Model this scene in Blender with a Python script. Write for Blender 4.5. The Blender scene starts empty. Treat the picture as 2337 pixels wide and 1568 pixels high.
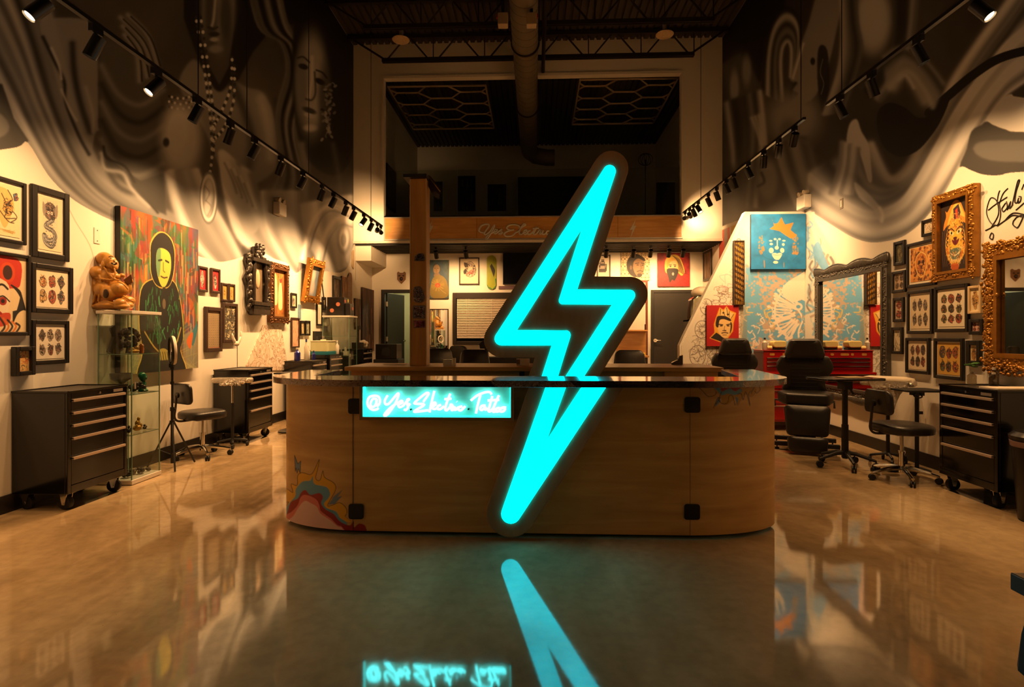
EXPO = -0.2
PWL, PWR, PWB = 255.0, 230.0, 155.0
NEON, TUBE = 6.0, 14.0
import bpy, math, random
import numpy as np
from mathutils import Vector, Matrix
SC = bpy.context.scene
COL = SC.collection
PI = math.pi
# ---------------------------------------------------------------- camera model (photo frame 2337 x 1568)
F, CX, CYP, VP, YH, H = 1300.0, 1168.5, 784.0, 1222.0, 765.0, 1.40
TH = math.atan((VP - CX) / F)
def ray(px, py):
    u = (px - CX) / F
    return Vector((u*math.cos(TH)-math.sin(TH), u*math.sin(TH)+math.cos(TH), (YH-py)/F))
def onF(px, py, z=0.0):
    d = ray(px, py); t = (z-H)/d.z
    return Vector((d.x*t, d.y*t, z))
def onX(px, py, X):
    d = ray(px, py); t = X/d.x
    return Vector((X, d.y*t, H+d.z*t))
def onY(px, py, Y):
    d = ray(px, py); t = Y/d.y
    return Vector((d.x*t, Y, H+d.z*t))
XL, XR = -4.17, 4.17          # side walls
YM, YB, YU = 12.9, 14.4, 20.0 # mezzanine face, back wall under it, back wall above it
ZC = 8.05                     # roof deck
# ---------------------------------------------------------------- materials
MATS = {}
def lin(c):
    out = []
    for v in c[:3]:
        v /= 255.0
        out.append(v/12.92 if v <= .04045 else ((v+.055)/1.055)**2.4)
    return out
def nt(name):
    m = bpy.data.materials.new(name); m.use_nodes = True
    t = m.node_tree
    b = t.nodes.get('Principled BSDF')
    return m, t, b
def mat(name, rgb=(128,128,128), rough=.5, metal=0., var=.10, scale=14., bump=0., spec=.5, coat=0., stretch=(1,1,1), bscale=None):
    if name in MATS: return MATS[name]
    m, t, b = nt(name); N = t.nodes; L = t.links
    c = lin(rgb)
    b.inputs['Roughness'].default_value = rough; b.inputs['Metallic'].default_value = metal
    b.inputs['Specular IOR Level'].default_value = spec
    if coat: b.inputs['Coat Weight'].default_value = coat; b.inputs['Coat Roughness'].default_value = .06
    tc = N.new('ShaderNodeTexCoord'); mp = N.new('ShaderNodeMapping'); mp.inputs['Scale'].default_value = stretch
    L.new(tc.outputs['Object'], mp.inputs['Vector'])
    no = N.new('ShaderNodeTexNoise'); no.inputs['Scale'].default_value = scale; no.inputs['Detail'].default_value = 4
    L.new(mp.outputs['Vector'], no.inputs['Vector'])
    mx = N.new('ShaderNodeMix'); mx.data_type = 'RGBA'
    mx.inputs[6].default_value = [x*(1-var) for x in c]+[1]
    mx.inputs[7].default_value = [min(1, x*(1+var)) for x in c]+[1]
    L.new(no.outputs['Fac'], mx.inputs[0]); L.new(mx.outputs[2], b.inputs['Base Color'])
    if bump:
        n2 = no
        if bscale:
            n2 = N.new('ShaderNodeTexNoise'); n2.inputs['Scale'].default_value = bscale; n2.inputs['Detail'].default_value = 3
            L.new(mp.outputs['Vector'], n2.inputs['Vector'])
        bp = N.new('ShaderNodeBump'); bp.inputs['Strength'].default_value = bump; bp.inputs['Distance'].default_value = .01
        L.new(n2.outputs['Fac'], bp.inputs['Height']); L.new(bp.outputs['Normal'], b.inputs['Normal'])
    MATS[name] = m
    return m
def ramp(N, stops):
    r = N.new('ShaderNodeValToRGB'); e = r.color_ramp.elements
    while len(e) < len(stops): e.new(.5)
    for i, (p, c) in enumerate(stops):
        e[i].position = p; e[i].color = lin(c)+[1]
    return r
def wood(name, c0, c1, stretch=(1.2, 1.2, 14), rough=.42, attr=False, coat=.15):
    if name in MATS: return MATS[name]
    m, t, b = nt(name); N = t.nodes; L = t.links
    tc = N.new('ShaderNodeTexCoord'); mp = N.new('ShaderNodeMapping'); mp.inputs['Scale'].default_value = stretch
    L.new(tc.outputs['Object'], mp.inputs['Vector'])
    n1 = N.new('ShaderNodeTexNoise'); n1.inputs['Scale'].default_value = 1.6; n1.inputs['Detail'].default_value = 8; n1.inputs['Distortion'].default_value = .6
    L.new(mp.outputs['Vector'], n1.inputs['Vector'])
    mid = [(a+d)/2 for a, d in zip(c0, c1)]
    r = ramp(N, [(.25, c0), (.5, mid), (.78, c1)])
    L.new(n1.outputs['Fac'], r.inputs['Fac'])
    n2 = N.new('ShaderNodeTexNoise'); n2.inputs['Scale'].default_value = 1.3; n2.inputs['Detail'].default_value = 3
    L.new(tc.outputs['Object'], n2.inputs['Vector'])
    mx = N.new('ShaderNodeMix'); mx.data_type = 'RGBA'; mx.blend_type = 'MULTIPLY'; mx.inputs[0].default_value = .55
    r2 = ramp(N, [(.3, (205,200,190)), (.7, (255,255,255))]); L.new(n2.outputs['Fac'], r2.inputs['Fac'])
    L.new(r.outputs['Color'], mx.inputs[6]); L.new(r2.outputs['Color'], mx.inputs[7])
    out = mx.outputs[2]
    if attr:
        a = N.new('ShaderNodeVertexColor'); a.layer_name = 'Col'
        m2 = N.new('ShaderNodeMix'); m2.data_type = 'RGBA'
        L.new(a.outputs['Alpha'], m2.inputs[0]); L.new(out, m2.inputs[6]); L.new(a.outputs['Color'], m2.inputs[7]); out = m2.outputs[2]
    L.new(out, b.inputs['Base Color'])
    b.inputs['Roughness'].default_value = rough
    b.inputs['Coat Weight'].default_value = coat; b.inputs['Coat Roughness'].default_value = .2
    MATS[name] = m
    return m
def artmat(name, rough=.6, coat=0., bump=0., nz=.12):
    if name in MATS: return MATS[name]
    m, t, b = nt(name); N = t.nodes; L = t.links
    a = N.new('ShaderNodeVertexColor'); a.layer_name = 'Col'
    no = N.new('ShaderNodeTexNoise'); no.inputs['Scale'].default_value = 60
    tc = N.new('ShaderNodeTexCoord'); L.new(tc.outputs['Object'], no.inputs['Vector'])
    mx = N.new('ShaderNodeMix'); mx.data_type = 'RGBA'; mx.blend_type = 'MULTIPLY'; mx.inputs[0].default_value = nz
    L.new(a.outputs['Color'], mx.inputs[6]); L.new(no.outputs['Fac'], mx.inputs[7]); L.new(mx.outputs[2], b.inputs['Base Color'])
    b.inputs['Roughness'].default_value = rough
    if coat: b.inputs['Coat Weight'].default_value = coat
    MATS[name] = m
    return m
def emis(name, rgb, strength, base=(20,20,20)):
    if name in MATS: return MATS[name]
    m, t, b = nt(name)
    b.inputs['Base Color'].default_value = lin(base)+[1]
    b.inputs['Emission Color'].default_value = list(rgb)+[1]
    b.inputs['Emission Strength'].default_value = strength
    b.inputs['Roughness'].default_value = .35
    MATS[name] = m
    return m
def glass(name, tint=(235,245,238), refl=1.0):
    if name in MATS: return MATS[name]
    m, t, b = nt(name); N = t.nodes; L = t.links
    N.remove(b)
    tr = N.new('ShaderNodeBsdfTransparent'); tr.inputs['Color'].default_value = lin(tint)+[1]
    gl = N.new('ShaderNodeBsdfGlossy'); gl.inputs['Roughness'].default_value = .03
    lw = N.new('ShaderNodeLayerWeight'); lw.inputs['Blend'].default_value = .5
    pw = N.new('ShaderNodeMath'); pw.operation = 'POWER'; pw.inputs[1].default_value = 5.0
    mx = N.new('ShaderNodeMixShader')
    ml = N.new('ShaderNodeMath'); ml.operation = 'MULTIPLY_ADD'; ml.inputs[1].default_value = .6*refl; ml.inputs[2].default_value = .03*refl
    L.new(lw.outputs['Facing'], pw.inputs[0]); L.new(pw.outputs[0], ml.inputs[0]); L.new(ml.outputs[0], mx.inputs[0])
    L.new(tr.outputs[0], mx.inputs[1]); L.new(gl.outputs[0], mx.inputs[2])
    L.new(mx.outputs[0], N['Material Output'].inputs['Surface'])
    MATS[name] = m
    return m
# ---------------------------------------------------------------- mesh builder
class MB:
    def __init__(s): s.v = []; s.f = []
    def add(s, vs, fs):
        o = len(s.v); s.v += [tuple(v) for v in vs]; s.f += [tuple(i+o for i in f) for f in fs]; return s
    def box(s, x0, y0, z0, x1, y1, z1):
        vs = [(x, y, z) for x in (x0, x1) for y in (y0, y1) for z in (z0, z1)]
        return s.add(vs, [(0,1,3,2),(4,6,7,5),(0,4,5,1),(2,3,7,6),(0,2,6,4),(1,5,7,3)])
    def frame(s, x0, z0, x1, z1, w, y0, y1, wt=None, wb=None):
        wt = w if wt is None else wt; wb = w if wb is None else wb
        s.box(x0, y0, z0, x0+w, y1, z1); s.box(x1-w, y0, z0, x1, y1, z1)
        if wt: s.box(x0+w, y0, z1-wt, x1-w, y1, z1)
        if wb: s.box(x0+w, y0, z0, x1-w, y1, z0+wb)
        return s
    def obox(s, c, sz, R=None):
        R = R or Matrix.Identity(3); c = Vector(c)
        vs = [c + R @ Vector((x*sz[0]/2, y*sz[1]/2, z*sz[2]/2)) for x in (-1,1) for y in (-1,1) for z in (-1,1)]
        return s.add(vs, [(0,1,3,2),(4,6,7,5),(0,4,5,1),(2,3,7,6),(0,2,6,4),(1,5,7,3)])
    def cyl(s, p0, p1, r0, r1=None, n=14):
        r1 = r0 if r1 is None else r1
        p0, p1 = Vector(p0), Vector(p1); d = (p1-p0).normalized()
        a = d.orthogonal().normalized(); b = d.cross(a)
        vs = []
        for p, r in ((p0, r0), (p1, r1)):
            vs += [p + (a*math.cos(2*PI*i/n) + b*math.sin(2*PI*i/n))*r for i in range(n)]
        fs = [(i, (i+1) % n, n+(i+1) % n, n+i) for i in range(n)] + [tuple(range(n-1, -1, -1)), tuple(range(n, 2*n))]
        return s.add(vs, fs)
    def tube(s, pts, r, n=8, closed=False, cap=True):
        pts = [Vector(p) for p in pts]; m = len(pts)
        rs = r if isinstance(r, (list, tuple)) else [r]*m
        vs = []; prev = None
        for i, p in enumerate(pts):
            if closed: d = pts[(i+1) % m]-pts[i-1]
            else: d = pts[min(i+1, m-1)]-pts[max(i-1, 0)]
            if d.length < 1e-9: d = Vector((0,0,1))
            d.normalize()
            if prev is None: a = d.orthogonal().normalized()
            else:
                a = prev - d*prev.dot(d)
                a = a.normalized() if a.length > 1e-6 else d.orthogonal().normalized()
            prev = a; b = d.cross(a)
            vs += [p + (a*math.cos(2*PI*k/n)+b*math.sin(2*PI*k/n))*rs[i] for k in range(n)]
        fs = []
        for i in range(m if closed else m-1):
            j = (i+1) % m
            fs += [(i*n+k, i*n+(k+1) % n, j*n+(k+1) % n, j*n+k) for k in range(n)]
        if not closed and cap: fs += [tuple(range(n-1, -1, -1)), tuple(range((m-1)*n, m*n))]
        return s.add(vs, fs)
    def lathe(s, prof, n=20, o=(0,0,0)):
        m = len(prof); vs = []
        for r, z in prof:
            vs += [(o[0]+r*math.cos(2*PI*k/n), o[1]+r*math.sin(2*PI*k/n), o[2]+z) for k in range(n)]
        fs = [(i*n+k, i*n+(k+1) % n, (i+1)*n+(k+1) % n, (i+1)*n+k) for i in range(m-1) for k in range(n)]
        fs += [tuple(range(n-1, -1, -1)), tuple(range((m-1)*n, m*n))]
        return s.add(vs, fs)
    def ell(s, c, r, n=12, m=8, R=None):
        c = Vector(c); r = (r, r, r) if not isinstance(r, (tuple, list)) else r
        vs = []; R = R or Matrix.Identity(3)
        for i in range(1, m):
            t = PI*i/m
            vs += [c + R @ Vector((r[0]*math.sin(t)*math.cos(2*PI*k/n), r[1]*math.sin(t)*math.sin(2*PI*k/n), r[2]*math.cos(t))) for k in range(n)]
        vs += [c + R @ Vector((0,0,r[2])), c + R @ Vector((0,0,-r[2]))]
        fs = [(i*n+k, (i+1)*n+k, (i+1)*n+(k+1) % n, i*n+(k+1) % n) for i in range(m-2) for k in range(n)]
        t, b = len(vs)-2, len(vs)-1
        fs += [(t, k, (k+1) % n) for k in range(n)] + [(b, (m-2)*n+(k+1) % n, (m-2)*n+k) for k in range(n)]
        return s.add(vs, fs)
    def prism(s, poly, fn):
        """poly: 2-D outline; fn(u, v, side) -> point, side 0 / 1"""
        n = len(poly)
        vs = [fn(u, v, 0) for u, v in poly] + [fn(u, v, 1) for u, v in poly]
        fs = [tuple(range(n-1, -1, -1)), tuple(range(n, 2*n))] + [(i, (i+1) % n, n+(i+1) % n, n+i) for i in range(n)]
        return s.add(vs, fs)
    def loft(s, rings, cap=True):
        n = len(rings[0]); vs = [p for r in rings for p in r]; m = len(rings)
        fs = [(i*n+k, i*n+(k+1) % n, (i+1)*n+(k+1) % n, (i+1)*n+k) for i in range(m-1) for k in range(n)]
        if cap: fs += [tuple(range(n-1, -1, -1)), tuple(range((m-1)*n, m*n))]
        return s.add(vs, fs)
    def build(s, name, m, parent=None, smooth=35, bevel=0., seg=2, world=False, sub=0):
        me = bpy.data.meshes.new(name)
        vs = s.v
        if world and parent is not None:
            o = wloc(parent); vs = [(v[0]-o.x, v[1]-o.y, v[2]-o.z) for v in vs]
        me.from_pydata(vs, [], s.f); me.validate()
        import bmesh
        bm = bmesh.new(); bm.from_mesh(me); bmesh.ops.recalc_face_normals(bm, faces=bm.faces); bm.to_mesh(me); bm.free()
        if smooth:
            me.polygons.foreach_set('use_smooth', [True]*len(me.polygons))
            me.set_sharp_from_angle(angle=math.radians(smooth))
        me.materials.append(m)
        ob = bpy.data.objects.new(name, me); COL.objects.link(ob)
        if parent is not None: ob.parent = parent
        if bevel:
            md = ob.modifiers.new('edge', 'BEVEL'); md.width = bevel; md.segments = seg; md.limit_method = 'ANGLE'; md.angle_limit = math.radians(38)
        if sub:
            md = ob.modifiers.new('soft', 'SUBSURF'); md.levels = sub; md.render_levels = sub
        return ob
def wloc(o):
    p = Vector((0,0,0))
    while o is not None: p += Vector(o.location); o = o.parent
    return p
def tag(o, label=None, cat=None, group=None, kind=None):
    if label: o['label'] = label
    if cat: o['category'] = cat
    if group: o['group'] = group
    if kind: o['kind'] = kind
    return o
def thing(name, label, cat, loc=(0,0,0), rz=0., group=None):
    o = bpy.data.objects.new(name, None); COL.objects.link(o)
    o.empty_display_size = .1
    o.location = loc; o.rotation_euler = (0, 0, rz)
    return tag(o, label, cat, group)
def struct(name, mb, m, label=None, **k):
    o = mb.build(name, m, **k); tag(o, label, None, None, 'structure'); return o
def copy_tree(o, parent=None):
    c = o.copy(); COL.objects.link(c)
    if parent is not None: c.parent = parent
    for ch in list(o.children): copy_tree(ch, c)
    return c
def dup(root, loc, rz, label, group=None):
    r = copy_tree(root); r.location = loc; r.rotation_euler = (0, 0, rz); r['label'] = label
    if group: r['group'] = group
    return r
def spl(pts, n=6, closed=False):
    P = [np.array(p, float) for p in pts]; m = len(P); out = []
    for i in range(m if closed else m-1):
        if closed: a, b, c, d = P[i-1], P[i], P[(i+1) % m], P[(i+2) % m]
        else: a, b, c, d = P[max(i-1,0)], P[i], P[i+1], P[min(i+2,m-1)]
        for k in range(n):
            t = k/n
            out.append(.5*((2*b)+(-a+c)*t+(2*a-5*b+4*c-d)*t*t+(-a+3*b-3*c+d)*t**3))
    if not closed: out.append(P[-1])
    return [tuple(p) for p in out]
def rpoly(pts, n=6):
    """polygon with rounded corners: pts = (x, y, r)"""
    out = []; m = len(pts)
    for i in range(m):
        p = np.array(pts[i][:2], float); r = pts[i][2] if len(pts[i]) > 2 else 0
        if r <= 0: out.append(tuple(p)); continue
        a = np.array(pts[i-1][:2], float)-p; b = np.array(pts[(i+1) % m][:2], float)-p
        la, lb = np.linalg.norm(a), np.linalg.norm(b); a /= la; b /= lb
        ang = math.acos(max(-1, min(1, float(a@b)))); tl = min(r/math.tan(ang/2), .49*la, .49*lb); rr = tl*math.tan(ang/2)
        c = p+(a+b)/np.linalg.norm(a+b)*(rr/math.sin(ang/2))
        s0 = p+a*tl-c; s1 = p+b*tl-c
        a0 = math.atan2(s0[1], s0[0]); a1 = math.atan2(s1[1], s1[0]); d = (a1-a0+PI) % (2*PI)-PI
        out += [(c[0]+rr*math.cos(a0+d*k/n), c[1]+rr*math.sin(a0+d*k/n)) for k in range(n+1)]
    return out
def rrect(x0, y0, x1, y1, r, n=5):
    return rpoly([(x0,y0,r),(x1,y0,r),(x1,y1,r),(x0,y1,r)], n)
# ---------------------------------------------------------------- paint canvas (for things that are painted or printed)
class Cv:
    def __init__(s, x0, y0, x1, y1, k, bg):
        s.x0, s.y0, s.k = x0, y0, k
        s.w, s.h = max(3, int(round((x1-x0)*k))+1), max(3, int(round((y1-y0)*k))+1)
        s.x1, s.y1 = x1, y1
        s.X, s.Y = np.meshgrid(np.linspace(x0, x1, s.w), np.linspace(y0, y1, s.h))
        s.a = np.empty((s.h, s.w, 3)); s.a[:] = np.array(bg, float)
        s.m = np.zeros((s.h, s.w))
    def _bb(s, xa, ya, xb, yb):
        i0 = max(0, int((ya-s.y0)*s.k)-1); i1 = min(s.h, int((yb-s.y0)*s.k)+3)
        j0 = max(0, int((xa-s.x0)*s.k)-1); j1 = min(s.w, int((xb-s.x0)*s.k)+3)
        return (slice(i0, max(i0, i1)), slice(j0, max(j0, j1)))
    def _put(s, sl, mask, col, op):
        col = np.array((col, col, col) if np.isscalar(col) else col, float)
        mk = (mask*op)[..., None]
        s.a[sl] = s.a[sl]*(1-mk)+col*mk
        s.m[sl] = np.maximum(s.m[sl], mask*op)
    def ell(s, cx, cy, rx, ry, col, rot=0., op=1., soft=None):
        R = max(rx, ry)*(1.6 if soft else 1.05)+2/s.k; sl = s._bb(cx-R, cy-R, cx+R, cy+R)
        x, y = s.X[sl]-cx, s.Y[sl]-cy
        c, n = math.cos(rot), math.sin(rot)
        d = np.sqrt(((x*c+y*n)/rx)**2+((-x*n+y*c)/ry)**2+1e-9)
        if soft: mask = np.clip(1-(d-(1-soft))/(2*soft), 0, 1); mask = mask*mask*(3-2*mask)
        else: mask = np.clip((1-d)*min(rx, ry)*s.k+.5, 0, 1)
        s._put(sl, mask, col, op)
    def poly(s, pts, col, op=1., smooth=0, blur=0):
        if smooth: pts = spl(pts, smooth, True)
        p = np.array(pts, float); b = blur/s.k+1/s.k
        sl = s._bb(p[:,0].min()-b, p[:,1].min()-b, p[:,0].max()+b, p[:,1].max()+b)
        X, Y = s.X[sl], s.Y[sl]
        if X.size == 0: return
        mask = np.zeros(X.shape); e = .25/s.k
        for ox, oy in ((-e,-e),(e,-e),(-e,e),(e,e)):
            ins = np.zeros(X.shape, bool); x, y = X+ox, Y+oy
            for i in range(len(p)):
                (ax, ay), (bx, by) = p[i-1], p[i]
                if ay == by: continue
                cond = (ay > y) != (by > y)
                ins ^= cond & (x < (bx-ax)*(y-ay)/(by-ay)+ax)
            mask += ins*.25
        for _ in range(int(blur)):
            q = np.pad(mask, 1, mode='edge')
            mask = (q[:-2,1:-1]+q[2:,1:-1]+q[1:-1,:-2]+q[1:-1,2:]+2*mask)/6
        s._put(sl, mask, col, op)
    def line(s, pts, col, w, op=1., soft=False, smooth=0, closed=False):
        if smooth: pts = spl(pts, smooth, closed)
        p = np.array(pts, float); b = w*(1.3 if soft else .5)+1/s.k
        sl = s._bb(p[:,0].min()-b, p[:,1].min()-b, p[:,0].max()+b, p[:,1].max()+b)
        X, Y = s.X[sl], s.Y[sl]
        if X.size == 0: return
        D = np.full(X.shape, 1e18)
        for i in range(len(p)-1):
            (ax, ay), (bx, by) = p[i], p[i+1]
            dx, dy = bx-ax, by-ay; l2 = dx*dx+dy*dy+1e-12
            t = np.clip(((X-ax)*dx+(Y-ay)*dy)/l2, 0, 1)
            D = np.minimum(D, (X-ax-t*dx)**2+(Y-ay-t*dy)**2)
        D = np.sqrt(D)
        mask = np.exp(-(D/(w*.5))**2) if soft else np.clip((w*.5-D)*s.k+.5, 0, 1)
        s._put(sl, mask, col, op)
    def noise(s, seed, cells, octv=3, stretch=(1,1)):
        rng = np.random.default_rng(seed); out = np.zeros((s.h, s.w)); amp = 1.; tot = 0.
        for o in range(octv):
            cx = max(2, int(cells*(2**o)*stretch[0])); cy = max(2, int(cells*(2**o)*stretch[1]*s.h/s.w))
            g = rng.random((cy+2, cx+2))
            u = np.linspace(0, cx, s.w); v = np.linspace(0, cy, s.h)
            iu = np.minimum(u.astype(int), cx); iv = np.minimum(v.astype(int), cy)
            fu = u-iu; fv = (v-iv)[:, None]; fu = fu*fu*(3-2*fu); fv = fv*fv*(3-2*fv)
            a = g[iv][:, iu]*(1-fu)+g[iv][:, iu+1]*fu; b = g[iv+1][:, iu]*(1-fu)+g[iv+1][:, iu+1]*fu
            out += amp*(a*(1-fv)+b*fv); tot += amp; amp *= .5
        return out/tot
    def folds(s, A, B, n, seed, lo, hi, op=1., freq=5, soft=True):
        rng = np.random.default_rng(seed)
        A = np.array(spl(A, 6)); B = np.array(spl(B, 6))
        k = max(len(A), len(B))
        ra = lambda P: np.stack([np.interp(np.linspace(0, 1, k), np.linspace(0, 1, len(P)), P[:, i]) for i in (0, 1)], 1)
        A, B = ra(A), ra(B); wd = np.linalg.norm(A-B, axis=1).mean()/n
        prof = np.interp(np.linspace(0, freq, n), np.arange(freq+1), rng.random(freq+1))
        prof = np.clip((prof-prof.min())/(np.ptp(prof)+1e-9), 0, 1)
        for i in range(n):
            v = i/(n-1)
            s.line(A*(1-v)+B*v, lo+(hi-lo)*prof[i], wd*2.6, op, soft)
    def lincol(s):
        a = np.clip(s.a/255., 0, 1)
        return np.where(a <= .04045, a/12.92, ((a+.055)/1.055)**2.4)
def gridmesh(name, P, col, m, parent=None, alpha=None, world=True):
    """P: h x w x 3 points, col: h x w x 3 linear colour"""
    h, w = P.shape[:2]
    me = bpy.data.meshes.new(name)
    V = P.reshape(-1, 3).astype(np.float32).copy()
    if parent is not None and world: V -= np.array(wloc(parent), np.float32)
    idx = np.arange(h*w).reshape(h, w)
    q = np.stack([idx[:-1,:-1], idx[1:,:-1], idx[1:,1:], idx[:-1,1:]], -1).reshape(-1, 4)
    me.vertices.add(h*w); me.vertices.foreach_set('co', V.ravel())
    nf = len(q); me.loops.add(nf*4); me.loops.foreach_set('vertex_index', q.ravel().astype(np.int32))
    me.polygons.add(nf); me.polygons.foreach_set('loop_start', np.arange(0, nf*4, 4, dtype=np.int32))
    me.polygons.foreach_set('use_smooth', np.ones(nf, bool))
    me.update(calc_edges=True); me.validate()
    at = me.color_attributes.new('Col', 'FLOAT_COLOR', 'POINT')
    c = np.ones((h*w, 4), np.float32); c[:, :3] = col.reshape(-1, 3)
    if alpha is not None: c[:, 3] = alpha.ravel()
    at.data.foreach_set('color', c.ravel())
    me.materials.append(m)
    ob = bpy.data.objects.new(name, me); COL.objects.link(ob)
    if parent is not None: ob.parent = parent
    return ob
def artplane(name, cv, p00, p10, p01, m, parent):
    """canvas stretched over the parallelogram p00 (top left), p10 (top right), p01 (bottom left)"""
    p00, p10, p01 = (np.array(p, float) for p in (p00, p10, p01))
    u = np.linspace(0, 1, cv.w)[None, :, None]; v = np.linspace(0, 1, cv.h)[:, None, None]
    return gridmesh(name, p00+u*(p10-p00)+v*(p01-p00), cv.lincol(), m, parent)
# ================================================================ camera, world
cam = bpy.data.cameras.new('camera'); co = bpy.data.objects.new('camera', cam); COL.objects.link(co)
co.location = (0, 0, H); co.rotation_euler = (PI/2, 0, TH)
cam.sensor_width = 36; cam.lens = F/2337*36; cam.shift_y = -(CYP-YH)/2337; cam.clip_start = .05
SC.camera = co
w = bpy.data.worlds.new('world'); SC.world = w; w.use_nodes = True
w.node_tree.nodes['Background'].inputs[0].default_value = (.05, .035, .02, 1); w.node_tree.nodes['Background'].inputs[1].default_value = .15
SC.view_settings.view_transform = 'Standard'; SC.view_settings.look = 'None'; SC.view_settings.gamma = 1; SC.view_settings.use_curve_mapping = False
SC.view_settings.exposure = EXPO
cy = SC.cycles
cy.max_bounces = 8; cy.diffuse_bounces = 4; cy.glossy_bounces = 5; cy.transmission_bounces = 4; cy.transparent_max_bounces = 16
cy.caustics_reflective = False; cy.caustics_refractive = False; cy.sample_clamp_indirect = 4; cy.use_denoising = True
# ================================================================ common materials
WALLC = (226, 219, 206)
M_WALL = mat('wall_paint', WALLC, .62, var=.015, scale=3)
M_DECK = mat('dark_roof_deck', (62, 56, 50), .6, var=.15, scale=3)
M_BLACK = mat('black_metal', (16, 15, 15), .32, var=.2)
M_BLACKM = mat('matte_black', (20, 19, 18), .55, var=.2)
M_STEEL = mat('dark_steel', (48, 42, 36), .45, .4)
M_CHROME = mat('chrome', (215, 212, 206), .12, 1.0, var=.03)
M_ALU = mat('brushed_aluminium', (226, 208, 192), .36, .75, var=.05)
M_LEATH = mat('black_leather', (34, 31, 29), .36, var=.2, scale=8, bump=.12, bscale=180)
M_RUBBER = mat('black_rubber', (14, 13, 13), .6)
M_PLY = wood('maple_plywood', (206, 158, 92), (170, 118, 58), (1.0, 1.0, 9))
M_PLYV = wood('maple_plywood_upright', (206, 156, 88), (172, 118, 56), (8, 8, .8))
M_WHITE = mat('white_laminate', (222, 216, 206), .4, var=.02)
M_CREAM = mat('cream_card', (226, 214, 188), .7, var=.03)
M_FRAME = mat('black_frame', (13, 10, 9), .4, var=.25)
M_GILT = mat('antique_gilt', (164, 112, 42), .34, .65, var=.35, scale=20, bump=.25)
M_GILTD = mat('dark_gilt', (96, 58, 22), .4, .5, var=.4, scale=20, bump=.3)
M_PEWTER = mat('pewter', (92, 88, 82), .36, .55, var=.3, scale=18, bump=.25)
M_MIRROR = mat('mirror_glass', (235, 235, 235), .015, 1.0, var=0.)
M_GLASS = glass('cabinet_glass', (247, 251, 248))
M_EDGE = mat('glass_edge', (120, 150, 130), .15, .0, var=.1)
ART = artmat('painted_art'); ARTG = artmat('printed_art', .35)
# ================================================================ floor
def floor_mat():
    m, t, b = nt('polished_concrete'); N = t.nodes; L = t.links
    tc = N.new('ShaderNodeTexCoord')
    n1 = N.new('ShaderNodeTexNoise'); n1.inputs['Scale'].default_value = .9; n1.inputs['Detail'].default_value = 6; n1.inputs['Roughness'].default_value = .6; n1.inputs['Distortion'].default_value = .8
    mp = N.new('ShaderNodeMapping'); mp.inputs['Scale'].default_value = (1, .55, 1); mp.inputs['Rotation'].default_value = (0, 0, .5)
    L.new(tc.outputs['Object'], mp.inputs['Vector']); L.new(mp.outputs['Vector'], n1.inputs['Vector'])
    r = ramp(N, [(.28, (132, 110, 83)), (.5, (178, 152, 115)), (.72, (214, 189, 149))]); L.new(n1.outputs['Fac'], r.inputs['Fac'])
    n2 = N.new('ShaderNodeTexNoise'); n2.inputs['Scale'].default_value = 14; n2.inputs['Detail'].default_value = 6
    L.new(tc.outputs['Object'], n2.inputs['Vector'])
    r2 = ramp(N, [(.35, (205, 205, 205)), (.6, (255, 255, 255))]); L.new(n2.outputs['Fac'], r2.inputs['Fac'])
    mx = N.new('ShaderNodeMix'); mx.data_type = 'RGBA'; mx.blend_type = 'MULTIPLY'; mx.inputs[0].default_value = .35
    L.new(r.outputs['Color'], mx.inputs[6]); L.new(r2.outputs['Color'], mx.inputs[7])
    # pits: small dark specks
    vo = N.new('ShaderNodeTexVoronoi'); vo.inputs['Scale'].default_value = 26; L.new(tc.outputs['Object'], vo.inputs['Vector'])
    th = N.new('ShaderNodeMath'); th.operation = 'LESS_THAN'; th.inputs[1].default_value = .045; L.new(vo.outputs['Distance'], th.inputs[0])
    gt = N.new('ShaderNodeMath'); gt.operation = 'GREATER_THAN'; gt.inputs[1].default_value = .62; L.new(n1.outputs['Fac'], gt.inputs[0])
    ml = N.new('ShaderNodeMath'); ml.operation = 'MULTIPLY'; L.new(th.outputs[0], ml.inputs[0]); L.new(gt.outputs[0], ml.inputs[1])
    m3 = N.new('ShaderNodeMix'); m3.data_type = 'RGBA'; L.new(ml.outputs[0], m3.inputs[0]); L.new(mx.outputs[2], m3.inputs[6]); m3.inputs[7].default_value = lin((50,40,30))+[1]
    L.new(m3.outputs[2], b.inputs['Base Color'])
    rr = N.new('ShaderNodeMapRange'); rr.inputs[3].default_value = .03; rr.inputs[4].default_value = .085; L.new(n2.outputs['Fac'], rr.inputs[0])
    L.new(rr.outputs[0], b.inputs['Roughness'])
    b.inputs['Specular IOR Level'].default_value = .62
    bp = N.new('ShaderNodeBump'); bp.inputs['Strength'].default_value = .003; bp.inputs['Distance'].default_value = .01
    n4 = N.new('ShaderNodeTexNoise'); n4.inputs['Scale'].default_value = 40; L.new(tc.outputs['Object'], n4.inputs['Vector'])
    L.new(n4.outputs['Fac'], bp.inputs['Height']); L.new(bp.outputs['Normal'], b.inputs['Normal'])
    return m
struct('floor', MB().box(XL-.2, -4, -.12, XR+.2, 17.2, 0), floor_mat(), smooth=0)
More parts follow.
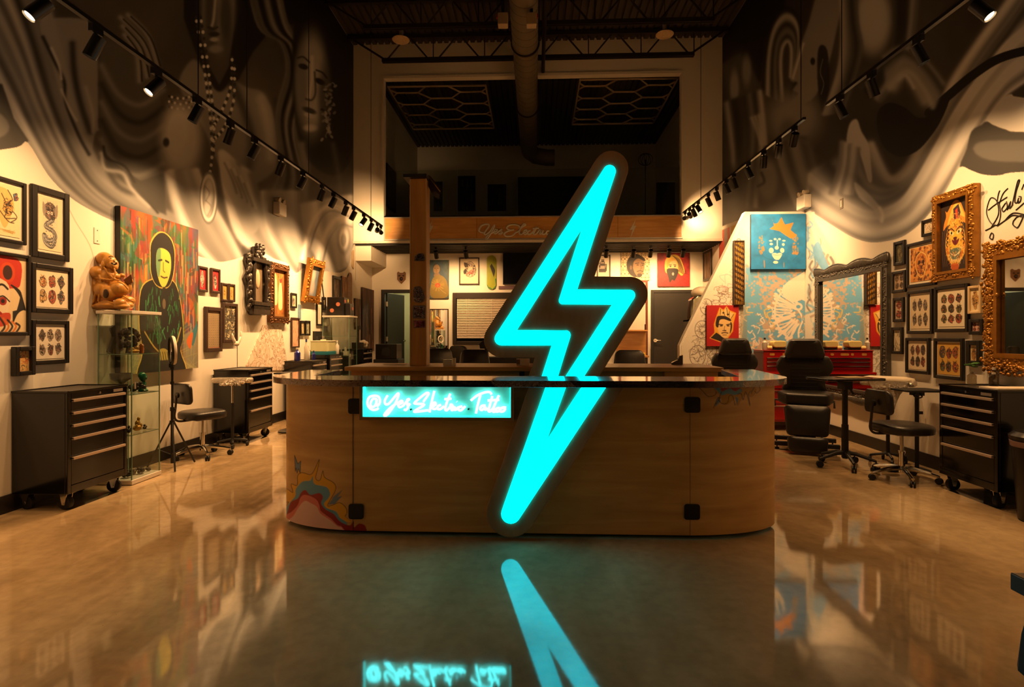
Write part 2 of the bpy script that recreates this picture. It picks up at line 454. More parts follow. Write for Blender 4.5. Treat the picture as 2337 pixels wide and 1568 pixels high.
# ================================================================ walls
wl = struct('wall_left', MB().box(XL-.18, -4, 0, XL, YU, ZC+.3), M_WALL, 'white side wall with a grey mural of draped women above it', smooth=0)
wr = struct('wall_right', MB().box(XR, -4, 0, XR+.18, YU, ZC+.3), M_WALL, 'white side wall with a grey mural of draped cloth above it', smooth=0)
struct('wall_front', MB().box(XL, -4.15, 0, XR, -4, ZC+.3), mat('storefront_paint', (112,102,90), .5), smooth=0)
DX0, DX1, DZ = -3.86, -2.93, 2.50
struct('wall_back', MB().box(XL, YB, 0, DX0, YB+.12, 3.55).box(DX1, YB, 0, XR, YB+.12, 3.55).box(DX0, YB, DZ, DX1, YB+.12, 3.55), M_WALL, smooth=0)
struct('wall_upper', MB().box(XL, YU, 3.9, XR, YU+.12, ZC+.3), M_WALL, smooth=0)
OX0, OX1, OZ0, OZ1 = -3.46, 3.26, 4.08, 7.26
struct('wall_mezzanine', MB().box(XL, YM, 3.55, OX0, YM+.15, ZC+.2).box(OX1, YM, 3.55, XR, YM+.15, ZC+.2).box(OX0, YM, OZ1, OX1, YM+.15, ZC+.2).box(OX0, YM, 3.55, OX1, YM+.15, OZ0), M_WALL, smooth=0)
struct('ceiling_lower', MB().box(XL, YM+.0, 3.50, XR, YB, 3.55), mat('dark_soffit', (26, 24, 24), .6), smooth=0)
struct('floor_upper', MB().box(XL, YM+.15, 3.75, XR, YU, 3.95), mat('dark_floor', (40, 36, 32), .5), smooth=0)
mb = MB()
for k in range(9): mb.box(XL, YM+.12+k*.16, 3.47, XR, YM+.17+k*.16, 3.5)
struct('trim_1', mb, mat('dark_soffit'), smooth=0)
struct('trim_2', MB().box(OX0-.05, YM-.03, OZ1, OX1+.05, YM, OZ1+.06).box(OX0-.05, YM-.03, OZ0, OX0, YM, OZ1).box(OX1, YM-.03, OZ0, OX1+.05, YM, OZ1), M_WALL, smooth=0)
struct('trim_3', MB().box(XL, YM-.03, 3.50, XR, YM+.02, 3.555), mat('pale_trim', (206, 196, 182), .5), smooth=0)
# deck with ribs
ys = (-4, YU); prof = []; x = XL
while x < XR:
    prof += [(x, ZC), (x+.09, ZC), (x+.105, ZC+.05), (x+.135, ZC+.05)]; x += .15
mb = MB(); n = len(prof)
mb.add([(a, ys[0], z) for a, z in prof]+[(a, ys[1], z) for a, z in prof], [(i, i+1, n+i+1, n+i) for i in range(n-1)])
struct('ceiling', mb, M_DECK, smooth=0)
# baseboards
M_BB = mat('black_baseboard', (24, 21, 19), .4)
struct('baseboard_left', MB().box(XL, -4, 0, XL+.015, YB, .14), M_BB, smooth=0)
struct('baseboard_right', MB().box(XR-.015, -4, 0, XR, YB, .14), M_BB, smooth=0)
struct('baseboard_back', MB().box(DX1+.1, YB-.015, 0, 2.75, YB, .14), M_BB, smooth=0)
# soffit box under the mezzanine, left
p = onY(807, 568, 13.05); q = onY(847, 595, 13.05)
struct('trim_4', MB().box(XL, 13.05, q.z, q.x, YB, 3.5), M_WALL, smooth=0)
# plywood band with lettering
band = thing('plywood_fascia', 'long plywood fascia with grey script lettering across the mezzanine edge', 'fascia', (0, YM, 3.56))
BX0, BX1 = onY(879, 520, YM-.05).x, onY(1555, 520, YM-.05).x
MB().box(BX0, YM-.05, 3.58, BX1, YM, 4.06).build('panel', M_PLY, band, 0, world=True)
MB().frame(BX0-.03, 3.56, BX1+.03, 4.085, .03, YM-.065, YM-.001, .025, .025).build('edge_trim', mat('aluminium_trim', (178, 176, 170), .35, .5), band, 0, world=True)
for sx in (1088, 1410):
    X_ = onY(sx, 520, YM-.05).x
    MB().box(X_-.004, YM-.052, 3.6, X_+.004, YM-.04, 4.05).build('seam', mat('dark_seam', (96, 60, 24), .6), band, 0, world=True)
M_LET = mat('grey_letter', (186, 186, 176), .5)
def px_strokes(strokes, ox, oy, k, Y, r, name, m, parent, n=6, ky=None):
    ky = ky or k
    mb = MB()
    for s in strokes:
        pts = spl([(ox+a/k, oy+b/ky) for a, b in s], 5) if len(s) > 2 else [(ox+a/k, oy+b/ky) for a, b in s]
        mb.tube([onY(a, b, Y) for a, b in pts], r, n)
    return mb.build(name, m, parent, world=True)
YES = [[(1905,1205),(1830,1190),(1800,1150),(1850,1070),(1950,1045),(1985,1075),(1935,1150),(1900,1215),(1925,1235),(2000,1180),(2085,1060),(2030,1190),(1960,1300),(1925,1335),(1935,1280),(2020,1215),(2080,1180)],
       [(2065,1195),(2110,1180),(2130,1150),(2100,1140),(2075,1180),(2085,1215),(2120,1210),(2170,1165)],
       [(2160,1180),(2215,1140),(2205,1175),(2220,1205),(2190,1230),(2165,1222),(2240,1195)]]
ELE = [[(400,350),(395,320),(340,300),(270,310),(240,345),(280,370),(330,365),(250,385),(210,420),(240,450),(310,440),(350,400)],
       [(350,400),(385,385),(430,330),(470,305),(450,290),(410,350),(395,410),(415,425),(445,405)],
       [(445,405),(480,390),(485,370),(460,375),(448,405),(465,425),(500,410)],
       [(535,375),(505,385),(500,415),(520,425),(560,400)],
       [(560,400),(610,330),(580,390),(570,420),(590,425),(620,400)], [(560,352),(640,345)],
       [(620,400),(640,370),(660,375),(645,410),(650,425),(675,405)],
       [(690,375),(680,415),(700,425),(725,405)], [(702,350),(706,346)],
       [(765,378),(735,385),(728,410),(745,425),(790,400)]]
px_strokes(YES, 870, 382, 8.06, YM-.055, .02, 'lettering', M_LET, band)
px_strokes(ELE, 1112, 459, 5.4, YM-.055, .02, 'lettering', M_LET, band, ky=5.6)
px_strokes([[(200,130),(330,110),(420,120)],[(330,115),(300,180),(270,260)],[(420,200),(380,220),(400,260),(440,200),(450,260)],[(500,150),(470,240),(500,260)],[(450,190),(540,180)],[(560,150),(530,240),(560,260)]], 1236, 488, 5.4, YM-.055, .02, 'lettering', M_LET, band)
for bx in (980, 1443):
    MB().prism([(bx+8,500),(bx-6,525),(bx+1,524),(bx-5,545),(bx+9,515),(bx+3,516)], lambda u, v, s: onY(u, v, YM-.05-.012*s)).build('bolt_emblem', M_LET, band, 0, world=True)
# glass balustrade in the opening
gb = thing('glass_balustrade', 'clear glass balustrade standing on the mezzanine edge', 'balustrade', (0, YM+.08, OZ0))
for k in range(4):
    a = OX0+(OX1-OX0)*k/4
    MB().box(a+.01, YM+.07, OZ0, a+(OX1-OX0)/4-.01, YM+.085, 5.18).build('glass_panel', M_GLASS, gb, 0, world=True)
MB().box(OX0, YM+.05, OZ0, OX1, YM+.11, OZ0+.05).build('base_channel', M_STEEL, gb, 0, world=True)
# ================================================================ murals
def mural_left():
    c = Cv(-440, -440, 812, 640, .66, (52, 50, 48))
    n = c.noise(3, 5, 4); c.a += ((n-.5)*40)[..., None]
    L = lambda g, w, op, pts: c.line(pts, g, w, op, True, 5)
    # black ground, upper right
    c.poly([(600,-300),(812,-300),(812,170),(770,90),(735,40),(640,60),(600,0)], 14, .9, blur=14)
    # great hanging drape at the left edge
    A = [(-440,-220),(-260,-40),(-60,150),(20,265),(70,345),(130,430),(200,480),(265,508),(350,535),(445,585)]
    B = [(-330,-440),(-120,-300),(0,-80),(60,60),(105,200),(150,310),(200,400),(260,455),(330,490),(445,545)]
    c.folds(A, B, 26, 4, 58, 150, .9, 9)
    c.folds(B, [(40,-300),(90,-80),(120,60),(150,180),(185,300),(230,390),(280,430),(340,470),(445,520)], 16, 9, 34, 112, .9, 6)
    # forearm and hand reaching down
    c.poly([(92,55),(150,40),(215,55),(226,120),(229,230),(229,290),(217,305),(207,356),(196,345),(190,300),(168,270),(152,215),(130,180),(118,130)], 104, .85, 6, blur=5)
    L(36, 16, .9, [(165,100),(170,170),(185,240),(205,300)]); L(30, 9, .9, [(98,85),(122,135),(146,185),(150,235),(180,310),(203,352)])
    L(140, 8, .8, [(118,110),(135,150),(140,180)]); L(132, 7, .8, [(140,205),(160,250),(175,275)]); L(25, 10, .8, [(228,60),(229,200),(229,290)])
    L(120, 10, .6, [(196,200),(212,260),(212,300)])
    # tunic with u-shaped folds
    c.poly([(230,90),(285,105),(335,150),(370,245),(374,300),(380,390),(376,482),(335,462),(290,420),(250,385),(230,340)], 62, .9, 4, blur=5)
    for d in range(6): L(92 if d % 2 == 0 else 34, 15, .8, [(232,150+d*42),(270,215+d*42),(320,240+d*40),(372,205+d*42)])
    c.poly([(232,345),(252,385),(292,424),(340,466),(374,486),(374,400),(330,420),(280,385)], 40, .8, blur=4)
    L(140, 12, .8, [(232,350),(240,385),(280,395),(300,430),(340,470)]); L(24, 7, .8, [(236,335),(245,362),(285,380),(310,420),(360,485)])
    # hand of the standing figure
    for a, b in (((275,40),(352,165)), ((292,34),(360,150)), ((280,60),(335,175)), ((284,80),(318,185))):
        m_ = ((a[0]+b[0])/2+10, (a[1]+b[1])/2-12); L(105, 13, .8, [a, m_, b]); L(20, 4, .8, [(a[0]+7,a[1]+4),(m_[0]+7,m_[1]+5),(b[0]+6,b[1])])
    # standing woman: hood, face, throat
    c.poly([(420,-300),(470,-300),(462,20),(456,80),(476,150),(500,196),(524,150),(534,60),(545,-300),(650,-300),(640,40),(575,120),(545,180),(508,212),(476,198),(448,120),(420,40)], 16, .95, blur=5)
    c.ell(498, 10, 40, 100, 92, soft=.45); c.ell(482, 20, 14, 90, 40, soft=.6, op=.8); c.ell(515, 40, 13, 60, 34, soft=.6, op=.7)
    L(128, 8, .8, [(492,-10),(488,40),(484,58)]); L(30, 5, .8, [(475,62),(486,66),(496,62)]); c.ell(489, 78, 12, 5, 34, soft=.4); c.ell(489, 90, 10, 5, 112, soft=.5); c.ell(492, 112, 16, 9, 92, soft=.5)
    c.poly([(440,135),(468,165),(498,210),(532,185),(565,200),(600,212),(626,270),(632,380),(560,425),(505,385),(470,305),(440,250),(408,190)], 96, .85, 5, blur=8)
    L(44, 22, .8, [(530,190),(560,260),(575,330),(560,420)]); L(132, 26, .6, [(596,225),(612,290),(618,360)]); L(40, 16, .8, [(632,230),(640,320),(640,420)])
    for pts in ([(447,40),(462,130),(472,200),(480,270),(484,350),(478,402)], [(458,40),(472,130),(480,200),(488,270),(487,350)], [(530,130),(526,200),(505,255),(486,290)], [(535,150),(533,230),(512,290),(486,320)]):
        for i, (x, y) in enumerate(spl(pts, 7)): c.ell(x, y, 3.4, 4.2, 150 if i % 2 else 40)
    # bracelet and near shoulder
    for i in range(9):
        for j in range(3): c.ell(386+i*6.5, 226+j*12+abs(i-4)*-1.5, 2.6, 3.2, 150 if (i+j) % 2 else 30)
    c.ell(413, 318, 46, 82, 138, soft=.4); c.ell(404, 300, 22, 50, 158, soft=.7, op=.7); c.ell(379, 325, 7, 10, 32, soft=.5)
    c.poly([(374,395),(380,492),(352,476),(322,448),(300,420)], 44, .9, blur=5)
    c.folds([(380,395),(396,470),(425,545),(480,600)], [(450,390),(470,440),(515,520),(550,590)], 16, 12, 110, 200, .85, 6)
    # medallion, hand, lap folds
    c.folds([(505,350),(515,440),(545,540),(610,585)], [(575,400),(600,470),(640,545),(690,628)], 18, 5, 84, 205, .85, 7)
    c.poly([(500,345),(530,360),(575,440),(590,520),(560,530),(535,470),(510,420)], 140, .6, 4, blur=4)
    for o in range(4): L(70, 7, .5, [(512+o*15,372+o*16),(530+o*13,410+o*14),(540+o*12,440+o*10)]); L(176, 6, .45, [(519+o*15,370+o*16),(538+o*13,412+o*14),(549+o*12,446+o*10)])
    c.ell(476, 452, 21, 60, 96); c.ell(476, 452, 18, 54, 200); c.ell(476, 452, 14, 45, 120); c.ell(478, 435, 9, 26, 205, soft=.5); c.ell(474, 475, 8, 20, 190, soft=.5)
    for pts in ([(468,425),(478,440),(470,458)], [(470,458),(482,472),(474,492)]): c.line(pts, 96, 4, .5, True, 4)
    # dark ribbons between the women
    c.folds([(560,-60),(590,60),(640,95),(655,160),(632,260),(640,390),(600,470)], [(625,-100),(655,50),(690,110),(700,200),(675,300),(700,420),(690,500)], 20, 21, 16, 96, .9, 9)
    # second woman
    c.poly([(672,60),(700,30),(770,50),(800,140),(806,330),(770,400),(700,360),(668,230)], 24, .9, 5, blur=8)
    c.ell(712, 190, 37, 118, 116, soft=.35); c.ell(690, 190, 12, 80, 70, soft=.7, op=.7); c.ell(741, 230, 14, 80, 50, soft=.6, op=.8)
    c.ell(692, 152, 11, 6, 26, .3, soft=.35); c.ell(730, 186, 12, 6, 26, .5, soft=.35); L(20, 4, .8, [(680,132),(692,130),(706,142)]); L(20, 4, .8, [(722,160),(736,166),(746,178)])
    L(150, 8, .7, [(712,130),(712,180),(706,222)]); L(48, 5, .8, [(718,165),(720,210),(712,228),(698,226)]); c.ell(706, 252, 16, 6, 44, .35, soft=.4); c.ell(706, 264, 12, 5, 128, .35, soft=.5); c.ell(708, 292, 14, 8, 140, soft=.6)
    rng = np.random.default_rng(7)
    for i in range(60): c.ell(752+rng.normal(0, 9), 190+rng.random()*130, 3, 5, int(rng.choice([20, 96, 120])), rng.random()*3, .8)
    L(120, 18, .6, [(690,330),(700,400),(690,470)]); L(80, 14, .6, [(760,330),(775,420),(770,480)])
    # bright swirling cloth, lower right
    c.folds([(600,440),(612,520),(650,590),(680,628)], [(690,440),(690,510),(705,575),(722,626)], 14, 31, 88, 190, .85, 5)
    c.folds([(690,470),(700,540),(728,590),(745,622)], [(800,450),(802,500),(802,560),(800,600)], 18, 33, 130, 240, .9, 7)
    for g, w_, pts in ((242,12,[(690,590),(712,510),(748,470),(790,480)]), (96,5,[(700,598),(722,520),(752,482),(795,494)]), (242,14,[(722,612),(738,545),(768,500),(800,505)]), (110,5,[(733,615),(750,550),(775,515),(803,518)])): L(g, w_, .85, pts)
    c.ell(785, 545, 15, 34, 110, soft=.3); c.ell(785, 545, 11, 27, 236, soft=.3); c.ell(784, 548, 6, 14, 150, soft=.4)
    c.ell(628, 470, 36, 42, 118, soft=.5, op=.7)
    # dark scarf end at far left
    c.poly([(-440,60),(-260,130),(-60,180),(5,192),(32,270),(66,322),(38,336),(-60,346),(-260,340),(-440,330)], 42, .95, blur=3); c.poly([(-200,240),(-20,250),(20,300),(-60,320)], 84, .6, 4, blur=6)
    f_ = np.clip((c.Y-250)/230, 0, 1)[..., None]; c.a = (255*np.clip((c.a/255-.075)*1.9, .02, .95)**.9)*(1-f_)+255*np.clip(c.a/255, .01, 1)**.96*f_  # contrast raised in the upper paint to make up for weaker light there
    # bare white wall under the painting
    edge = [(-440,330),(-260,340),(-60,346),(38,336),(64,326),(110,400),(160,450),(210,481),(265,507),(350,537),(442,580),(477,591),(505,598),(549,588),(572,576),(590,574),(611,582),(627,591),(654,600),(664,612),(677,623),(692,612),(705,618),(718,620),(746,619),(774,622),(790,614),(799,596),(803,572),(812,550)]
    c.poly(spl(edge, 4)+[(812,700),(-440,700)], WALLC)
    # hairline cracks in the plaster
    c.line([(152,465),(172,505),(205,560),(218,610)], (170,150,130), 1.6, .8, False, 4)
    return c
def mural_right():
    c = Cv(1641, -300, 2600, 842, .66, (50, 48, 46))
    n = c.noise(8, 5, 4); c.a += ((n-.5)*36)[..., None]
    L = lambda g, w, op, pts: c.line(pts, g, w, op, True, 5)
    c.poly([(1641,-300),(1800,-300),(1790,20),(1745,90),(1735,190),(1690,120),(1641,150)], 13, .95, 0, blur=12)
    # ribbons and the profile beside them
    c.folds([(1742,210),(1748,120),(1765,50),(1795,18),(1822,50),(1818,150)], [(1786,230),(1782,150),(1786,110),(1798,95),(1806,115),(1804,175)], 18, 3, 24, 120, .9, 8)
    c.poly([(1880,-60),(1846,50),(1826,105),(1812,150),(1803,182),(1816,190),(1808,205),(1822,215),(1800,240),(1850,230),(1880,180),(1905,90),(1930,-60)], 104, .8, 3, blur=5)
    L(30, 8, .9, [(1816,190),(1806,205),(1800,235),(1770,245)]); L(150, 6, .6, [(1834,100),(1818,150),(1810,178)]); c.ell(1855, 140, 5, 8, 26, soft=.4)
    c.poly([(1868,110),(1888,115),(1892,200),(1878,262),(1866,190)], 26, .85, 4, blur=2)
    c.line([(1878,135),(1872,165),(1880,190),(1874,215)], 90, 2, .8, False, 4)
    # small crouched figure at the far end
    c.ell(1690, 175, 34, 60, 62, soft=.5); c.ell(1676, 200, 10, 40, 120, soft=.5, op=.8); c.ell(1704, 160, 10, 34, 112, soft=.5, op=.7)
    c.folds([(1650,240),(1660,310),(1668,380),(1660,470)], [(1735,210),(1742,290),(1735,370),(1725,470)], 16, 12, 28, 130, .85, 8)
    for o in range(4): L(128, 10, .7, [(1716+o*8,270-o*3),(1728+o*6,300),(1736+o*4,328)])
    c.ell(1668, 440, 24, 56, 24, soft=.3); c.ell(1752, 410, 30, 58, 52, soft=.4); c.ell(1752, 410, 22, 46, 112, soft=.4, op=.7); L(20, 7, .8, [(1738,395),(1744,415),(1730,425)])
    # lying face with closed lips
    c.ell(1812, 270, 60, 60, 92, .5, soft=.5); c.ell(1800, 300, 20, 26, 54, soft=.6, op=.7); c.ell(1826, 330, 22, 18, 40, soft=.5, op=.9); c.ell(1836, 325, 9, 5, 100, .6, soft=.4)
    c.folds([(1770,330),(1790,400),(1820,470),(1850,500)], [(1845,320),(1860,380),(1880,430),(1900,480)], 14, 41, 40, 112, .8, 6)
    # big cowl at top centre
    c.ell(1992, 45, 42, 78, 112, soft=.35); c.ell(1992, 40, 30, 60, 128, soft=.6, op=.6)
    c.folds([(1905,-200),(1920,20),(1915,150),(1880,260)], [(1945,-200),(1955,30),(1965,120),(1925,250)], 12, 5, 40, 110, .8, 5)
    c.folds([(2030,-200),(2045,60),(2020,140),(1970,200)], [(2110,-200),(2090,40),(2070,140),(2010,230)], 12, 6, 34, 104, .8, 5)
    # sweeping drape
    O = [(1843,478),(1910,521),(1984,553),(2058,540),(2112,500),(2162,430),(2222,322),(2280,232),(2345,180),(2600,20)]
    I = [(1850,400),(1905,445),(1980,485),(2050,465),(2092,410),(2132,340),(2192,235),(2262,142),(2340,62),(2600,-120)]
    J = [(1990,330),(2028,405),(2066,392),(2104,330),(2140,262),(2180,180),(2240,90),(2320,-20),(2400,-150),(2500,-300)]
    c.folds(I, J, 22, 15, 34, 150, .9, 9)
    c.folds(O, I, 22, 14, 84, 178, .92, 7)
    # dark hollow and its trailing ribbon
    c.poly([(2002,265),(2012,245),(2034,235),(2066,247),(2092,268),(2120,266),(2142,250),(2168,222),(2150,270),(2125,310),(2092,345),(2052,357),(2018,335),(2004,300)], 9, 1, 4, blur=1)
    c.line([(2120,258),(2165,218),(2225,168),(2295,128),(2420,100),(2600,60)], 9, 20, 1, False, 6)
    L(122, 26, .7, [(2040,200),(2062,170),(2085,190),(2110,232)]); L(150, 10, .5, [(2050,180),(2068,172),(2085,200)])
    c.folds([(2020,130),(2060,110),(2110,140),(2150,190)], [(2030,200),(2070,165),(2105,200),(2128,245)], 10, 9, 40, 120, .7, 5)
    # hands
    c.poly([(1932,330),(1938,285),(1955,272),(1966,300),(1982,330),(1988,380),(1990,412),(1982,414),(1972,380),(1960,345),(1950,335)], 168, .85, 4, blur=3)
    c.folds([(1920,325),(1915,380),(1895,440)], [(1960,340),(1955,390),(1945,440)], 10, 2, 90, 170, .8, 6)
    c.poly([(1950,415),(1985,445),(2012,478),(2016,505),(2004,500),(1990,475),(1960,450)], 160, .7, 4, blur=4); L(190, 9, .7, [(2008,475),(2014,490),(2012,505)])
    L(176, 34, .6, [(1880,485),(1950,515),(2000,522)])
    # scarf at right with a pale gap
    c.poly([(2190,381),(2206,340),(2217,300),(2240,285),(2254,278),(2298,296),(2340,302),(2600,310),(2600,400),(2340,393),(2282,400),(2243,398),(2217,388)], 46, 1, 3, blur=2)
    c.poly([(2225,330),(2300,320),(2600,330),(2600,360),(2330,370),(2240,360)], 92, .6, 3, blur=6)
    c.poly([(2254,276),(2270,250),(2291,225),(2309,215),(2340,224),(2600,235),(2600,306),(2338,301),(2298,296)], (205,196,180), 1, 3, blur=2)
    f_ = np.clip((c.Y-250)/230, 0, 1)[..., None]; c.a = (255*np.clip((c.a/255-.075)*1.9, .02, .95)**.9)*(1-f_)+255*np.clip(c.a/255, .01, 1)**.96*f_  # paint tones stretched towards the top, offsetting the lack of lamp light
    # bare wall
    edge = [(1641,520),(1700,500),(1845,484),(1862,490),(1910,521),(1947,542),(1984,553),(2021,551),(2058,541),(2095,515),(2132,474),(2162,430),(2190,382),(2217,389),(2243,398),(2280,400),(2337,392),(2600,390)]
    c.poly(spl(edge, 4)+[(2600,900),(1641,900)], WALLC)
    # blue-grey flame painting running onto the wall from the partition
    c.poly([(1838,492),(1858,500),(1885,545),(1908,590),(1915,650),(1908,760),(1870,842),(1838,842)], (196,196,188), .9, 3, blur=3)
    rng = np.random.default_rng(11)
    for i in range(110):
        x = 1843+rng.random()*58; y = 500+rng.random()*330
        if x-1843 > (y-490)*.55: continue
        l = 8+rng.random()*26; d = rng.normal(0, 5); col = [(104,158,196),(150,132,120),(96,92,92),(150,180,190)][rng.integers(4)]
        c.line([(x, y), (x+d, y+l*.5), (x-d*.6, y+l)], col, 2+rng.random()*4, .75, False, 3)
    c.poly([(1855,570),(1868,552),(1884,590),(1902,640),(1890,652),(1878,620),(1866,600)], (104,160,204), .9, 4)
    # pencil drawing in the bare strip behind the partition (colour patch left)
    c.poly([(1641,528),(1665,518),(1668,600),(1641,600)], (176,66,48), .9); c.poly([(1652,524),(1660,520),(1662,600),(1654,600)], (110,120,118), .8); c.poly([(1668,517),(1690,508),(1690,600),(1668,600)], (196,160,50), .9)
    return c
def mural_mesh(name, c, X, label, parent):
    r = np.stack([c.X-CX, np.full_like(c.X, F), YH-c.Y], -1)/F
    dx = r[..., 0]*math.cos(TH)-math.sin(TH)*r[..., 1]; dy = r[..., 0]*math.sin(TH)+math.cos(TH)*r[..., 1]; dz = r[..., 2]
    t = X/dx
    P = np.stack([np.full_like(t, X), dy*t, np.minimum(H+dz*t, ZC-.01)], -1)
    o = gridmesh(name, P, c.lincol(), artmat('mural_paint', .62, nz=.0), parent); tag(o, label)
    return o
mural_mesh('mural', mural_left(), XL+.0002, 'airbrushed grey mural of draped women', wl)
mural_mesh('mural', mural_right(), XR-.0002, 'airbrushed grey mural of draped cloth', wr)
# script lettering brushed on the right wall
SCR = [[(850,420),(900,330),(890,240),(850,215),(825,270),(820,330),(850,390),(895,400),(915,330),(905,250)],[(890,250),(900,190),(910,165)],[(905,260),(930,190),(965,150)],[(950,250),(925,290),(935,310),(960,280),(955,240)],[(960,300),(985,240),(975,290),(1000,260)],[(995,265),(1030,110),(1045,100),(1020,180),(1015,250),(1040,235)],[(1040,215),(1030,250),(1050,240),(1055,210),(1040,205)],[(1060,160),(1076,120)],[(810,440),(850,420),(880,400)],[(890,410),(960,360),(1000,335),(1060,345)],[(945,370),(1000,320),(1076,330)],[(1005,370),(1000,400),(1030,420),(1055,380),(1070,335),(1030,345),(1008,370)],[(850,460),(840,490),(860,500),(866,470),(852,456)],[(1020,300),(1076,250)],[(830,300),(880,260),(960,210)]]
mb = MB()
for s in SCR: mb.tube([onX(1980+a/3.014, 380+b/3.014, XR-.003) for a, b in spl(s, 5)], .005, 5)
mb.build('brushed_lettering', mat('black_paint', (22,18,16), .6), wr)
# ================================================================ partition
PY = 9.0
pts = [(1551,960),(1551,788),(1560,768),(1701,483),(1846,483),(1846,960)]
pp = [(onY(a, min(b, 895), PY)) for a, b in pts]
po = [(p.x, p.z if i not in (0, 5) else 0) for i, p in enumerate(pp)]
po[4] = (XR, po[4][1]); po[5] = (XR, 0)
wp = struct('wall_partition', MB().prism(po, lambda u, v, s: (u, PY+.14*s, v)), M_WALL, 'white partition with a slanted edge painted in blue and pencil line art', smooth=0)
def part_art():
    c = Cv(1549, 470, 1852, 905, 1.0, WALLC)
    rng = np.random.default_rng(5)
    # pale sketches at upper left
    for i in range(40):
        y = 560+rng.random()*130; x0 = 1701-(y-483)*.49+25; x = x0+rng.random()*(1700-x0)
        l = 6+rng.random()*16; a = rng.random()*6.3
        c.line([(x, y), (x+l*math.cos(a), y+l*math.sin(a)), (x+l*math.cos(a+1.2), y+l*math.sin(a+.9))], [(196,176,160),(206,168,176),(170,180,188)][rng.integers(3)], 1.6, .8, False, 4)
    c.poly([(1690,520),(1712,560),(1712,640),(1690,650),(1676,600)], (216,178,190), .45, 4, blur=5)
    for i in range(130):
        y = 660+rng.random()*210; x0 = max(1578, 1701-(y-483)*.49+22); x = x0+rng.random()*(1692-x0)
        r = 3+rng.random()*9; a = rng.random()*6.3
        c.line([(x+r*math.cos(a+t), y+r*.8*math.sin(a+t)) for t in np.linspace(0, 2+rng.random()*3, 8)], (112,100,90), 1.1, .8)
    for i in range(260):
        y = 690+rng.random()*190; x0 = max(1580, 1701-(y-483)*.49+24); x = x0+rng.random()*(1690-x0); a = rng.normal(1.2, .6); l = 4+rng.random()*12
        c.line([(x, y), (x+l*.6*math.cos(a), y+l*.6*math.sin(a)), (x+l*math.cos(a+.5), y+l*math.sin(a+.5))], (120,108,98), .9, .7, False, 3)
    for x, y, rx, ry in ((1612,700,14,18),(1602,752,16,20),(1592,812,18,24),(1630,800,18,22),(1600,860,22,22),(1650,850,20,24)):
        c.line([(x+rx*math.cos(t), y+ry*math.sin(t)) for t in np.linspace(0, 6.3, 24)], (96,84,76), 1.3, .9)
        for q in range(9): a_ = rng.random()*6.3; c.line([(x+rx*.8*math.cos(a_), y+ry*.8*math.sin(a_)), (x+rx*.3*math.cos(a_+.6), y+ry*.3*math.sin(a_+.6)), (x+rx*.6*math.cos(a_+1.6), y+ry*.6*math.sin(a_+1.6))], (110,98,88), 1, .8, False, 4)
    # blue field with peach speckle
    c2 = Cv(1549, 470, 1852, 905, 1.0, (104,168,212))
    n1 = c2.noise(2, 60, 2); n2 = c2.noise(4, 9, 3)
    w_ = np.clip((n1*.6+n2*.7-.66)*9, 0, 1)[..., None]; c2.a = c2.a*(1-w_*.75)+np.array((206,164,130.))*w_*.75
    blue = [(1702,600),(1714,612),(1852,600),(1852,905),(1688,905),(1692,800),(1698,700)]
    m_ = Cv(1549, 470, 1852, 905, 1.0, (0,0,0)); m_.poly(blue, 255, 1, 0, blur=3)
    f = m_.a[..., :1]/255; c.a = c.a*(1-f)+c2.a*f
    cr = WALLC
    c.poly([(1852,618),(1820,630),(1796,645),(1784,662),(1792,680),(1812,690),(1830,684),(1852,690)], cr, 1, 4)
    for i in range(30):
        a = PI*.72+i/29*PI*.62; r0, r1 = 22+rng.random()*16, 62+rng.random()*22
        cx_, cy_ = 1838, 712
        p0 = (cx_+r0*math.cos(a), cy_-r0*math.sin(a)); p1 = (cx_+r1*math.cos(a), cy_-r1*math.sin(a))
        mm = ((p0[0]+p1[0])/2+rng.normal(0, 4), (p0[1]+p1[1])/2+rng.normal(0, 4))
        c.line([p0, mm, p1], cr, 2.2+rng.random()*2.6, 1, False, 4)
        if i % 2: c.ell(p1[0], p1[1], 4.5, 3.2, cr, -a)
    c.line([(1838+70*math.cos(a), 712-70*math.sin(a)) for a in np.linspace(PI*.72, PI*1.34, 20)], cr, 4)
    c.ell(1822, 700, 10, 9, cr); c.ell(1822, 700, 5, 4, (104,168,212)); c.line([(1822,708),(1832,730),(1822,760),(1830,800)], cr, 4, 1, False, 4)
    for i in range(16):
        x, y = 1828+rng.random()*20, 715+rng.random()*70
        c.line([(x, y), (x+rng.normal(0,4), y+14), (x+rng.normal(0,7), y+26)], (110,150,176) if i % 2 else cr, 2, .9, False, 3)
    for i in range(46):
        x, y = 1700+rng.random()*70, 700+rng.random()*170; a = rng.random()*6.3; l = 4+rng.random()*14
        c.line([(x, y), (x+l*math.cos(a), y+l*math.sin(a)), (x+l*1.3*math.cos(a+.7), y+l*1.3*math.sin(a+.7))], cr if rng.random() < .8 else (210,190,120), 1.6+rng.random()*1.6, .9, False, 3)
    c.poly([(1690,690),(1704,690),(1706,905),(1688,905)], (150,140,116), .5, 0, blur=3)
    return c
c = part_art()
r = np.stack([c.X-CX, np.full_like(c.X, F), YH-c.Y], -1)/F
dx = r[..., 0]*math.cos(TH)-math.sin(TH)*r[..., 1]; dy = r[..., 0]*math.sin(TH)+math.cos(TH)*r[..., 1]
t = (PY-.004)/dy
P = np.stack([dx*t, np.full_like(t, PY-.004), H+r[..., 2]*t], -1)
# keep inside the slanted outline
zt = po[3][1]-.005
P[..., 2] = np.clip(P[..., 2], .15, zt); P[..., 0] = np.minimum(P[..., 0], XR-.002)
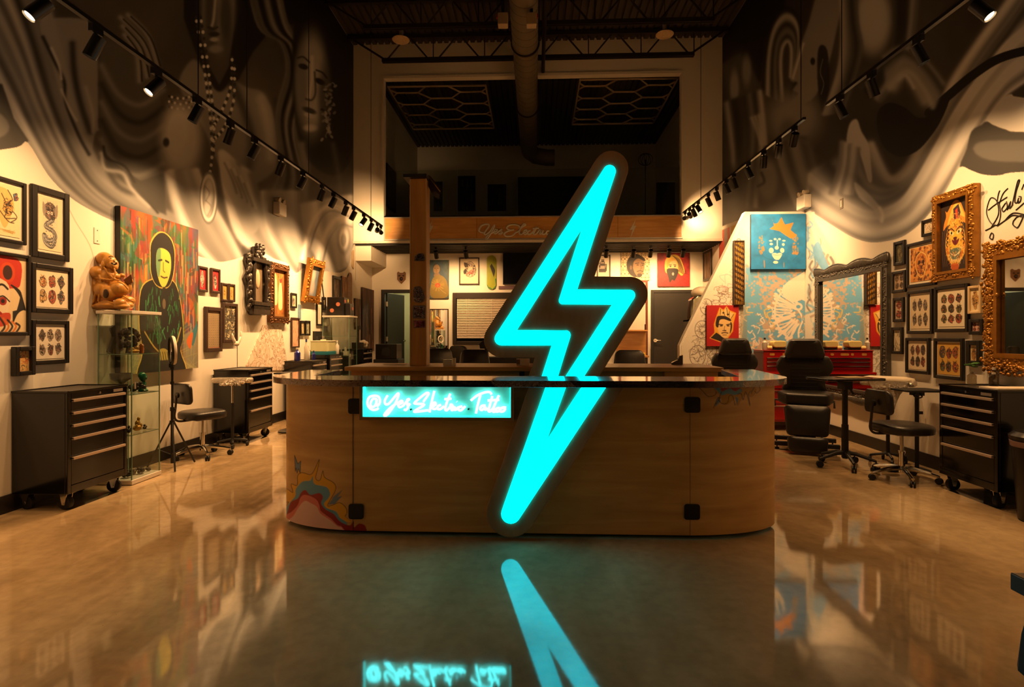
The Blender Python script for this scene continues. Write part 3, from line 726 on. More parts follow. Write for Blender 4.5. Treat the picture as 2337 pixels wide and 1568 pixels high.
# left edge of the slant as a function of height: (po[2]) -> (slant top)
sx = onY(1701, 483, PY)
xs = np.interp(P[..., 2], [0, po[1][1], po[2][1], sx.z], [po[1][0], po[1][0], po[2][0], sx.x])+.03
P[..., 0] = np.maximum(P[..., 0], xs)
o = gridmesh('painted_wall_art', P, c.lincol(), ART, wp)
# ================================================================ doors, window
M_DOOR = mat('charcoal_door', (34, 32, 30), .42, var=.08)
d1 = thing('door_1', 'dark grey door standing open on a pale corridor', 'door', (DX0, YB, 0)); tag(d1, kind='structure')
MB().frame(DX0-.07, 0, DX1+.07, DZ+.06, .09, YB-.04, YB+.14, .08, 0).build('door_frame', M_BLACKM, d1, 0, world=True)
a = math.radians(72); R = Matrix.Rotation(a, 3, 'Z')
lf = MB().obox(Vector((DX0+.04, YB+.14, 0))+R @ Vector((.42, .02, DZ/2)), (.84, .045, DZ-.04), R).build('door_leaf', M_DOOR, d1, 0, world=True)
hp = Vector((DX0+.04, YB+.14, 0))+R @ Vector((.77, -.03, 1.25))
MB().cyl(hp, hp+R @ Vector((0,-.05,0)), .025).cyl(hp+R @ Vector((.01,-.05,0)), hp+R @ Vector((-.13,-.05,0)), .011).build('door_handle', M_CHROME, lf, world=True)
for z in (.35, 1.3, 2.2): MB().box(DX0+.02, YB+.09, z-.06, DX0+.06, YB+.13, z+.06).build('hinge', M_ALU, d1, 0, world=True)
M_COR = mat('corridor_paint', (214, 212, 176), .6, var=.02)
struct('wall_corridor', MB().box(-4.4, 16.6, 0, -1.6, 16.7, 3).box(-1.7, YB+.12, 0, -1.6, 16.7, 3).box(-4.45, YB+.12, 0, -4.35, 16.7, 3).box(-4.4, YB+.12, 3, -1.6, 16.7, 3.1), M_COR, smooth=0)
cb = thing('dark_cabinet', 'tall black cabinet in the lit corridor behind the open door', 'cabinet', (-3.05, 16.3, 0))
MB().box(-3.3, 16.1, 0, -2.7, 16.6, 1.95).build('body', M_BLACKM, cb, 0, .01, world=True)
d2 = thing('door_2', 'closed black door in the back wall beside the slanted partition', 'door', (3.3, YB, 0)); tag(d2, kind='structure')
X0, X1, Z1 = onY(1485, 660, YB).x, onY(1585, 660, YB).x, onY(1485, 662, YB).z
MB().frame(X0, 0, X1, Z1, .07, YB-.05, YB, .07, 0).build('door_frame', M_BLACKM, d2, 0, world=True)
lf = MB().box(X0+.075, YB-.035, .01, X1-.075, YB-.002, Z1-.075).build('door_leaf', M_DOOR, d2, 0, world=True)
hp = onY(1495, 777, YB-.035)
MB().cyl(hp, hp+Vector((0,-.03,0)), .045).cyl(hp+Vector((-.01,-.06,0)), hp+Vector((.13,-.06,0)), .012).cyl(hp, hp+Vector((0,-.065,0)), .012).build('door_handle', M_CHROME, lf, world=True)
wd = thing('window_1', 'dark framed window with lowered white blinds on the back wall', 'window', (-1.3, YB, 1.2)); tag(wd, kind='structure')
a = onY(1033, 668, YB-.05); X0, Z1 = a.x, a.z; Z0 = onY(1033, 787, YB-.05).z; X1 = X0+2.0
fb = .09
MB().frame(X0, Z0, X1, Z1, fb, YB-.06, YB, fb+.06, fb).build('window_frame', mat('dark_window_frame', (40, 32, 26), .45), wd, 0, .005, world=True)
MB().box(X0+fb, YB-.012, Z0+fb, X1-fb, YB-.006, Z1-fb).build('window_pane', mat('night_glass', (16, 18, 22), .05), wd, 0, world=True)
mb = MB(); ns = 24; zz0 = Z0+fb+.1; zz1 = Z1-fb-.07
for k in range(ns):
    z = zz0+(zz1-zz0)*k/(ns-1)
    mb.add([(X0+fb+.02, YB-.02, z+.022), (X1-fb-.02, YB-.02, z+.022), (X1-fb-.02, YB-.05, z-.018), (X0+fb+.02, YB-.05, z-.018)], [(0,1,2,3)])
mb.build('blinds', mat('blind_slat', (208, 190, 168), .5, var=.03), wd, 0, world=True)
for x in (X0+.35, X0+1.0, X1-.35): MB().cyl((x, YB-.055, zz0), (x, YB-.055, zz1), .004, n=6).build('blind_cord', M_WHITE, wd, world=True)
# ================================================================ ceiling works
def joist(Y, label):
    t = thing('roof_joist', label, 'joist', (0, Y, 7.42), group=None)
    mb = MB().box(-3.38, Y-.05, 7.42, 3.42, Y-.012, 7.50).box(-3.38, Y+.012, 7.42, 3.42, Y+.05, 7.50); mb.build('bottom_chord', M_STEEL, t, 0, world=True)
    MB().box(XL+.02, Y-.05, 7.93, XR-.02, Y+.05, 8.01).build('top_chord', M_STEEL, t, 0, world=True)
    n = 6; st = 6.8/n; mb = MB()
    for k in range(n):
        x0 = -3.38+k*st; xm = x0+st/2
        mb.cyl((x0+.1, Y, 7.47), (xm-.05, Y, 7.96), .018, n=6).cyl((xm+.05, Y, 7.96), (x0+st-.1, Y, 7.47), .018, n=6)
        mb.cyl((x0+st, Y, 7.47), (x0+st, Y, 7.96), .012, n=6)
    mb.cyl((-3.3, Y, 7.47), (-4.05, Y, 7.95), .022, n=6).cyl((3.34, Y, 7.47), (4.05, Y, 7.95), .022, n=6)
    mb.build('web_bracing', M_STEEL, t, world=True)
    return t
joist(12.45, 'open web steel roof joist just in front of the mezzanine wall')
joist(11.1, 'open web steel roof joist over the two round ceiling lamps')
du = thing('air_duct', 'round spiral air duct running under the roof into the mezzanine', 'duct', (-.2, 12, 7.1))
M_DUCT = mat('painted_duct', (112, 102, 88), .5, .1, var=.08)
pts = []; rad = []
MB().tube([(-.2, 5.2, 7.1), (-.2, 17.3, 7.1)], .25, 28).build('duct_pipe', M_DUCT, du, world=True)
mb = MB().tube([(-.2+.252*math.cos(q), 5.4+q/(2*PI)*.26, 7.1+.252*math.sin(q)) for q in np.linspace(0, 2*PI*45, 45*20)], .004, 4)
mb.build('duct_seam', mat('duct_seam', (88, 78, 66), .5), du, world=True)
MB().tube([(-.2,17.3,7.1),(-.18,17.6,7.08),(0,17.85,7.02),(.35,18,7.0),(.6,18,7.0)], .25, 20).build('elbow', M_DUCT, du, world=True)
for y in (8.6, 11.1, 14.2): MB().tube([(-.2+.27*math.cos(q), y, 7.1+.27*math.sin(q)) for q in np.linspace(PI, 2*PI, 14)], .02, 4).box(-.48, y-.02, 7.1, -.46, y+.02, ZC).box(.06, y-.02, 7.1, .08, y+.02, ZC).build('strap', M_STEEL, du, world=True)
pi = thing('sprinkler_pipe', 'thin dark sprinkler pipe running beside the round duct', 'pipe', (.17, 12, 7.35))
MB().cyl((.17, 5, 7.35), (.17, 17.5, 7.35), .04).build('pipe', M_STEEL, pi, world=True)
for y in (7.2, 10.0, 13.8): MB().cyl((.17, y, 7.3), (.17, y, ZC), .012, n=8).build('hanger_rod', M_STEEL, pi, world=True)
for px_, side in ((1148, 'left'), (1213, 'right')):
    p = onY(px_, 47, 9.6)
    t = thing('ceiling_speaker', 'small beige box fixed to the joist on the %s side of the duct' % side, 'speaker', p)
    MB().obox((0,0,0), (.17, .16, .2)).build('case', mat('beige_plastic', (168, 148, 120), .5), t, 0, .012)
    MB().box(-.025, -.025, .1, .025, .025, 8.04-p.z if side == 'left' else .19).build('bracket', M_BLACKM, t, 0)
    MB().obox((-.1 if side == 'left' else .1, 0, .07), (.02, .06, .06)).build('signal_lamp', mat('red_plastic', (150, 30, 22), .4), t, 0)
for px_, py_, lb in ((915, 92, 'round unlit glass high bay lamp hanging left of the duct'), (1517, 80, 'round unlit glass high bay lamp hanging right of the duct')):
    p = onY(px_, py_, 11.3)
    t = thing('pendant_lamp', lb, 'lamp', p)
    MB().lathe([(.001,-.035),(.08,-.03),(.16,-.01),(.175,.01),(.15,.035),(.06,.07),(.04,.10)], 28).build('lamp_shade', mat('ribbed_glass', (196, 168, 128), .35, var=.3, scale=30, bump=.4), t)
    MB().cyl((0,0,.09), (0,0,.22), .045).build('lamp_socket', M_ALU, t)
    MB().cyl((0,0,.2), (0,0,ZC-p.z), .008, n=6).build('hanging_rod', M_STEEL, t)
# hexagon light grids on the mezzanine ceiling
M_HEX = mat('unlit_tube', (160, 140, 112), .45)
def hexgrid(cx, y0, y1, x0, x1, label):
    t = thing('hexagon_light', label, 'ceiling light', ((x0+x1)/2, (y0+y1)/2, 7.45))
    z = 7.45
    MB().tube([(x0,y0,z),(x1,y0,z),(x1,y1,z),(x0,y1,z)], .028, 6, closed=True).build('outer_frame', M_HEX, t, world=True)
    mb = MB(); s = (x1-x0)/6.0; h = (y1-y0)/8.0
    def seg(a, b):
        t0, t1 = 0., 1.
        for k_, lo, hi in ((0, x0, x1), (1, y0, y1)):
            d = b[k_]-a[k_]
            if abs(d) < 1e-9:
                if not lo <= a[k_] <= hi: return
                continue
            u0, u1 = sorted(((lo-a[k_])/d, (hi-a[k_])/d)); t0 = max(t0, u0); t1 = min(t1, u1)
        if t1-t0 > .05: mb.cyl((a[0]+(b[0]-a[0])*t0, a[1]+(b[1]-a[1])*t0, z), (a[0]+(b[0]-a[0])*t1, a[1]+(b[1]-a[1])*t1, z), .022, n=6)
    for i in range(-1, 5):
        for j in range(-1, 6):
            cx_ = x0+s*1.5*i*1.333+s; cy_ = y0+h*2*j+(h if i % 2 else 0)
            V = [(cx_+s*1.333, cy_), (cx_+s*.667, cy_+h), (cx_-s*.667, cy_+h), (cx_-s*1.333, cy_), (cx_-s*.667, cy_-h), (cx_+s*.667, cy_-h)]
            for k in range(3): seg(V[k], V[k+1])
    mb.build('tube_lamp', M_HEX, t, world=True)
hexgrid(0, 13.75, 16.6, onY(886, 190, 13.75).x, onY(1108, 190, 13.75).x, 'unlit hexagon tube light grid on the mezzanine ceiling left of the duct')
hexgrid(0, 13.55, 16.4, onY(1324, 180, 13.55).x, onY(1548, 180, 13.55).x, 'unlit hexagon tube light grid on the mezzanine ceiling right of the duct')
# ================================================================ track lights
WARM = (1.0, .54, .215)
M_LENS = emis('lit_lens', (1.0, .66, .32), 30.)
def head(p, target, label, cat='spotlight', power=60., size=1., group=None, cone=118, lit=False):
    t = thing('track_spotlight', label, cat, p, group=group)
    d = (Vector(target)-Vector(p)-Vector((0,0,-.12*size))).normalized()
    c0 = Vector((0,0,-.13*size))
    MB().obox((0,0,-.025*size), (.035*size, .1*size, .05*size)).cyl((0,0,-.04*size), c0, .012*size, n=8).build('mount', M_BLACK, t)
    b0 = c0-d*.06*size; b1 = c0+d*.10*size
    dq = d.to_track_quat('Z', 'Y').to_matrix(); dep = .012 if lit else .075
    m_ = MB().lathe([(.001,0),(.045*size,0),(.045*size,.16*size),(.040*size,.16*size),(.038*size,(.16-dep)*size),(.001,(.16-dep)*size)], 18)
    m_.v = [tuple(b0+dq @ Vector(v)) for v in m_.v]; m_.build('can', M_BLACK, t)
    l0_ = b0+d*(.16-dep)*size
    MB().cyl(l0_, l0_+d*.002, .033*size, n=16).build('lens', M_LENS, t)
    l = bpy.data.lights.new('lamp', 'SPOT'); l.energy = power; l.color = WARM; l.spot_size = math.radians(cone); l.spot_blend = 1.0; l.shadow_soft_size = .03
    lo = bpy.data.objects.new('lamp', l); COL.objects.link(lo); lo.parent = t
    lo.location = b1+d*.02; lo.rotation_euler = d.to_track_quat('-Z', 'Y').to_euler()
    return t
XT = 3.15
def track(pts, label, nears):
    t = thing('lighting_track', label, 'track', pts[0])
    mb = MB()
    for a, b in zip(pts[:-1], pts[1:]):
        a, b = Vector(a), Vector(b); d = (b-a); R = d.to_track_quat('Y', 'Z').to_matrix()
        mb.obox((a+b)/2, (.036, d.length, .03), R)
    mb.build('rail', M_BLACK, t, 0, world=True)
    for y in nears:
        k = min(range(len(pts)-1), key=lambda i: 0 if pts[i][1] <= y <= pts[i+1][1] else 9)
        f = (y-pts[k][1])/(pts[k+1][1]-pts[k][1]); z = pts[k][2]+(pts[k+1][2]-pts[k][2])*f; x = pts[k][0]+(pts[k+1][0]-pts[k][0])*f
        MB().cyl((x, y, z), (x, y, ZC), .005, n=5).build('cable', M_BLACK, t, world=True)
    return t
LT = [onX(a, b, -XT) for a, b in ((140,0),(525,275),(872,516))]
l0 = LT[0]+(LT[0]-LT[1]).normalized()*3.4
track([tuple(l0)]+[tuple(p) for p in LT], 'black lighting track hung along the wall with the two draped women', (3.2, 5.2, 6.1, 7.8, 10.8))
R1 = [onX(a, b, XT) for a, b in ((2202,0),(1888,238))]; r0 = R1[0]+(R1[0]-R1[1]).normalized()*3.2
track([tuple(r0)]+[tuple(p) for p in R1], 'nearer black lighting track above the gold framed tiger painting', (3.4, 6.0))
R2 = [onX(a, b, XT) for a, b in ((1836,270),(1559,486))]
track([tuple(p) for p in R2], 'farther black lighting track above the blue crown painting', (6.9, 11.0))
LH = [(93,20,1),(219,88,0),(357,176,1),(450,232,0),(526,287,0),(581,316,0),(641,355,0),(691,385,0),(735,419,0),(761,438,0),(789,455,0),(807,467,0),(830,481,1),(847,494,0),(861,503,0),(869,508,0)]
for i, (a, b, lit) in enumerate(LH):
    p = onX(a, b, -XT); p = Vector((p.x, p.y, np.interp(p.y, [q.y for q in (l0, *LT)], [q.z for q in (l0, *LT)])-.015))
    tg = (XL, p.y-(1.3 if lit else (.25 if i % 2 else -.35)), 1.3)
    if i > 13: tg = (-3.75, YM, 3.5+.5*(i-14))
    where = ['first', 'second', 'third', 'fourth', 'fifth', 'sixth', 'seventh', 'eighth', 'ninth', 'tenth', 'eleventh', 'twelfth', 'thirteenth', 'fourteenth', 'fifteenth', 'last'][i]
    head(p, tg, 'black spotlight %s, %s along the track over the draped women mural' % ('with glaring lens' if lit else 'turned to the wall', where), power=PWL*(.46 if i < 4 else .76 if i < 8 else .72 if i < 12 else .95), group='spotlights on the left track', lit=lit, cone=118 if i < 14 else 64)
RH = [(2237,12,1),(2096,100,0),(1989,178,0),(1917,228,0),(1813,293,0),(1777,322,0),(1743,346,1),(1708,372,0),(1675,397,0),(1658,411,0),(1636,428,0),(1617,442,0),(1594,460,1),(1583,468,0),(1574,475,0),(1564,482,0)]
for i, (a, b, lit) in enumerate(RH):
    p = onX(a, b, XT)
    tr = [r0, *R1] if i < 4 else R2
    p = Vector((p.x, p.y, np.interp(p.y, [q.y for q in tr], [q.z for q in tr])-.015))
    tg = (XR, p.y-(1.3 if lit else (.3 if i % 2 else -.3)), 1.35)
    if 4 <= i <= 6: tg = (3.4, PY, 1.7)
    if i > 13: tg = (3.7, YM, 3.6+.5*(i-14))
    where = ['first', 'second', 'third', 'fourth', 'fifth', 'sixth', 'seventh', 'eighth', 'ninth', 'tenth', 'eleventh', 'twelfth', 'thirteenth', 'fourteenth', 'fifteenth', 'last'][i]
    head(p, tg, 'black spotlight %s, %s along the tracks over the draped cloth mural' % ('with glaring lens' if lit else 'turned to the wall', where), power=PWR*(.54 if i < 4 else .85 if i < 7 else .72), group='spotlights on the right tracks', lit=lit, cone=118 if i < 14 else 64)
for i, (a, b, lb) in enumerate(((995,568,'lit spotlight above the painting of a veiled woman'),(1063,568,'lit spotlight above the framed curled animal print'),(1384,562,'ceiling spotlight nearest the lightning bolt under the mezzanine'),(1446,560,'ceiling spotlight above the patterned portrait of a man'),(1485,560,'ceiling spotlight between the two portraits'),(1527,558,'ceiling spotlight above the masked blonde portrait'),(1559,557,'ceiling spotlight at the right end under the mezzanine'))):
    p = onY(a, b, 13.35); p.z = 3.47
    head(p, (p.x+(.1 if i < 2 else 0), YB, 2.2 if i > 1 else 1.9), 'black '+lb, power=PWB*(1 if i < 2 else .8), size=1.15, group='spotlights under the mezzanine', cone=130)
# unseen heads on the same tracks, added to brighten foreground floor and counter front
for i, (x_, y_, z_) in enumerate(((-XT, 2.4, 3.65), (-XT, 1.1, 3.65), (XT, 2.7, 3.92), (XT, 1.4, 3.92))):
    head((x_, y_, z_), (math.copysign(XR, x_), y_, 1.3), 'unseen spotlight beyond the picture edge on the %s, %s' % (('mural of women track', 'mural of cloth track')[i//2], ('nearer the counter', 'farther from the counter')[i % 2]), power=PWL*.36, group='spotlights out of frame')
# corridor lamp
t = thing('corridor_lamp', 'pale ceiling lamp in the corridor behind the open door', 'lamp', (-3.1, 15.6, 2.97))
MB().lathe([(.18,0),(.18,-.03),(.12,-.07),(.01,-.08)], 20).build('diffuser', emis('corridor_glow', (1, .88, .5), 45.), t)
# ================================================================ reception counter
def proj(x, y, z):
    xc = x*math.cos(TH)+y*math.sin(TH); yc = -x*math.sin(TH)+y*math.cos(TH)
    return CX+F*xc/yc, YH-F*(z-H)/yc
CYF = 3.93; CZ0, CZ1 = .034, 1.055
def plan(a0, b0, a1, b1, yf, yb, xl, xr, n=28):
    """outer plan of the counter: back left -> front -> back right"""
    pts = [(xl-a0, yb)]
    pts += [(xl-a0*math.cos(t), yf+b0-b0*math.sin(t)) for t in np.linspace(0, PI/2, n)]
    pts += [(xr+a1*math.sin(t), yf+b1-b1*math.cos(t)) for t in np.linspace(0, PI/2, n)]
    pts += [(xr+a1, yb)]
    return pts
BP = plan(.72, .36, .76, .38, CYF, 4.95, -1.17, 1.0)
ctr = thing('reception_counter', 'curved plywood reception counter with flame paintings on its rounded corners', 'counter', (0, CYF, 0))
def counter_paint():
    c = Cv(630, 870, 1775, 1230, 1.6, (0,0,0))
    q = lambda pts: [(600+a/3.652, 820+b/3.652) for a, b in pts]
    YEL, BLU, RED, PNK, BLK, GRB = (222,168,36), (96,156,196), (150,26,30), (226,190,190), (30,26,26), (104,132,170)
    outer = q([(120,1460),(165,1330),(185,1240),(215,1190),(180,1190),(172,1130),(195,1080),(250,1110),(235,1040),(285,1050),(290,970),(330,945),(400,960),(440,900),(470,835),(455,920),(440,985),(455,1010),(480,1000),(500,930),(515,985),(590,1030),(605,1090),(540,1215),(580,1215),(640,1195),(690,1235),(700,1280),(685,1310),(740,1360),(640,1360),(560,1460)])
    c.poly(outer, YEL, 1, 5); c.line(spl(outer[1:-3], 5), BLK, 1.1)
    c.poly(q([(120,1460),(170,1340),(190,1250),(220,1200),(270,1140),(275,1080),(330,1020),(395,1010),(415,975),(430,1040),(530,1065),(560,1120),(545,1160),(510,1200),(530,1240),(610,1270),(640,1320),(700,1370),(640,1460)]), BLU, 1, 5)
    c.poly(q([(120,1460),(180,1350),(205,1270),(235,1190),(290,1160),(320,1110),(355,1090),(395,1130),(470,1115),(500,1150),(485,1200),(520,1250),(590,1290),(640,1350),(720,1385),(755,1350),(760,1400),(800,1370),(850,1385),(865,1430),(860,1475),(600,1480)]), RED, 1, 5)
    c.poly(q([(120,1480),(180,1360),(195,1300),(240,1270),(290,1215),(315,1150),(360,1130),(440,1165),(470,1215),(480,1260),(520,1295),(570,1330),(620,1380),(660,1400),(668,1480)]), (214,120,112), 1, 5)
    c.poly(q([(120,1490),(190,1360),(250,1310),(300,1230),(350,1180),(400,1200),(450,1230),(480,1285),(560,1340),(620,1390),(662,1410),(665,1490)]), PNK, 1, 5)
    b = q([(264,800),(290,870),(316,848),(310,950),(296,912),(285,950),(276,905),(270,935)]); c.poly(b, GRB); c.line(b+b[:1], BLK, 1.2)
    b = q([(665,1085),(620,1150),(660,1140),(600,1205),(545,1210),(590,1150),(570,1160)]); c.poly(b, GRB)
    q2 = lambda pts: [(1080+a/3.246, 820+b/3.246) for a, b in pts]
    c.poly(q2([(1900,150),(1960,200),(2060,205),(2100,230),(2060,280),(2010,260),(1960,345),(1945,290),(1890,330),(1850,330),(1830,260),(1800,250),(1780,200),(1800,150)]), YEL, .8, 4)
    c.poly(q2([(1830,150),(1840,235),(1900,225),(1960,240),(1990,200),(2040,210),(2050,150)]), RED, 1, 4)
    c.poly(q2([(1770,205),(1800,180),(1830,185),(1840,240),(1900,215),(1940,240),(1980,215),(1990,240),(1940,265),(1890,255),(1840,265),(1800,225)]), BLU, 1, 4)
    for b in ([(1812,280),(1790,355),(1835,310)], [(1940,275),(1955,345),(1966,290)]): c.poly(q2(b), GRB)
    for s in ([(1660,200),(1700,235),(1740,275),(1790,265),(1800,240)], [(1840,240),(1820,300),(1850,330),(1885,320),(1895,275),(1920,270),(1940,340)], [(1960,260),(1985,255),(2000,300),(2020,240),(2050,345),(2040,260),(2060,235)], [(2060,255),(2080,210),(2110,195),(2125,225),(2100,250),(2085,235)], [(1780,360),(1810,290),(1830,285),(1812,310),(1785,345)]):
        c.line(q2(s), BLK, 1.3, 1, False, 5)
    return c
def counter_body():
    c = counter_paint(); a = c.lincol()
    P = np.array(BP); d = np.r_[0, np.cumsum(np.linalg.norm(np.diff(P, axis=0), axis=1))]
    nu = 1200; nv = 240
    s = np.linspace(0, d[-1], nu); X = np.interp(s, d, P[:, 0]); Y = np.interp(s, d, P[:, 1])
    Z = np.linspace(CZ1, CZ0, nv)
    G = np.stack([np.broadcast_to(X, (nv, nu)), np.broadcast_to(Y, (nv, nu)), np.broadcast_to(Z[:, None], (nv, nu))], -1).astype(float)
    xc = G[..., 0]*math.cos(TH)+G[..., 1]*math.sin(TH); yc = -G[..., 0]*math.sin(TH)+G[..., 1]*math.cos(TH)
    px = CX+F*xc/yc; py = YH-F*(G[..., 2]-H)/yc
    tx = np.gradient(X, s); ty = np.gradient(Y, s); face = (X*ty-Y*tx)  # outward normal (ty, -tx) against the view ray
    gx = np.clip((px-c.x0)*c.k, 0, c.w-1.001); gy = np.clip((py-c.y0)*c.k, 0, c.h-1.001); ix, iy = gx.astype(int), gy.astype(int); fx, fy = (gx-ix), (gy-iy)
    bl = lambda q: (lambda f, g: (q[iy, ix]*(1-f)+q[iy, ix+1]*f)*(1-g)+(q[iy+1, ix]*(1-f)+q[iy+1, ix+1]*f)*g)(fx[..., None] if q.ndim == 3 else fx, fy[..., None] if q.ndim == 3 else fy)
    al = bl(c.m); col = bl(a*c.m[..., None])/np.maximum(al, 1e-4)[..., None]; al[:, face > -.15] = 0
    return gridmesh('front_panel', G, col, wood('painted_plywood', (226,186,120), (190,146,86), (1.0,1.0,9), attr=True), ctr, al)
body = counter_body()
# inner skin, toe kick
mb = MB(); BI = plan(.68, .33, .72, .35, CYF+.04, 4.95, -1.17, 1.0)
mb.add([(x, y, CZ0) for x, y in BI]+[(x, y, CZ1) for x, y in BI], [(i, i+1, len(BI)+i+1, len(BI)+i) for i in range(len(BI)-1)]); mb.build('inner_panel', M_PLY, ctr, world=True)
TK = plan(.62, .28, .66, .30, CYF+.07, 4.92, -1.17, 1.0)
MB().prism(TK, lambda u, v, s: (u, v, .001+s*.05)).build('toe_kick', M_BLACKM, ctr, 0, world=True)
for sx in (805, 1575):
    X_ = onY(sx, 1000, CYF).x; MB().box(X_-.0009, CYF-.0006, CZ0, X_+.0009, CYF+.01, CZ1).build('panel_seam', mat('dark_seam'), ctr, 0, world=True)
for cx_, cy_ in ((812, 927), (813, 1167), (1580, 924), (1579, 1168)):
    p = onY(cx_, cy_, CYF); mb = MB(); h = .053
    mb.prism(rrect(p.x-h, p.z-h, p.x+h, p.z+h, .018), lambda u, v, s: (u, CYF-.001-.008*s, v))
    o = mb.build('cover_plate', mat('black_plastic', (20,18,17), .4, bump=.25, bscale=120), ctr, 0, .002, world=True)
    tag(o, 'black rounded square cover plate')
    for dx_ in (-.6, .6):
        for dz_ in (-.6, .6): MB().cyl((p.x+dx_*h, CYF-.009, p.z+dz_*h), (p.x+dx_*h, CYF-.012, p.z+dz_*h), .006, n=8).build('screw', M_STEEL, o, world=True)
# countertop
def top_mat():
    m, t, b = nt('collage_stone_top'); N = t.nodes; L = t.links
    tc = N.new('ShaderNodeTexCoord')
    v = N.new('ShaderNodeTexVoronoi'); v.inputs['Scale'].default_value = 5.5; mp = N.new('ShaderNodeMapping'); mp.inputs['Scale'].default_value = (1, 1.3, 1.6); mp.inputs['Rotation'].default_value = (.3, .2, .5)
    L.new(tc.outputs['Object'], mp.inputs['Vector']); L.new(mp.outputs['Vector'], v.inputs['Vector'])
    sp = N.new('ShaderNodeSeparateColor'); L.new(v.outputs['Color'], sp.inputs['Color'])
    r = ramp(N, [(0, (14,12,14)), (.22, (56,48,44)), (.42, (20,28,40)), (.6, (84,70,64)), (.8, (36,30,30)), (1, (116,108,104))]); L.new(sp.outputs[0], r.inputs['Fac'])
    n1 = N.new('ShaderNodeTexNoise'); n1.inputs['Scale'].default_value = 22; n1.inputs['Detail'].default_value = 8; n1.inputs['Distortion'].default_value = 2.5; L.new(mp.outputs['Vector'], n1.inputs['Vector'])
    r2 = ramp(N, [(.42, (40,32,30)), (.5, (255,240,230)), (.56, (70,60,56)), (.66, (205,190,180))]); L.new(n1.outputs['Fac'], r2.inputs['Fac'])
    mx = N.new('ShaderNodeMix'); mx.data_type = 'RGBA'; mx.blend_type = 'OVERLAY'; mx.inputs[0].default_value = .75
    L.new(r.outputs['Color'], mx.inputs[6]); L.new(r2.outputs['Color'], mx.inputs[7])
    # coloured comic sheets towards the right hand end
    sx = N.new('ShaderNodeSeparateXYZ'); L.new(tc.outputs['Object'], sx.inputs[0])
    mr = N.new('ShaderNodeMapRange'); mr.inputs[1].default_value = 1.0; mr.inputs[2].default_value = 1.35; L.new(sx.outputs['X'], mr.inputs[0])
    r3 = ramp(N, [(0, (150,110,90)), (.3, (178,96,70)), (.5, (128,148,158)), (.75, (196,180,160)), (1, (96,120,140))]); L.new(sp.outputs[1], r3.inputs['Fac'])
    m2 = N.new('ShaderNodeMix'); m2.data_type = 'RGBA'; m2.blend_type = 'MULTIPLY'; m2.inputs[0].default_value = .5; L.new(r3.outputs['Color'], m2.inputs[6]); L.new(r2.outputs['Color'], m2.inputs[7])
    m3 = N.new('ShaderNodeMix'); m3.data_type = 'RGBA'; L.new(mr.outputs[0], m3.inputs[0]); L.new(mx.outputs[2], m3.inputs[6]); L.new(m2.outputs[2], m3.inputs[7])
    ml = N.new('ShaderNodeMapRange'); ml.inputs[1].default_value = -.9; ml.inputs[2].default_value = -1.3; L.new(sx.outputs['X'], ml.inputs[0])
    r4 = ramp(N, [(.35, (88,66,54)), (.5, (160,130,108)), (.65, (112,86,72))]); L.new(n1.outputs['Fac'], r4.inputs['Fac'])
    m4 = N.new('ShaderNodeMix'); m4.data_type = 'RGBA'; L.new(ml.outputs[0], m4.inputs[0]); L.new(m3.outputs[2], m4.inputs[6]); L.new(r4.outputs['Color'], m4.inputs[7])
    L.new(m4.outputs[2], b.inputs['Base Color'])
    b.inputs['Roughness'].default_value = .12; b.inputs['Coat Weight'].default_value = .6; b.inputs['Coat Roughness'].default_value = .04
    return m
TP = plan(.79, .50, .82, .52, 3.75, 4.86, -1.17, 1.0)
TP = TP[:-1]+[(1.91, 5.08), (1.63, 5.08)]+[(1.48, 4.18), (-1.65, 4.18), (-1.69, 4.86)]
MB().prism(TP, lambda u, v, s: (u, v, 1.056+.044*s)).build('countertop', top_mat(), ctr, 30, .003, world=True)
# ---------------------------------------------------------------- desk behind, plywood pillar
desk = thing('rear_desk', 'long maple desk standing behind the curved reception counter', 'desk', (0, 5.8, 0))
MB().box(-1.84, 5.42, 1.056, 1.765, 6.16, 1.096).build('desk_top', M_PLY, desk, 0, .004, world=True)
MB().box(-1.80, 5.50, 0, 1.25, 5.54, 1.056).build('front_board', M_PLY, desk, 0, world=True)
MB().box(1.22, 5.45, 0, 1.72, 6.1, 1.056).build('pedestal', M_PLY, desk, 0, .003, world=True)
MB().box(-1.80, 5.54, 0, -1.76, 6.1, 1.056).build('side_board', M_PLY, desk, 0, world=True)
p = onY(1191, 855, 5.5); MB().box(p.x-.025, 5.488, p.z-.03, p.x+.025, 5.5, p.z+.03).build('socket', M_BLACKM, desk, 0, .003, world=True)
pil = thing('plywood_pillar', 'tall square plywood pillar with stickers standing on the rear desk', 'pillar', (-1.16, 5.74, 1.096))
PX0, PX1 = onY(936, 600, 5.65).x, onY(973, 600, 5.65).x
MB().box(PX0, 5.65, 1.097, PX1, 5.84, 2.965).build('post', M_PLYV, pil, 0, .003, world=True)
MB().box(PX0-.003, 5.645, 1.097, PX0+.006, 5.66, 2.968).box(PX1-.006, 5.645, 1.097, PX1+.003, 5.66, 2.968).build('corner_strip', mat('pale_wood_edge', (196,160,110), .5), pil, 0, world=True)
MB().box(PX0-.06, 5.60, 2.966, PX1+.01, 5.9, 3.0).build('cap', M_BLACKM, pil, 0, world=True)
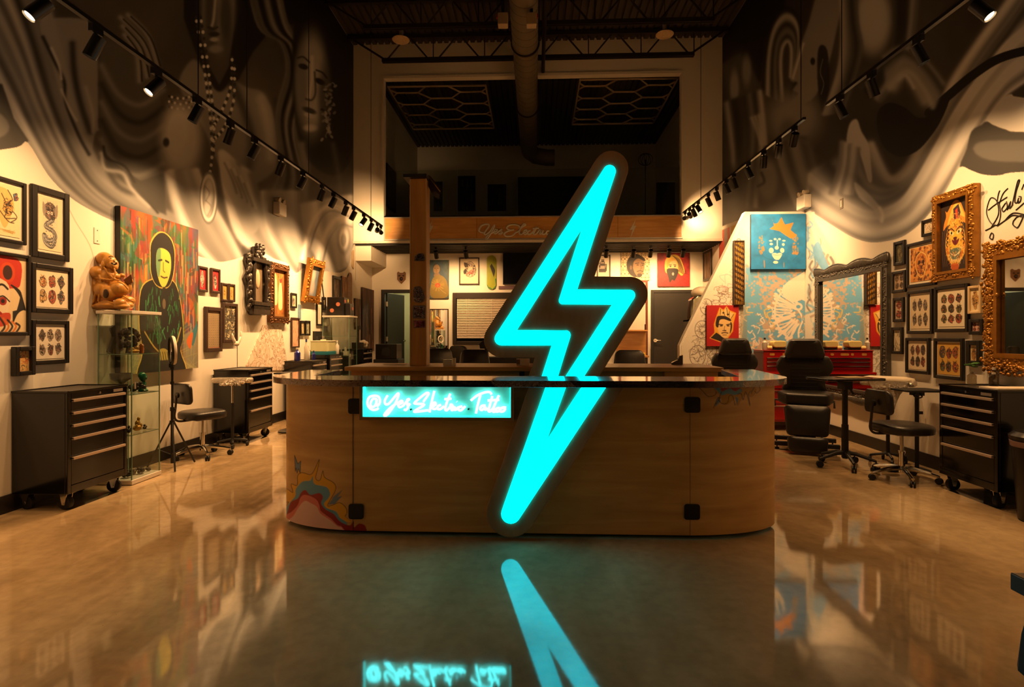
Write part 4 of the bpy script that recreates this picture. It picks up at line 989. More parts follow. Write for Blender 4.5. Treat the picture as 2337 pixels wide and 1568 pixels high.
def sticker(poly, cols, lb, seed, bg):
    xs = [p[0] for p in poly]; ys = [p[1] for p in poly]
    # cut-out shape: triangle fan of thin prism carrying art plane inside outline
    o = MB().prism(poly, lambda u, v, s: onY(u, v, 5.649-.002*s)).build('sticker', mat('sticker_ground', (104,92,98), .4, var=.3, scale=40), pil, 0, world=True)
    tag(o, lb)
    cx_, cy_ = sum(xs)/len(xs), sum(ys)/len(ys); rng = np.random.default_rng(seed)
    mbs = {}
    for i in range(150):
        x, y = cx_+rng.uniform(-.5,.5)*(max(xs)-min(xs))*.8, cy_+rng.uniform(-.5,.5)*(max(ys)-min(ys))*.8
        ins = False
        for k in range(len(poly)):
            (ax, ay), (bx, by) = poly[k-1], poly[k]
            if (ay > y) != (by > y) and x < (bx-ax)*(y-ay)/(by-ay)+ax: ins = not ins
        if not ins: continue
        c_ = rng.integers(len(cols)); a = rng.random()*PI
        mbs.setdefault(c_, MB()).prism([(x+r_*math.cos(a+q), y+r_*.7*math.sin(a+q)) for q, r_ in ((0,1.9),(1.3,1.1),(2.6,1.8),(3.9,1.2),(5.1,1.6))], lambda u, v, s: onY(u, v, 5.6465-.0008*s))
    for c_, m_ in mbs.items(): m_.build('print_patch', mat('ink_%d_%d_%d' % cols[c_], cols[c_], .4), o, 0, world=True)
sticker([(945,596),(947,585),(955,578),(965,578),(970,588),(969,596)], [(34,28,34),(160,150,150)], 'dark domed sticker', 1, 0)
sticker(rpoly([(943,655,8),(960,652,8),(970,678,12),(966,691,8),(945,690,8),(943,672,6)]), [(34,26,34),(150,110,120),(170,160,160)], 'dark rounded skull sticker', 2, 0)
sticker(rrect(942, 697, 972, 727, 2), [(60,60,66),(170,70,70),(40,40,44),(190,186,180)], 'square crowded grey sticker', 3, 0)
sticker([(943,731),(971,731),(971,748),(944,749)], [(196,80,100),(120,40,90),(206,110,120)], 'pink oblong sticker', 4, 0)
dk = thing('hanging_skate_deck', 'skateboard deck with gold graphic hanging tilted from the pillar top', 'skateboard', onY(978, 404, 5.75))
pts = [(976,404),(982,402),(1004,430),(1006,438),(1003,446),(1004,452),(1001,455),(993,451),(985,441),(980,430),(977,424)]
MB().prism(spl(pts, 3, True), lambda u, v, s: onY(u, v, 5.74+.012*s)).build('deck', mat('deck_brown', (70,48,30), .4, var=.5, scale=30), dk, 0, world=True)
MB().prism([(984,440),(993,436),(1003,444),(1002,453),(993,450)], lambda u, v, s: onY(u, v, 5.737+.003*s)).build('graphic', mat('deck_grey', (96,88,84), .5), dk, 0, world=True)
MB().tube([onY(977,402,5.735), onY(1005,437,5.735)], .006, 6).build('edge_rail', mat('dull_brass', (150,110,60), .4, .5), dk, world=True)
# ---------------------------------------------------------------- lightning bolt sign: two pieces, on the desk front and on the counter front
M_NEON = None
def neon_mat():
    m, t, b = nt('cyan_lightbox'); N = t.nodes; L = t.links
    b.inputs['Base Color'].default_value = (.004, .2, .25, 1); b.inputs['Roughness'].default_value = .3
    tc = N.new('ShaderNodeTexCoord'); n1 = N.new('ShaderNodeTexNoise'); n1.inputs['Scale'].default_value = 2.2; n1.inputs['Detail'].default_value = 1
    L.new(tc.outputs['Object'], n1.inputs['Vector'])
    mr = N.new('ShaderNodeMapRange'); mr.inputs[1].default_value = .3; mr.inputs[2].default_value = .7; mr.inputs[3].default_value = NEON*.7; mr.inputs[4].default_value = NEON*1.2
    L.new(n1.outputs['Fac'], mr.inputs[0]); L.new(mr.outputs[0], b.inputs['Emission Strength'])
    b.inputs['Emission Color'].default_value = (.0, .66, .80, 1)
    return m
M_NEON = neon_mat()
M_BOLTW = wood('bolt_board', (178,142,106), (148,114,80), (6,1,1.2), .5, coat=0)
Yb = 5.36
bu = thing('lightning_bolt_sign', 'huge glowing cyan lightning bolt rising behind the reception countertop', 'neon sign', (.3, Yb, .6))
board = rpoly([(1335,396,0),(1393,300,46),(1447,330,46),(1355,633,0),(1525,634,46),(1327,925,0),(1184,925,0),(1221,816,0),(1070,815,46),(1111.6,748,200)])
# traced outline of the backing board
def arc(cx_, cy_, r, a0, a1, n=10): return [(cx_+r*math.cos(math.radians(a0+(a1-a0)*k/n)), cy_+r*math.sin(math.radians(a0+(a1-a0)*k/n))) for k in range(n+1)]
board = arc(1393, 387, 39, 214, 375, 16)+[(1356,632)]+[(1418,633)]+arc(1437, 672, 39, 272, 393, 12)+[(1326,922),(1185,922),(1221,816)]+[(1160,815)]+arc(1145.5, 775, 40, 92, 214, 12)
YF_ = lambda Y0, d: (lambda u, v, s: onY(u, v, Y0)+Vector((0, -d*s, 0)))
MB().prism(board, YF_(Yb+.055, .055)).build('backing_board', M_BOLTW, bu, 30, .004, world=True)
neon = arc(1391, 391.5, 14, 214, 377, 10)+[(1317,661)]+[(1436,662)]+arc(1437, 674, 12, 275, 393, 6)+[(1301,908),(1259,908),(1397,695)]+arc(1284, 686, 8.5, 90, 196, 5)+[(1328,522),(1179.5,753.5)]+[(1290,754.5)]+arc(1291, 765, 11, 275, 377, 5)+[(1258,908),(1221,908),(1259,788)]+[(1148,788)]+arc(1144, 773, 15, 92, 214, 6)
MB().prism(neon, YF_(Yb-.001, .012)).build('light_channel', M_NEON, bu, 30, world=True)
bl = thing('lightning_bolt_tip', 'glowing cyan lower end of the lightning bolt on the counter front', 'neon sign', (0, CYF-.06, 0))
Yl = CYF-.062
lowb = [(1206,884)]+[(1424,884)]+arc(1166, 1171, 56, 33, 198, 16)
low = []
for u, v in lowb: low.append((u, v))
MB().prism(low, lambda u, v, s: (lambda q: Vector((q.x, Yl+.06*s, max(.002, q.z))))(onY(u, v, Yl))).build('backing_board', M_BOLTW, bl, 30, .004, world=True)
nl = [(1244.8,884.5),(1291,884.5),(1248,1004),(1326.5,884.5),(1382,884.5)]+arc(1166, 1172, 22, 33, 198, 12)
MB().prism(nl, YF_(Yl-.001, .012)).build('light_channel', M_NEON, bl, 30, world=True)
# ---------------------------------------------------------------- neon name sign
sg = thing('neon_name_sign', 'cyan neon script sign reading a shop handle under the countertop', 'neon sign', (-.6, CYF-.03, .8))
a, b = onY(820, 884, CYF-.07), onY(1173, 961, CYF-.07)
x0, x1, z1, z0 = a.x, b.x, 1.054, b.z
fw = .022
MB().frame(x0, z0, x1, z1, fw, CYF-.07, CYF-.002, .008, fw).build('box_frame', wood('pale_frame_wood', (168,130,88), (140,104,66), (1,1,9)), sg, 0, world=True)
MB().box(x0+fw, CYF-.014, z0+fw, x1-fw, CYF-.002, z1-.008).build('back_panel', wood('pale_back_wood', (196,186,168), (160,150,134), (1,1,9)), sg, 0, world=True)
M_TUBE = emis('neon_tube', (.10, .98, 1.0), TUBE)
M_AEDGE = emis('lit_acrylic_edge', (.01, .95, .95), 5.)
MB().box(x0+fw, CYF-.05, z0+fw, x0+fw+.006, CYF-.016, z1-.01).box(x1-fw-.005, CYF-.05, z0+fw, x1-fw, CYF-.016, z1-.01).box(x0+fw+.006, CYF-.05, z0+fw, x1-fw-.005, CYF-.016, z0+fw+.006).build('acrylic_edge', M_AEDGE, sg, 0, world=True)
NS = [[(355,335),(385,300),(392,250),(370,205),(312,195),(250,215),(225,280),(240,340),(290,380),(345,378),(372,358)],
      [(350,240),(300,235),(268,290),(275,335),(310,340),(340,300),(350,240),(345,310),(352,335)],
      [(495,190),(458,255),(465,305),(510,300),(575,225),(628,166),(640,185),(600,290),(540,385),(480,458),(455,465),(455,440),(510,375),(590,310),(650,280)],
      [(640,310),(690,285),(685,262),(655,275),(636,315),(655,348),(700,330)],
      [(700,330),(750,270),(785,240),(755,250),(758,300),(765,350),(735,385),(712,372)], [(760,340),(795,300)],
      [(970,275),(1030,190),(1040,160),(995,168),(860,280),(870,300),(985,312),(865,390),(862,408),(1035,388)],
      [(1118,130),(1095,220),(1065,350),(1055,415)],
      [(1085,345),(1135,310),(1125,285),(1098,300),(1088,350),(1120,372),(1165,350)],
      [(1205,315),(1165,335),(1165,370),(1200,372),(1245,335)],
      [(1330,168),(1285,280),(1262,370),(1285,387),(1330,340)], [(1252,240),(1345,234)],
      [(1330,340),(1338,310),(1362,330),(1345,375),(1360,385),(1395,340)],
      [(1395,340),(1380,375),(1405,380),(1440,345)], [(1416,272),(1420,276)],
      [(1490,335),(1445,350),(1440,380),(1475,388),(1530,335)],
      [(1605,258),(1690,190),(1790,150),(1855,146),(1882,178)], [(1732,185),(1695,320),(1672,430)],
      [(1800,325),(1750,330),(1728,370),(1755,385),(1795,340),(1795,380),(1830,365)],
      [(1890,200),(1855,330),(1840,395),(1865,400),(1900,360)], [(1978,190),(1920,320),(1895,390),(1915,408),(1950,380)], [(1828,258),(1985,248)],
      [(1975,355),(1935,375),(1940,405),(1975,400),(1990,370),(1970,352)], [(1990,370),(2030,350)],
      [(2040,350),(1995,375),(2000,405),(2040,400),(2060,370),(2035,350),(2075,352)]]
px_strokes(NS, 800, 870, 5.8425, CYF-.045, .0085, 'neon_tube', M_TUBE, sg, 8)
for u, v in ((937, 935), (1069, 934)): q = onY(u, v, CYF-.04); MB().cyl((q.x, CYF-.014, q.z), (q.x, CYF-.04, q.z), .006, n=10).build('standoff', M_STEEL, sg, world=True)
# ================================================================ furniture builders (local axes: front faces -Y)
def caster(parent, x, y, r=.055, zt=.137, fixed=True, ang=0.):
    R = Matrix.Rotation(ang, 3, 'Z'); c = Vector((x, y, 0))
    P_ = lambda a, b, d: c+R @ Vector((a, b, d))
    mb = MB()
    mb.obox(P_(0,0,zt-.004), (.08,.09,.008), R)
    for s in (-1, 1):
        vs = [P_(s*.025, -.035, zt), P_(s*.025, .035, zt), P_(s*.025, .012, r-.015), P_(s*.025, -.012, r-.015)]
        vs += [v+R @ Vector((s*.004,0,0)) for v in vs]
        mb.add(vs, [(0,1,2,3),(7,6,5,4),(0,4,5,1),(1,5,6,2),(2,6,7,3),(3,7,4,0)])
    mb.cyl(P_(-.032,0,r), P_(.032,0,r), .009, n=8)
    o = mb.build('caster', M_CHROME, parent, 40)
    MB().cyl(P_(-.021,0,r), P_(.021,0,r), r, n=24).build('wheel', M_RUBBER, o, 40, .008)
    return o
def tool_chest(label, loc, rz, w=.66, d=.46, h=.95, col=None, badge=True):
    M = col or M_CHEST
    t = thing('tool_chest', label, 'tool chest', loc, rz)
    f = -d/2
    MB().box(-w/2, f+.02, .137, w/2, d/2, h-.012).frame(-w/2, .137, w/2, h-.012, .035, f, f+.02, .05, .063).build('body', M, t, 0, .003)
    MB().box(-w/2-.004, f-.004, h-.012, w/2+.004, d/2+.004, h-.006).box(-w/2-.004, f-.004, h-.006, -w/2+.012, d/2+.004, h+.006).box(w/2-.012, f-.004, h-.006, w/2+.004, d/2+.004, h+.006).box(-w/2+.012, d/2-.012, h-.006, w/2-.012, d/2+.004, h+.006).box(-w/2+.012, f-.004, h-.006, w/2-.012, f+.008, h+.004).build('top_rim', M, t, 0, .002)
    MB().box(-w/2+.012, f+.008, h-.006, w/2-.012, d/2-.012, h-.003).build('top_mat', mat('rubber_mat', (46,42,38), .38), t, 0)
    k = (h-.137)/.813
    for z0, z1 in ((.792,.888),(.692,.786),(.590,.686),(.432,.584),(.204,.426)):
        z0 = .137+(z0-.137)*k; z1 = .137+(z1-.137)*k
        dr = MB().box(-w/2+.04, f+.003, z0, w/2-.04, f+.03, z1).build('drawer', M, t, 0, .003)
        MB().box(-w/2+.042, f-.016, z1-.022, w/2-.042, f+.003, z1-.015).box(-w/2+.042, f-.018, z1-.022, w/2-.042, f-.012, z1-.002).box(-w/2+.042, f-.010, z1-.006, w/2-.042, f+.003, z1-.001).build('handle', M_ALU, dr, 0, .0015)
    MB().cyl((0, f, h-.037), (0, f-.008, h-.037), .011, n=14).build('lock', M_CHROME, t)
    if badge: MB().box(w/2-.17, f-.003, h-.048, w/2-.06, f, h-.024).build('badge', mat('steel_badge', (170,160,150), .3, .5, var=.5, scale=90), t, 0)
    for x in (-w/2+.07, w/2-.07):
        for y in (f+.07, d/2-.07): caster(t, x, y, ang=.25 if x > 0 else -.1)
    return t
M_CHEST = mat('black_enamel', (9,8,8), .14, var=.1, coat=.2, spec=.5)
def five_star(parent, r, m, hub=.09, wheel=.03, z=.085, rise=.03, rot=.3, wm=None):
    mb = MB()
    for k in range(5):
        a = rot+2*PI*k/5; c, s = math.cos(a), math.sin(a)
        mb.tube([(c*.02, s*.02, z+rise), (c*r*.35, s*r*.35, z+rise*.9), (c*r*.75, s*r*.75, z+rise*.2), (c*r, s*r, z-.012)], [.024,.021,.017,.014], 8)
    mb.cyl((0,0,z-.01), (0,0,z+hub), .028, n=14)
    b = mb.build('star_base', m, parent)
    for k in range(5):
        a = rot+2*PI*k/5; c, s = math.cos(a)*r, math.sin(a)*r; q = a+1.2
        dx_, dy_ = math.cos(q)*.014, math.sin(q)*.014
        w_ = MB().cyl((c, s, wheel), (c, s, z-.005), .007, n=8).build('caster', m, b)
        MB().cyl((c-dx_*1.6, s-dy_*1.6, wheel), (c-dx_*.3, s-dy_*.3, wheel), wheel, n=16).cyl((c+dx_*.3, s+dy_*.3, wheel), (c+dx_*1.6, s+dy_*1.6, wheel), wheel, n=16).build('wheel', M_RUBBER, w_, 40, .004)
    return b
def task_chair(label, loc, rz, seat_h=.535, sw=.24, back=.27):
    t = thing('task_stool', label, 'stool', loc, rz)
    five_star(t, .29, M_CHROME)
    MB().cyl((0,0,.12), (0,0,.27), .026, n=16).cyl((0,0,.26), (0,0,.28), .031, n=16).cyl((0,0,.27), (0,0,seat_h-.09), .017, n=14).build('gas_column', M_CHROME, t)
    MB().box(-.11, -.09, seat_h-.1, .11, .12, seat_h-.085).tube([(.06,0,seat_h-.095),(.16,-.02,seat_h-.1),(.2,-.03,seat_h-.12)], .005, 6).build('seat_plate', M_BLACKM, t)
    pr = []
    for i in range(28):
        a = 2*PI*i/28; n_ = .72
        pr.append((sw*abs(math.cos(a))**n_*np.sign(math.cos(a)), sw*.95*abs(math.sin(a))**n_*np.sign(math.sin(a))))
    MB().loft([[(x*k, y*k, z) for x, y in pr] for k, z in ((.9,seat_h-.085),(.99,seat_h-.075),(1.0,seat_h-.05),(1.0,seat_h-.025),(.96,seat_h-.006),(.86,seat_h+.004),(.5,seat_h+.008),(.1,seat_h+.008))]).build('seat_cushion', M_LEATH, t, 60)
    zb = seat_h+.20
    MB().tube(spl([(0,.1,seat_h-.092),(0,.26,seat_h-.09),(0,.31,seat_h-.04),(0,.30,seat_h+.06),(0,back+.02,zb)], 5), .012, 8).build('back_bar', M_STEEL, t)
    pr = rpoly([(-.20,-.10,.05),(.20,-.10,.05),(.185,.13,.07),(-.185,.13,.07)], 6)
    yb = lambda x: back-.0-(.9*x*x)
    R_ = []
    for k, dy in ((.9,-.036),(1.0,-.026),(1.0,-.006),(.95,.004)):
        R_.append([(x*k, back+dy-.8*x*x, zb+z*k) for x, z in pr])
    o = MB().loft(R_).build('backrest', M_LEATH, t, 50)
    MB().cyl((0,back,zb),(0,back+.025,zb),.03,n=14).build('knob', M_BLACK, t)
    return t
# ================================================================ pictures on the walls
PAL = dict(red=(176,44,36), org=(204,120,48), yel=(214,170,70), grn=(74,104,66), blu=(70,98,120), tan=(202,170,124), dark=(34,26,24), gry=(120,112,106), pink=(206,140,126))
def motif(c, cx, cy, rx, ry, cols, rng, n=22, dark=(34,26,24), fill=None, lw=1.0):
    mode = rng.integers(5); rot = rng.normal(0, .25); sh = []
    for q in np.linspace(0, 2*PI, 17)[:-1]:
        r_ = 1.0
        if mode == 1: r_ = .72+.28*abs(math.sin(q*1.5+.6))          # lobed
        elif mode == 2: r_ = 1/(abs(math.cos(q))+abs(math.sin(q)))*1.05  # diamond
        elif mode == 3: r_ = .8+.2*math.sin(q)*(1 if math.sin(q) > 0 else 1.4)
        elif mode == 4: r_ = .7+.3*abs(math.cos(2*q))
        r_ *= .92+.14*rng.random()
        x, y = rx*r_*math.cos(q), ry*r_*math.sin(q)
        sh.append((cx+x*math.cos(rot)-y*math.sin(rot)*rx/ry, cy+x*math.sin(rot)*ry/rx+y*math.cos(rot)))
    c.poly(sh, fill or cols[0], .9, 3)
    for i in range(int(n*1.7)):
        r_, q = math.sqrt(rng.random())*.8, rng.random()*6.3
        x, y = cx+rx*r_*math.cos(q), cy+ry*r_*math.sin(q); l = min(rx, ry)*(.18+.34*rng.random()); d = rng.random()*6.3
        col = dark if rng.random() < .55 else cols[rng.integers(len(cols))]
        p = [(x-l*math.cos(d), y-l*math.sin(d)), (x+l*.5*math.cos(d+1.6), y+l*.5*math.sin(d+1.6)), (x+l*math.cos(d), y+l*math.sin(d))]
        if rng.random() < .3: c.poly(p+[(x, y)], col, .9, 3)
        else: c.line(p, col, lw*(.7+1.1*rng.random()), .95, False, 4)
    if rng.random() < .5:
        for s in (-1, 1): c.ell(cx+s*rx*.32, cy-ry*.15, rx*.2, ry*.12, dark)
    c.line(sh+sh[:1], dark, lw*1.2, .95, False, 3)
def A_flash(cols, rows, nper, seed, bg=(226,212,184), rx=.41, ry=.45, mx=7, my=8, pick=None):
    def fn(c, W, Hh):
        rng = np.random.default_rng(seed)
        for j in range(rows):
            for i in range(nper):
                cc = [cols[k] for k in rng.permutation(len(cols))[:3]]
                cw, ch = (W-2*mx)/nper, (Hh-2*my)/rows
                motif(c, mx+cw*(i+.5), my+ch*(j+.5), cw*rx, ch*ry, cc, rng, 24)
    fn.bg = bg
    return fn
def A_one(cols, seed, bg=(222,206,176), rx=.34, ry=.42, n=70, fill=None):
    def fn(c, W, Hh):
        motif(c, W/2, Hh/2, W*rx, Hh*ry, cols, np.random.default_rng(seed), n, fill=fill)
    fn.bg = bg
    return fn
def A_scribble(seed, bg, cols, n=60, vertical=False):
    def fn(c, W, Hh):
        rng = np.random.default_rng(seed)
        for i in range(n):
            x, y = rng.random()*W, rng.random()*Hh; l = 4+rng.random()*16; d = PI/2+rng.normal(0, .2) if vertical else rng.random()*6.3
            c.line([(x, y), (x+l*math.cos(d), y+l*math.sin(d)), (x+l*1.6*math.cos(d+.5*(not vertical)), y+l*1.6*math.sin(d+.5*(not vertical)))], cols[rng.integers(len(cols))], 1.5+rng.random()*4, .85, False, 3)
    fn.bg = bg
    return fn
def A_lattice(seed, bg, col, top=None):
    def fn(c, W, Hh):
        rng = np.random.default_rng(seed); n = 7; st = W/n
        for j in range(int(Hh/st*2)+2):
            for i in range(n+1):
                x = i*st+(st/2 if j % 2 else 0); y = j*st/2
                c.line([(x-st*.5, y), (x, y-st*.5), (x+st*.5, y), (x, y+st*.5), (x-st*.5, y)], col, 1.7, .9); c.ell(x, y, st*.17, st*.17, col)
        if top: c.poly([(0,0),(W,0),(W,7),(0,7)], top, .7); c.poly([(0,Hh-7),(W,Hh-7),(W,Hh),(0,Hh)], top, .7)
    fn.bg = bg
    return fn
def A_tribal(c, W, Hh):     # twisted grey creature
    rng = np.random.default_rng(31)
    c.poly([(18,8),(82,8),(84,Hh-8),(18,Hh-8)], (204,192,168), .5)
    c.ell(50, Hh*.26, 29, Hh*.17, (96,86,80)); motif(c, 50, Hh*.26, 28, Hh*.17, [(130,118,108),(82,72,68),(150,104,90)], rng, 70)
    c.ell(42, Hh*.29, 5, 6, (230,220,204)); c.ell(57, Hh*.29, 5, 6, (230,220,204)); c.ell(42, Hh*.29, 2, 3, 30); c.ell(57, Hh*.29, 2, 3, 30)
    for s in (-1, 1): c.poly([(50+s*20,Hh*.2),(50+s*32,Hh*.1),(50+s*33,Hh*.3),(50+s*22,Hh*.36)], (140,128,118), .95, 3)
    for d, g in ((0, 50), (4, 132), (-4, 160)):
        c.line([(60+d,Hh*.42),(30+d,Hh*.55),(62+d,Hh*.62),(72+d,Hh*.74),(44+d,Hh*.82),(24+d,Hh*.72),(30+d,Hh*.86),(56+d,Hh*.92),(70+d,Hh*.8)], g, 16 if d == 0 else 5, .95, False, 6)
    for i in range(150): c.ell(26+rng.random()*48, Hh*(.44+.48*rng.random()), 1.5, 2.1, int(rng.choice([40,160,110])), 0, .8)
A_tribal.bg = (222,206,172)
def A_goldfigure(c, W, Hh):
    rng = np.random.default_rng(12)
    c.poly([(20,20),(60,15),(80,50),(70,Hh*.6),(50,Hh*.85),(30,Hh*.6)], (206,168,92), .8, 4)
    for s in ([(60,15),(75,40),(60,60),(90,90),(70,110)], [(40,30),(60,70),(50,100),(85,95)], [(30,Hh*.5),(60,Hh*.7),(80,Hh*.72)]): c.line(s, (60,44,26), 3, .9, False, 5)
    motif(c, 62, Hh*.42, 18, Hh*.18, [(206,160,76),(180,130,60)], rng, 40)
    motif(c, 86, Hh*.2, 9, 14, [(70,98,130),(170,70,50)], rng, 16)
    for i in range(10): c.line([(20+rng.random()*70, Hh*.86+rng.random()*10), (30+rng.random()*60, Hh*.86+rng.random()*14), (25+rng.random()*70, Hh*.9)], (170,140,80), 1.4, .8, False, 3)
A_goldfigure.bg = (226,208,164)
def A_mask(c, W, Hh):       # red and black masked face, half out of the picture
    c.poly([(0,8),(80,5),(86,50),(70,64),(0,60)], (190,40,26), .95, 4); c.ell(58, 34, 16, 20, (206,70,30)); c.ell(58, 34, 10, 14, (60,26,22))
    c.poly([(0,50),(55,52),(62,90),(50,130),(0,140)], (226,206,176), 1, 4)
    for i in range(7): c.line([(66+i*3,58+i*2),(86+i*1.5,72+i*5),(80+i*2,104),(70,128-i*3)], (26,24,26), 3.4, .95, False, 5)
    c.line([(28,66),(46,58),(58,66)], (30,24,22), 4, 1, False, 4); c.ell(48, 88, 13, 9, (230,216,190)); c.ell(48, 90, 8, 8, (150,36,28)); c.ell(48, 90, 4, 4, (24,20,20)); c.line([(34,88),(48,80),(62,90)], (26,22,20), 2.5, 1, False, 4)
    c.poly([(30,120),(62,112),(60,Hh-18),(34,Hh-12)], (190,52,30), .9, 4)
    for i in range(5): c.line([(40+i*9,120+i*3),(52+i*8,138),(44+i*8,150)], (204,110,40) if i % 2 else (40,30,28), 4, .9, False, 4)
    c.ell(30, 98, 6, 4, (200,60,40)); c.line([(10,112),(30,106),(44,114)], (150,30,26), 5, 1, False, 4)
A_mask.bg = (224,200,158)
def A_darkfigure(c, W, Hh):  # seated figure in green and black before a dripping coloured ground
    rng = np.random.default_rng(77)
    n = c.noise(5, 5, 3, (1, .7)); n2 = c.noise(9, 4, 3)
    pal = np.array([(36,96,52),(150,44,30),(186,92,34),(56,116,64),(150,52,40),(70,72,110),(170,60,44)], float)
    v = np.clip((c.X/W*.9+(n-.5)*.9), 0, .999)*(len(pal)-1); i0 = v.astype(int); f = (v-i0)[..., None]
    c.a = pal[i0]*(1-f)+pal[np.minimum(i0+1, len(pal)-1)]*f
    c.a += ((n2-.5)*70)[..., None]
    c.a *= .8
    for i in range(420):
        x = rng.random()*W; y = rng.random()*Hh*.8; l = 4+rng.random()*30
        col = [(200,170,60),(40,120,60),(170,50,36),(60,130,130),(206,190,120),(90,70,130),(30,34,28),(210,110,40)][rng.integers(8)]
        c.line([(x, y), (x+rng.normal(0,.6), y+l)], col, .5+rng.random()*1.5, .3+.4*rng.random())
    for i in range(60):
        x, y = rng.random()*W, rng.random()*Hh*.75; c.poly([(x+rng.normal(0,5), y+rng.normal(0,6)) for _ in range(5)], [(30,96,50),(150,40,30),(190,90,30),(26,40,34),(40,100,110),(120,40,50)][rng.integers(6)], .55, 3, blur=1)
    c.poly([(0,Hh*.6),(22,Hh*.64),(24,Hh),(0,Hh)], (150,150,120), .8, 0, blur=4); c.poly([(78,Hh*.76),(100,Hh*.7),(100,Hh),(76,Hh)], (140,140,112), .8, 0, blur=4)
    for i in range(50): c.line([(rng.choice([rng.random()*22, 78+rng.random()*22]), Hh*(.66+.3*rng.random())), (rng.choice([rng.random()*22, 80+rng.random()*20]), Hh)], (180,176,110), .8, .25)
    c.poly([(88,Hh*.78),(97,Hh*.68),(99,Hh*.72),(92,Hh*.84)], (40,110,130), .9, 3); c.poly([(82,Hh*.8),(92,Hh*.74),(88,Hh*.86)], (206,96,36), .9, 3)
    YL = (216,186,70)
    body = [(22,62),(36,52),(60,50),(70,58),(76,78),(78,100),(74,112),(80,134),(20,134),(24,112),(20,90)]
    c.poly(body, YL, .8, 4); c.poly([(x+(50-x)*.03, y+.8) for x, y in body], (18,20,18), 1, 4)
    c.poly([(33,34),(34,22),(42,13),(52,11),(62,16),(66,28),(64,46),(56,58),(42,58),(34,48)], YL, .8, 4); c.poly([(34,34),(35,23),(43,14),(52,12),(61,17),(65,28),(63,46),(56,57),(42,57),(35,48)], (16,16,15), 1, 4)
    c.poly([(42,28),(50,25),(59,29),(60,42),(55,54),(50,58),(45,54),(41,42)], (196,186,74), 1, 4)
    c.poly([(42,28),(47,27),(45,50),(41,42)], (74,130,104), .8, 3); c.line([(44,36),(48,35)], (30,34,26), 1.6); c.line([(53,35),(57,36)], (30,34,26), 1.6); c.line([(50,37),(50,44),(52,45)], (90,90,40), 1, .9); c.line([(47,49),(51,50),(55,49)], (70,50,30), 1.3)
    for i in range(130):
        x, y = 28+rng.random()*44, 58+rng.random()*44
        c.line([(x, y), (x+rng.normal(0,1.5), y+3+rng.random()*6)], [(30,110,58),(20,70,40),(60,150,90),(18,20,18)][rng.integers(4)], 1.1, .8)
    c.poly([(48,60),(54,60),(55,84),(50,90),(46,80)], (20,20,20), .9, 3); c.ell(51, 72, 2.2, 4.5, (96,84,66))
    for s in ([(27,96),(38,108),(50,116)], [(74,92),(66,108),(54,116)]): c.line(s, (190,160,74), 1.4, .9, False, 4)
    c.poly([(44,112),(52,110),(60,116),(56,123),(48,122)], (150,140,60), .95, 4)
    for i in range(5): c.line([(46+i*3,113),(48+i*3,121)], (40,40,24), .8)
    c.poly([(28,120),(72,120),(80,134),(20,134)], (20,22,20), .9)
A_darkfigure.bg = (90,60,40)
def A_veiled(c, W, Hh):
    c.a[:] = (52,74,78); n = c.noise(4, 6, 3); c.a += ((n-.5)*40)[..., None]
    c.poly([(10,50),(28,18),(50,12),(68,24),(80,60),(98,110),(100,Hh),(0,Hh),(2,100)], (44,70,88), 1, 4)
    for i in range(14): c.line([(30+i*4,16+abs(i-6)),(66+i*3,50+i*4),(90+i,110+i*4)], (78,108,120) if i % 2 else (30,52,68), 1.4, .7, False, 4)
    c.ell(38, 46, 17, 24, (140,112,74), .1); c.poly([(20,40),(30,22),(46,20),(56,36),(54,30),(40,16),(24,24)], (60,46,32), .9, 3)
    c.line([(28,42),(34,41)], (50,36,26), 2); c.line([(42,42),(48,43)], (50,36,26), 2); c.line([(38,44),(37,53),(40,54)], (90,66,44), 1.4); c.line([(34,60),(42,60)], (120,66,50), 2.2)
    c.poly([(30,66),(50,66),(56,84),(26,84)], (120,94,64), 1, 3)
    c.poly([(12,110),(34,80),(70,82),(94,120),(92,Hh-6),(10,Hh-6)], (120,100,40), .95, 4)
    rng = np.random.default_rng(3)
    for i in range(40):
        a = rng.random()*6.3; c.line([(44+8*math.cos(a), 128+8*math.sin(a)), (44+34*math.cos(a), 128+30*math.sin(a))], (176,138,46), 1.4, .6)
    c.ell(44, 128, 13, 11, (168,58,34)); c.ell(44, 130, 7, 6, (190,100,40))
    c.line([(50,140),(70,160),(86,170)], (180,160,90), 1.6, .8)
A_veiled.bg = (52,74,78)
def A_curl(c, W, Hh):
    c.poly([(28,30),(60,18),(82,48),(84,80),(60,100),(34,94),(24,72),(40,52)], (206,184,158), 1, 4); rng = np.random.default_rng(2)
    for i in range(120):
        q = rng.random()*6.3; r_ = 14+rng.random()*16; c.ell(56+r_*math.cos(q), 60+r_*1.25*math.sin(q), 2.2, 1.6, (44,34,30), q)
    for i in range(10): c.line([(36,80+i*1.5),(54,84-i*2),(76,86-i*3)], (170,70,60), 1.6, .8, False, 3)
    c.poly([(22,22),(44,30),(38,48),(26,46)], (60,48,42), 1, 3); c.poly([(20,66),(34,58),(34,80),(22,84)], (40,32,30), 1, 3)
    c.line([(26,30),(60,18),(84,50),(82,84),(58,100),(32,92)], (40,30,28), 2, 1, False, 5)
    c.line([(18,112),(30,118),(44,114)], (190,160,130), 1.4); 
A_curl.bg = (214,196,168)
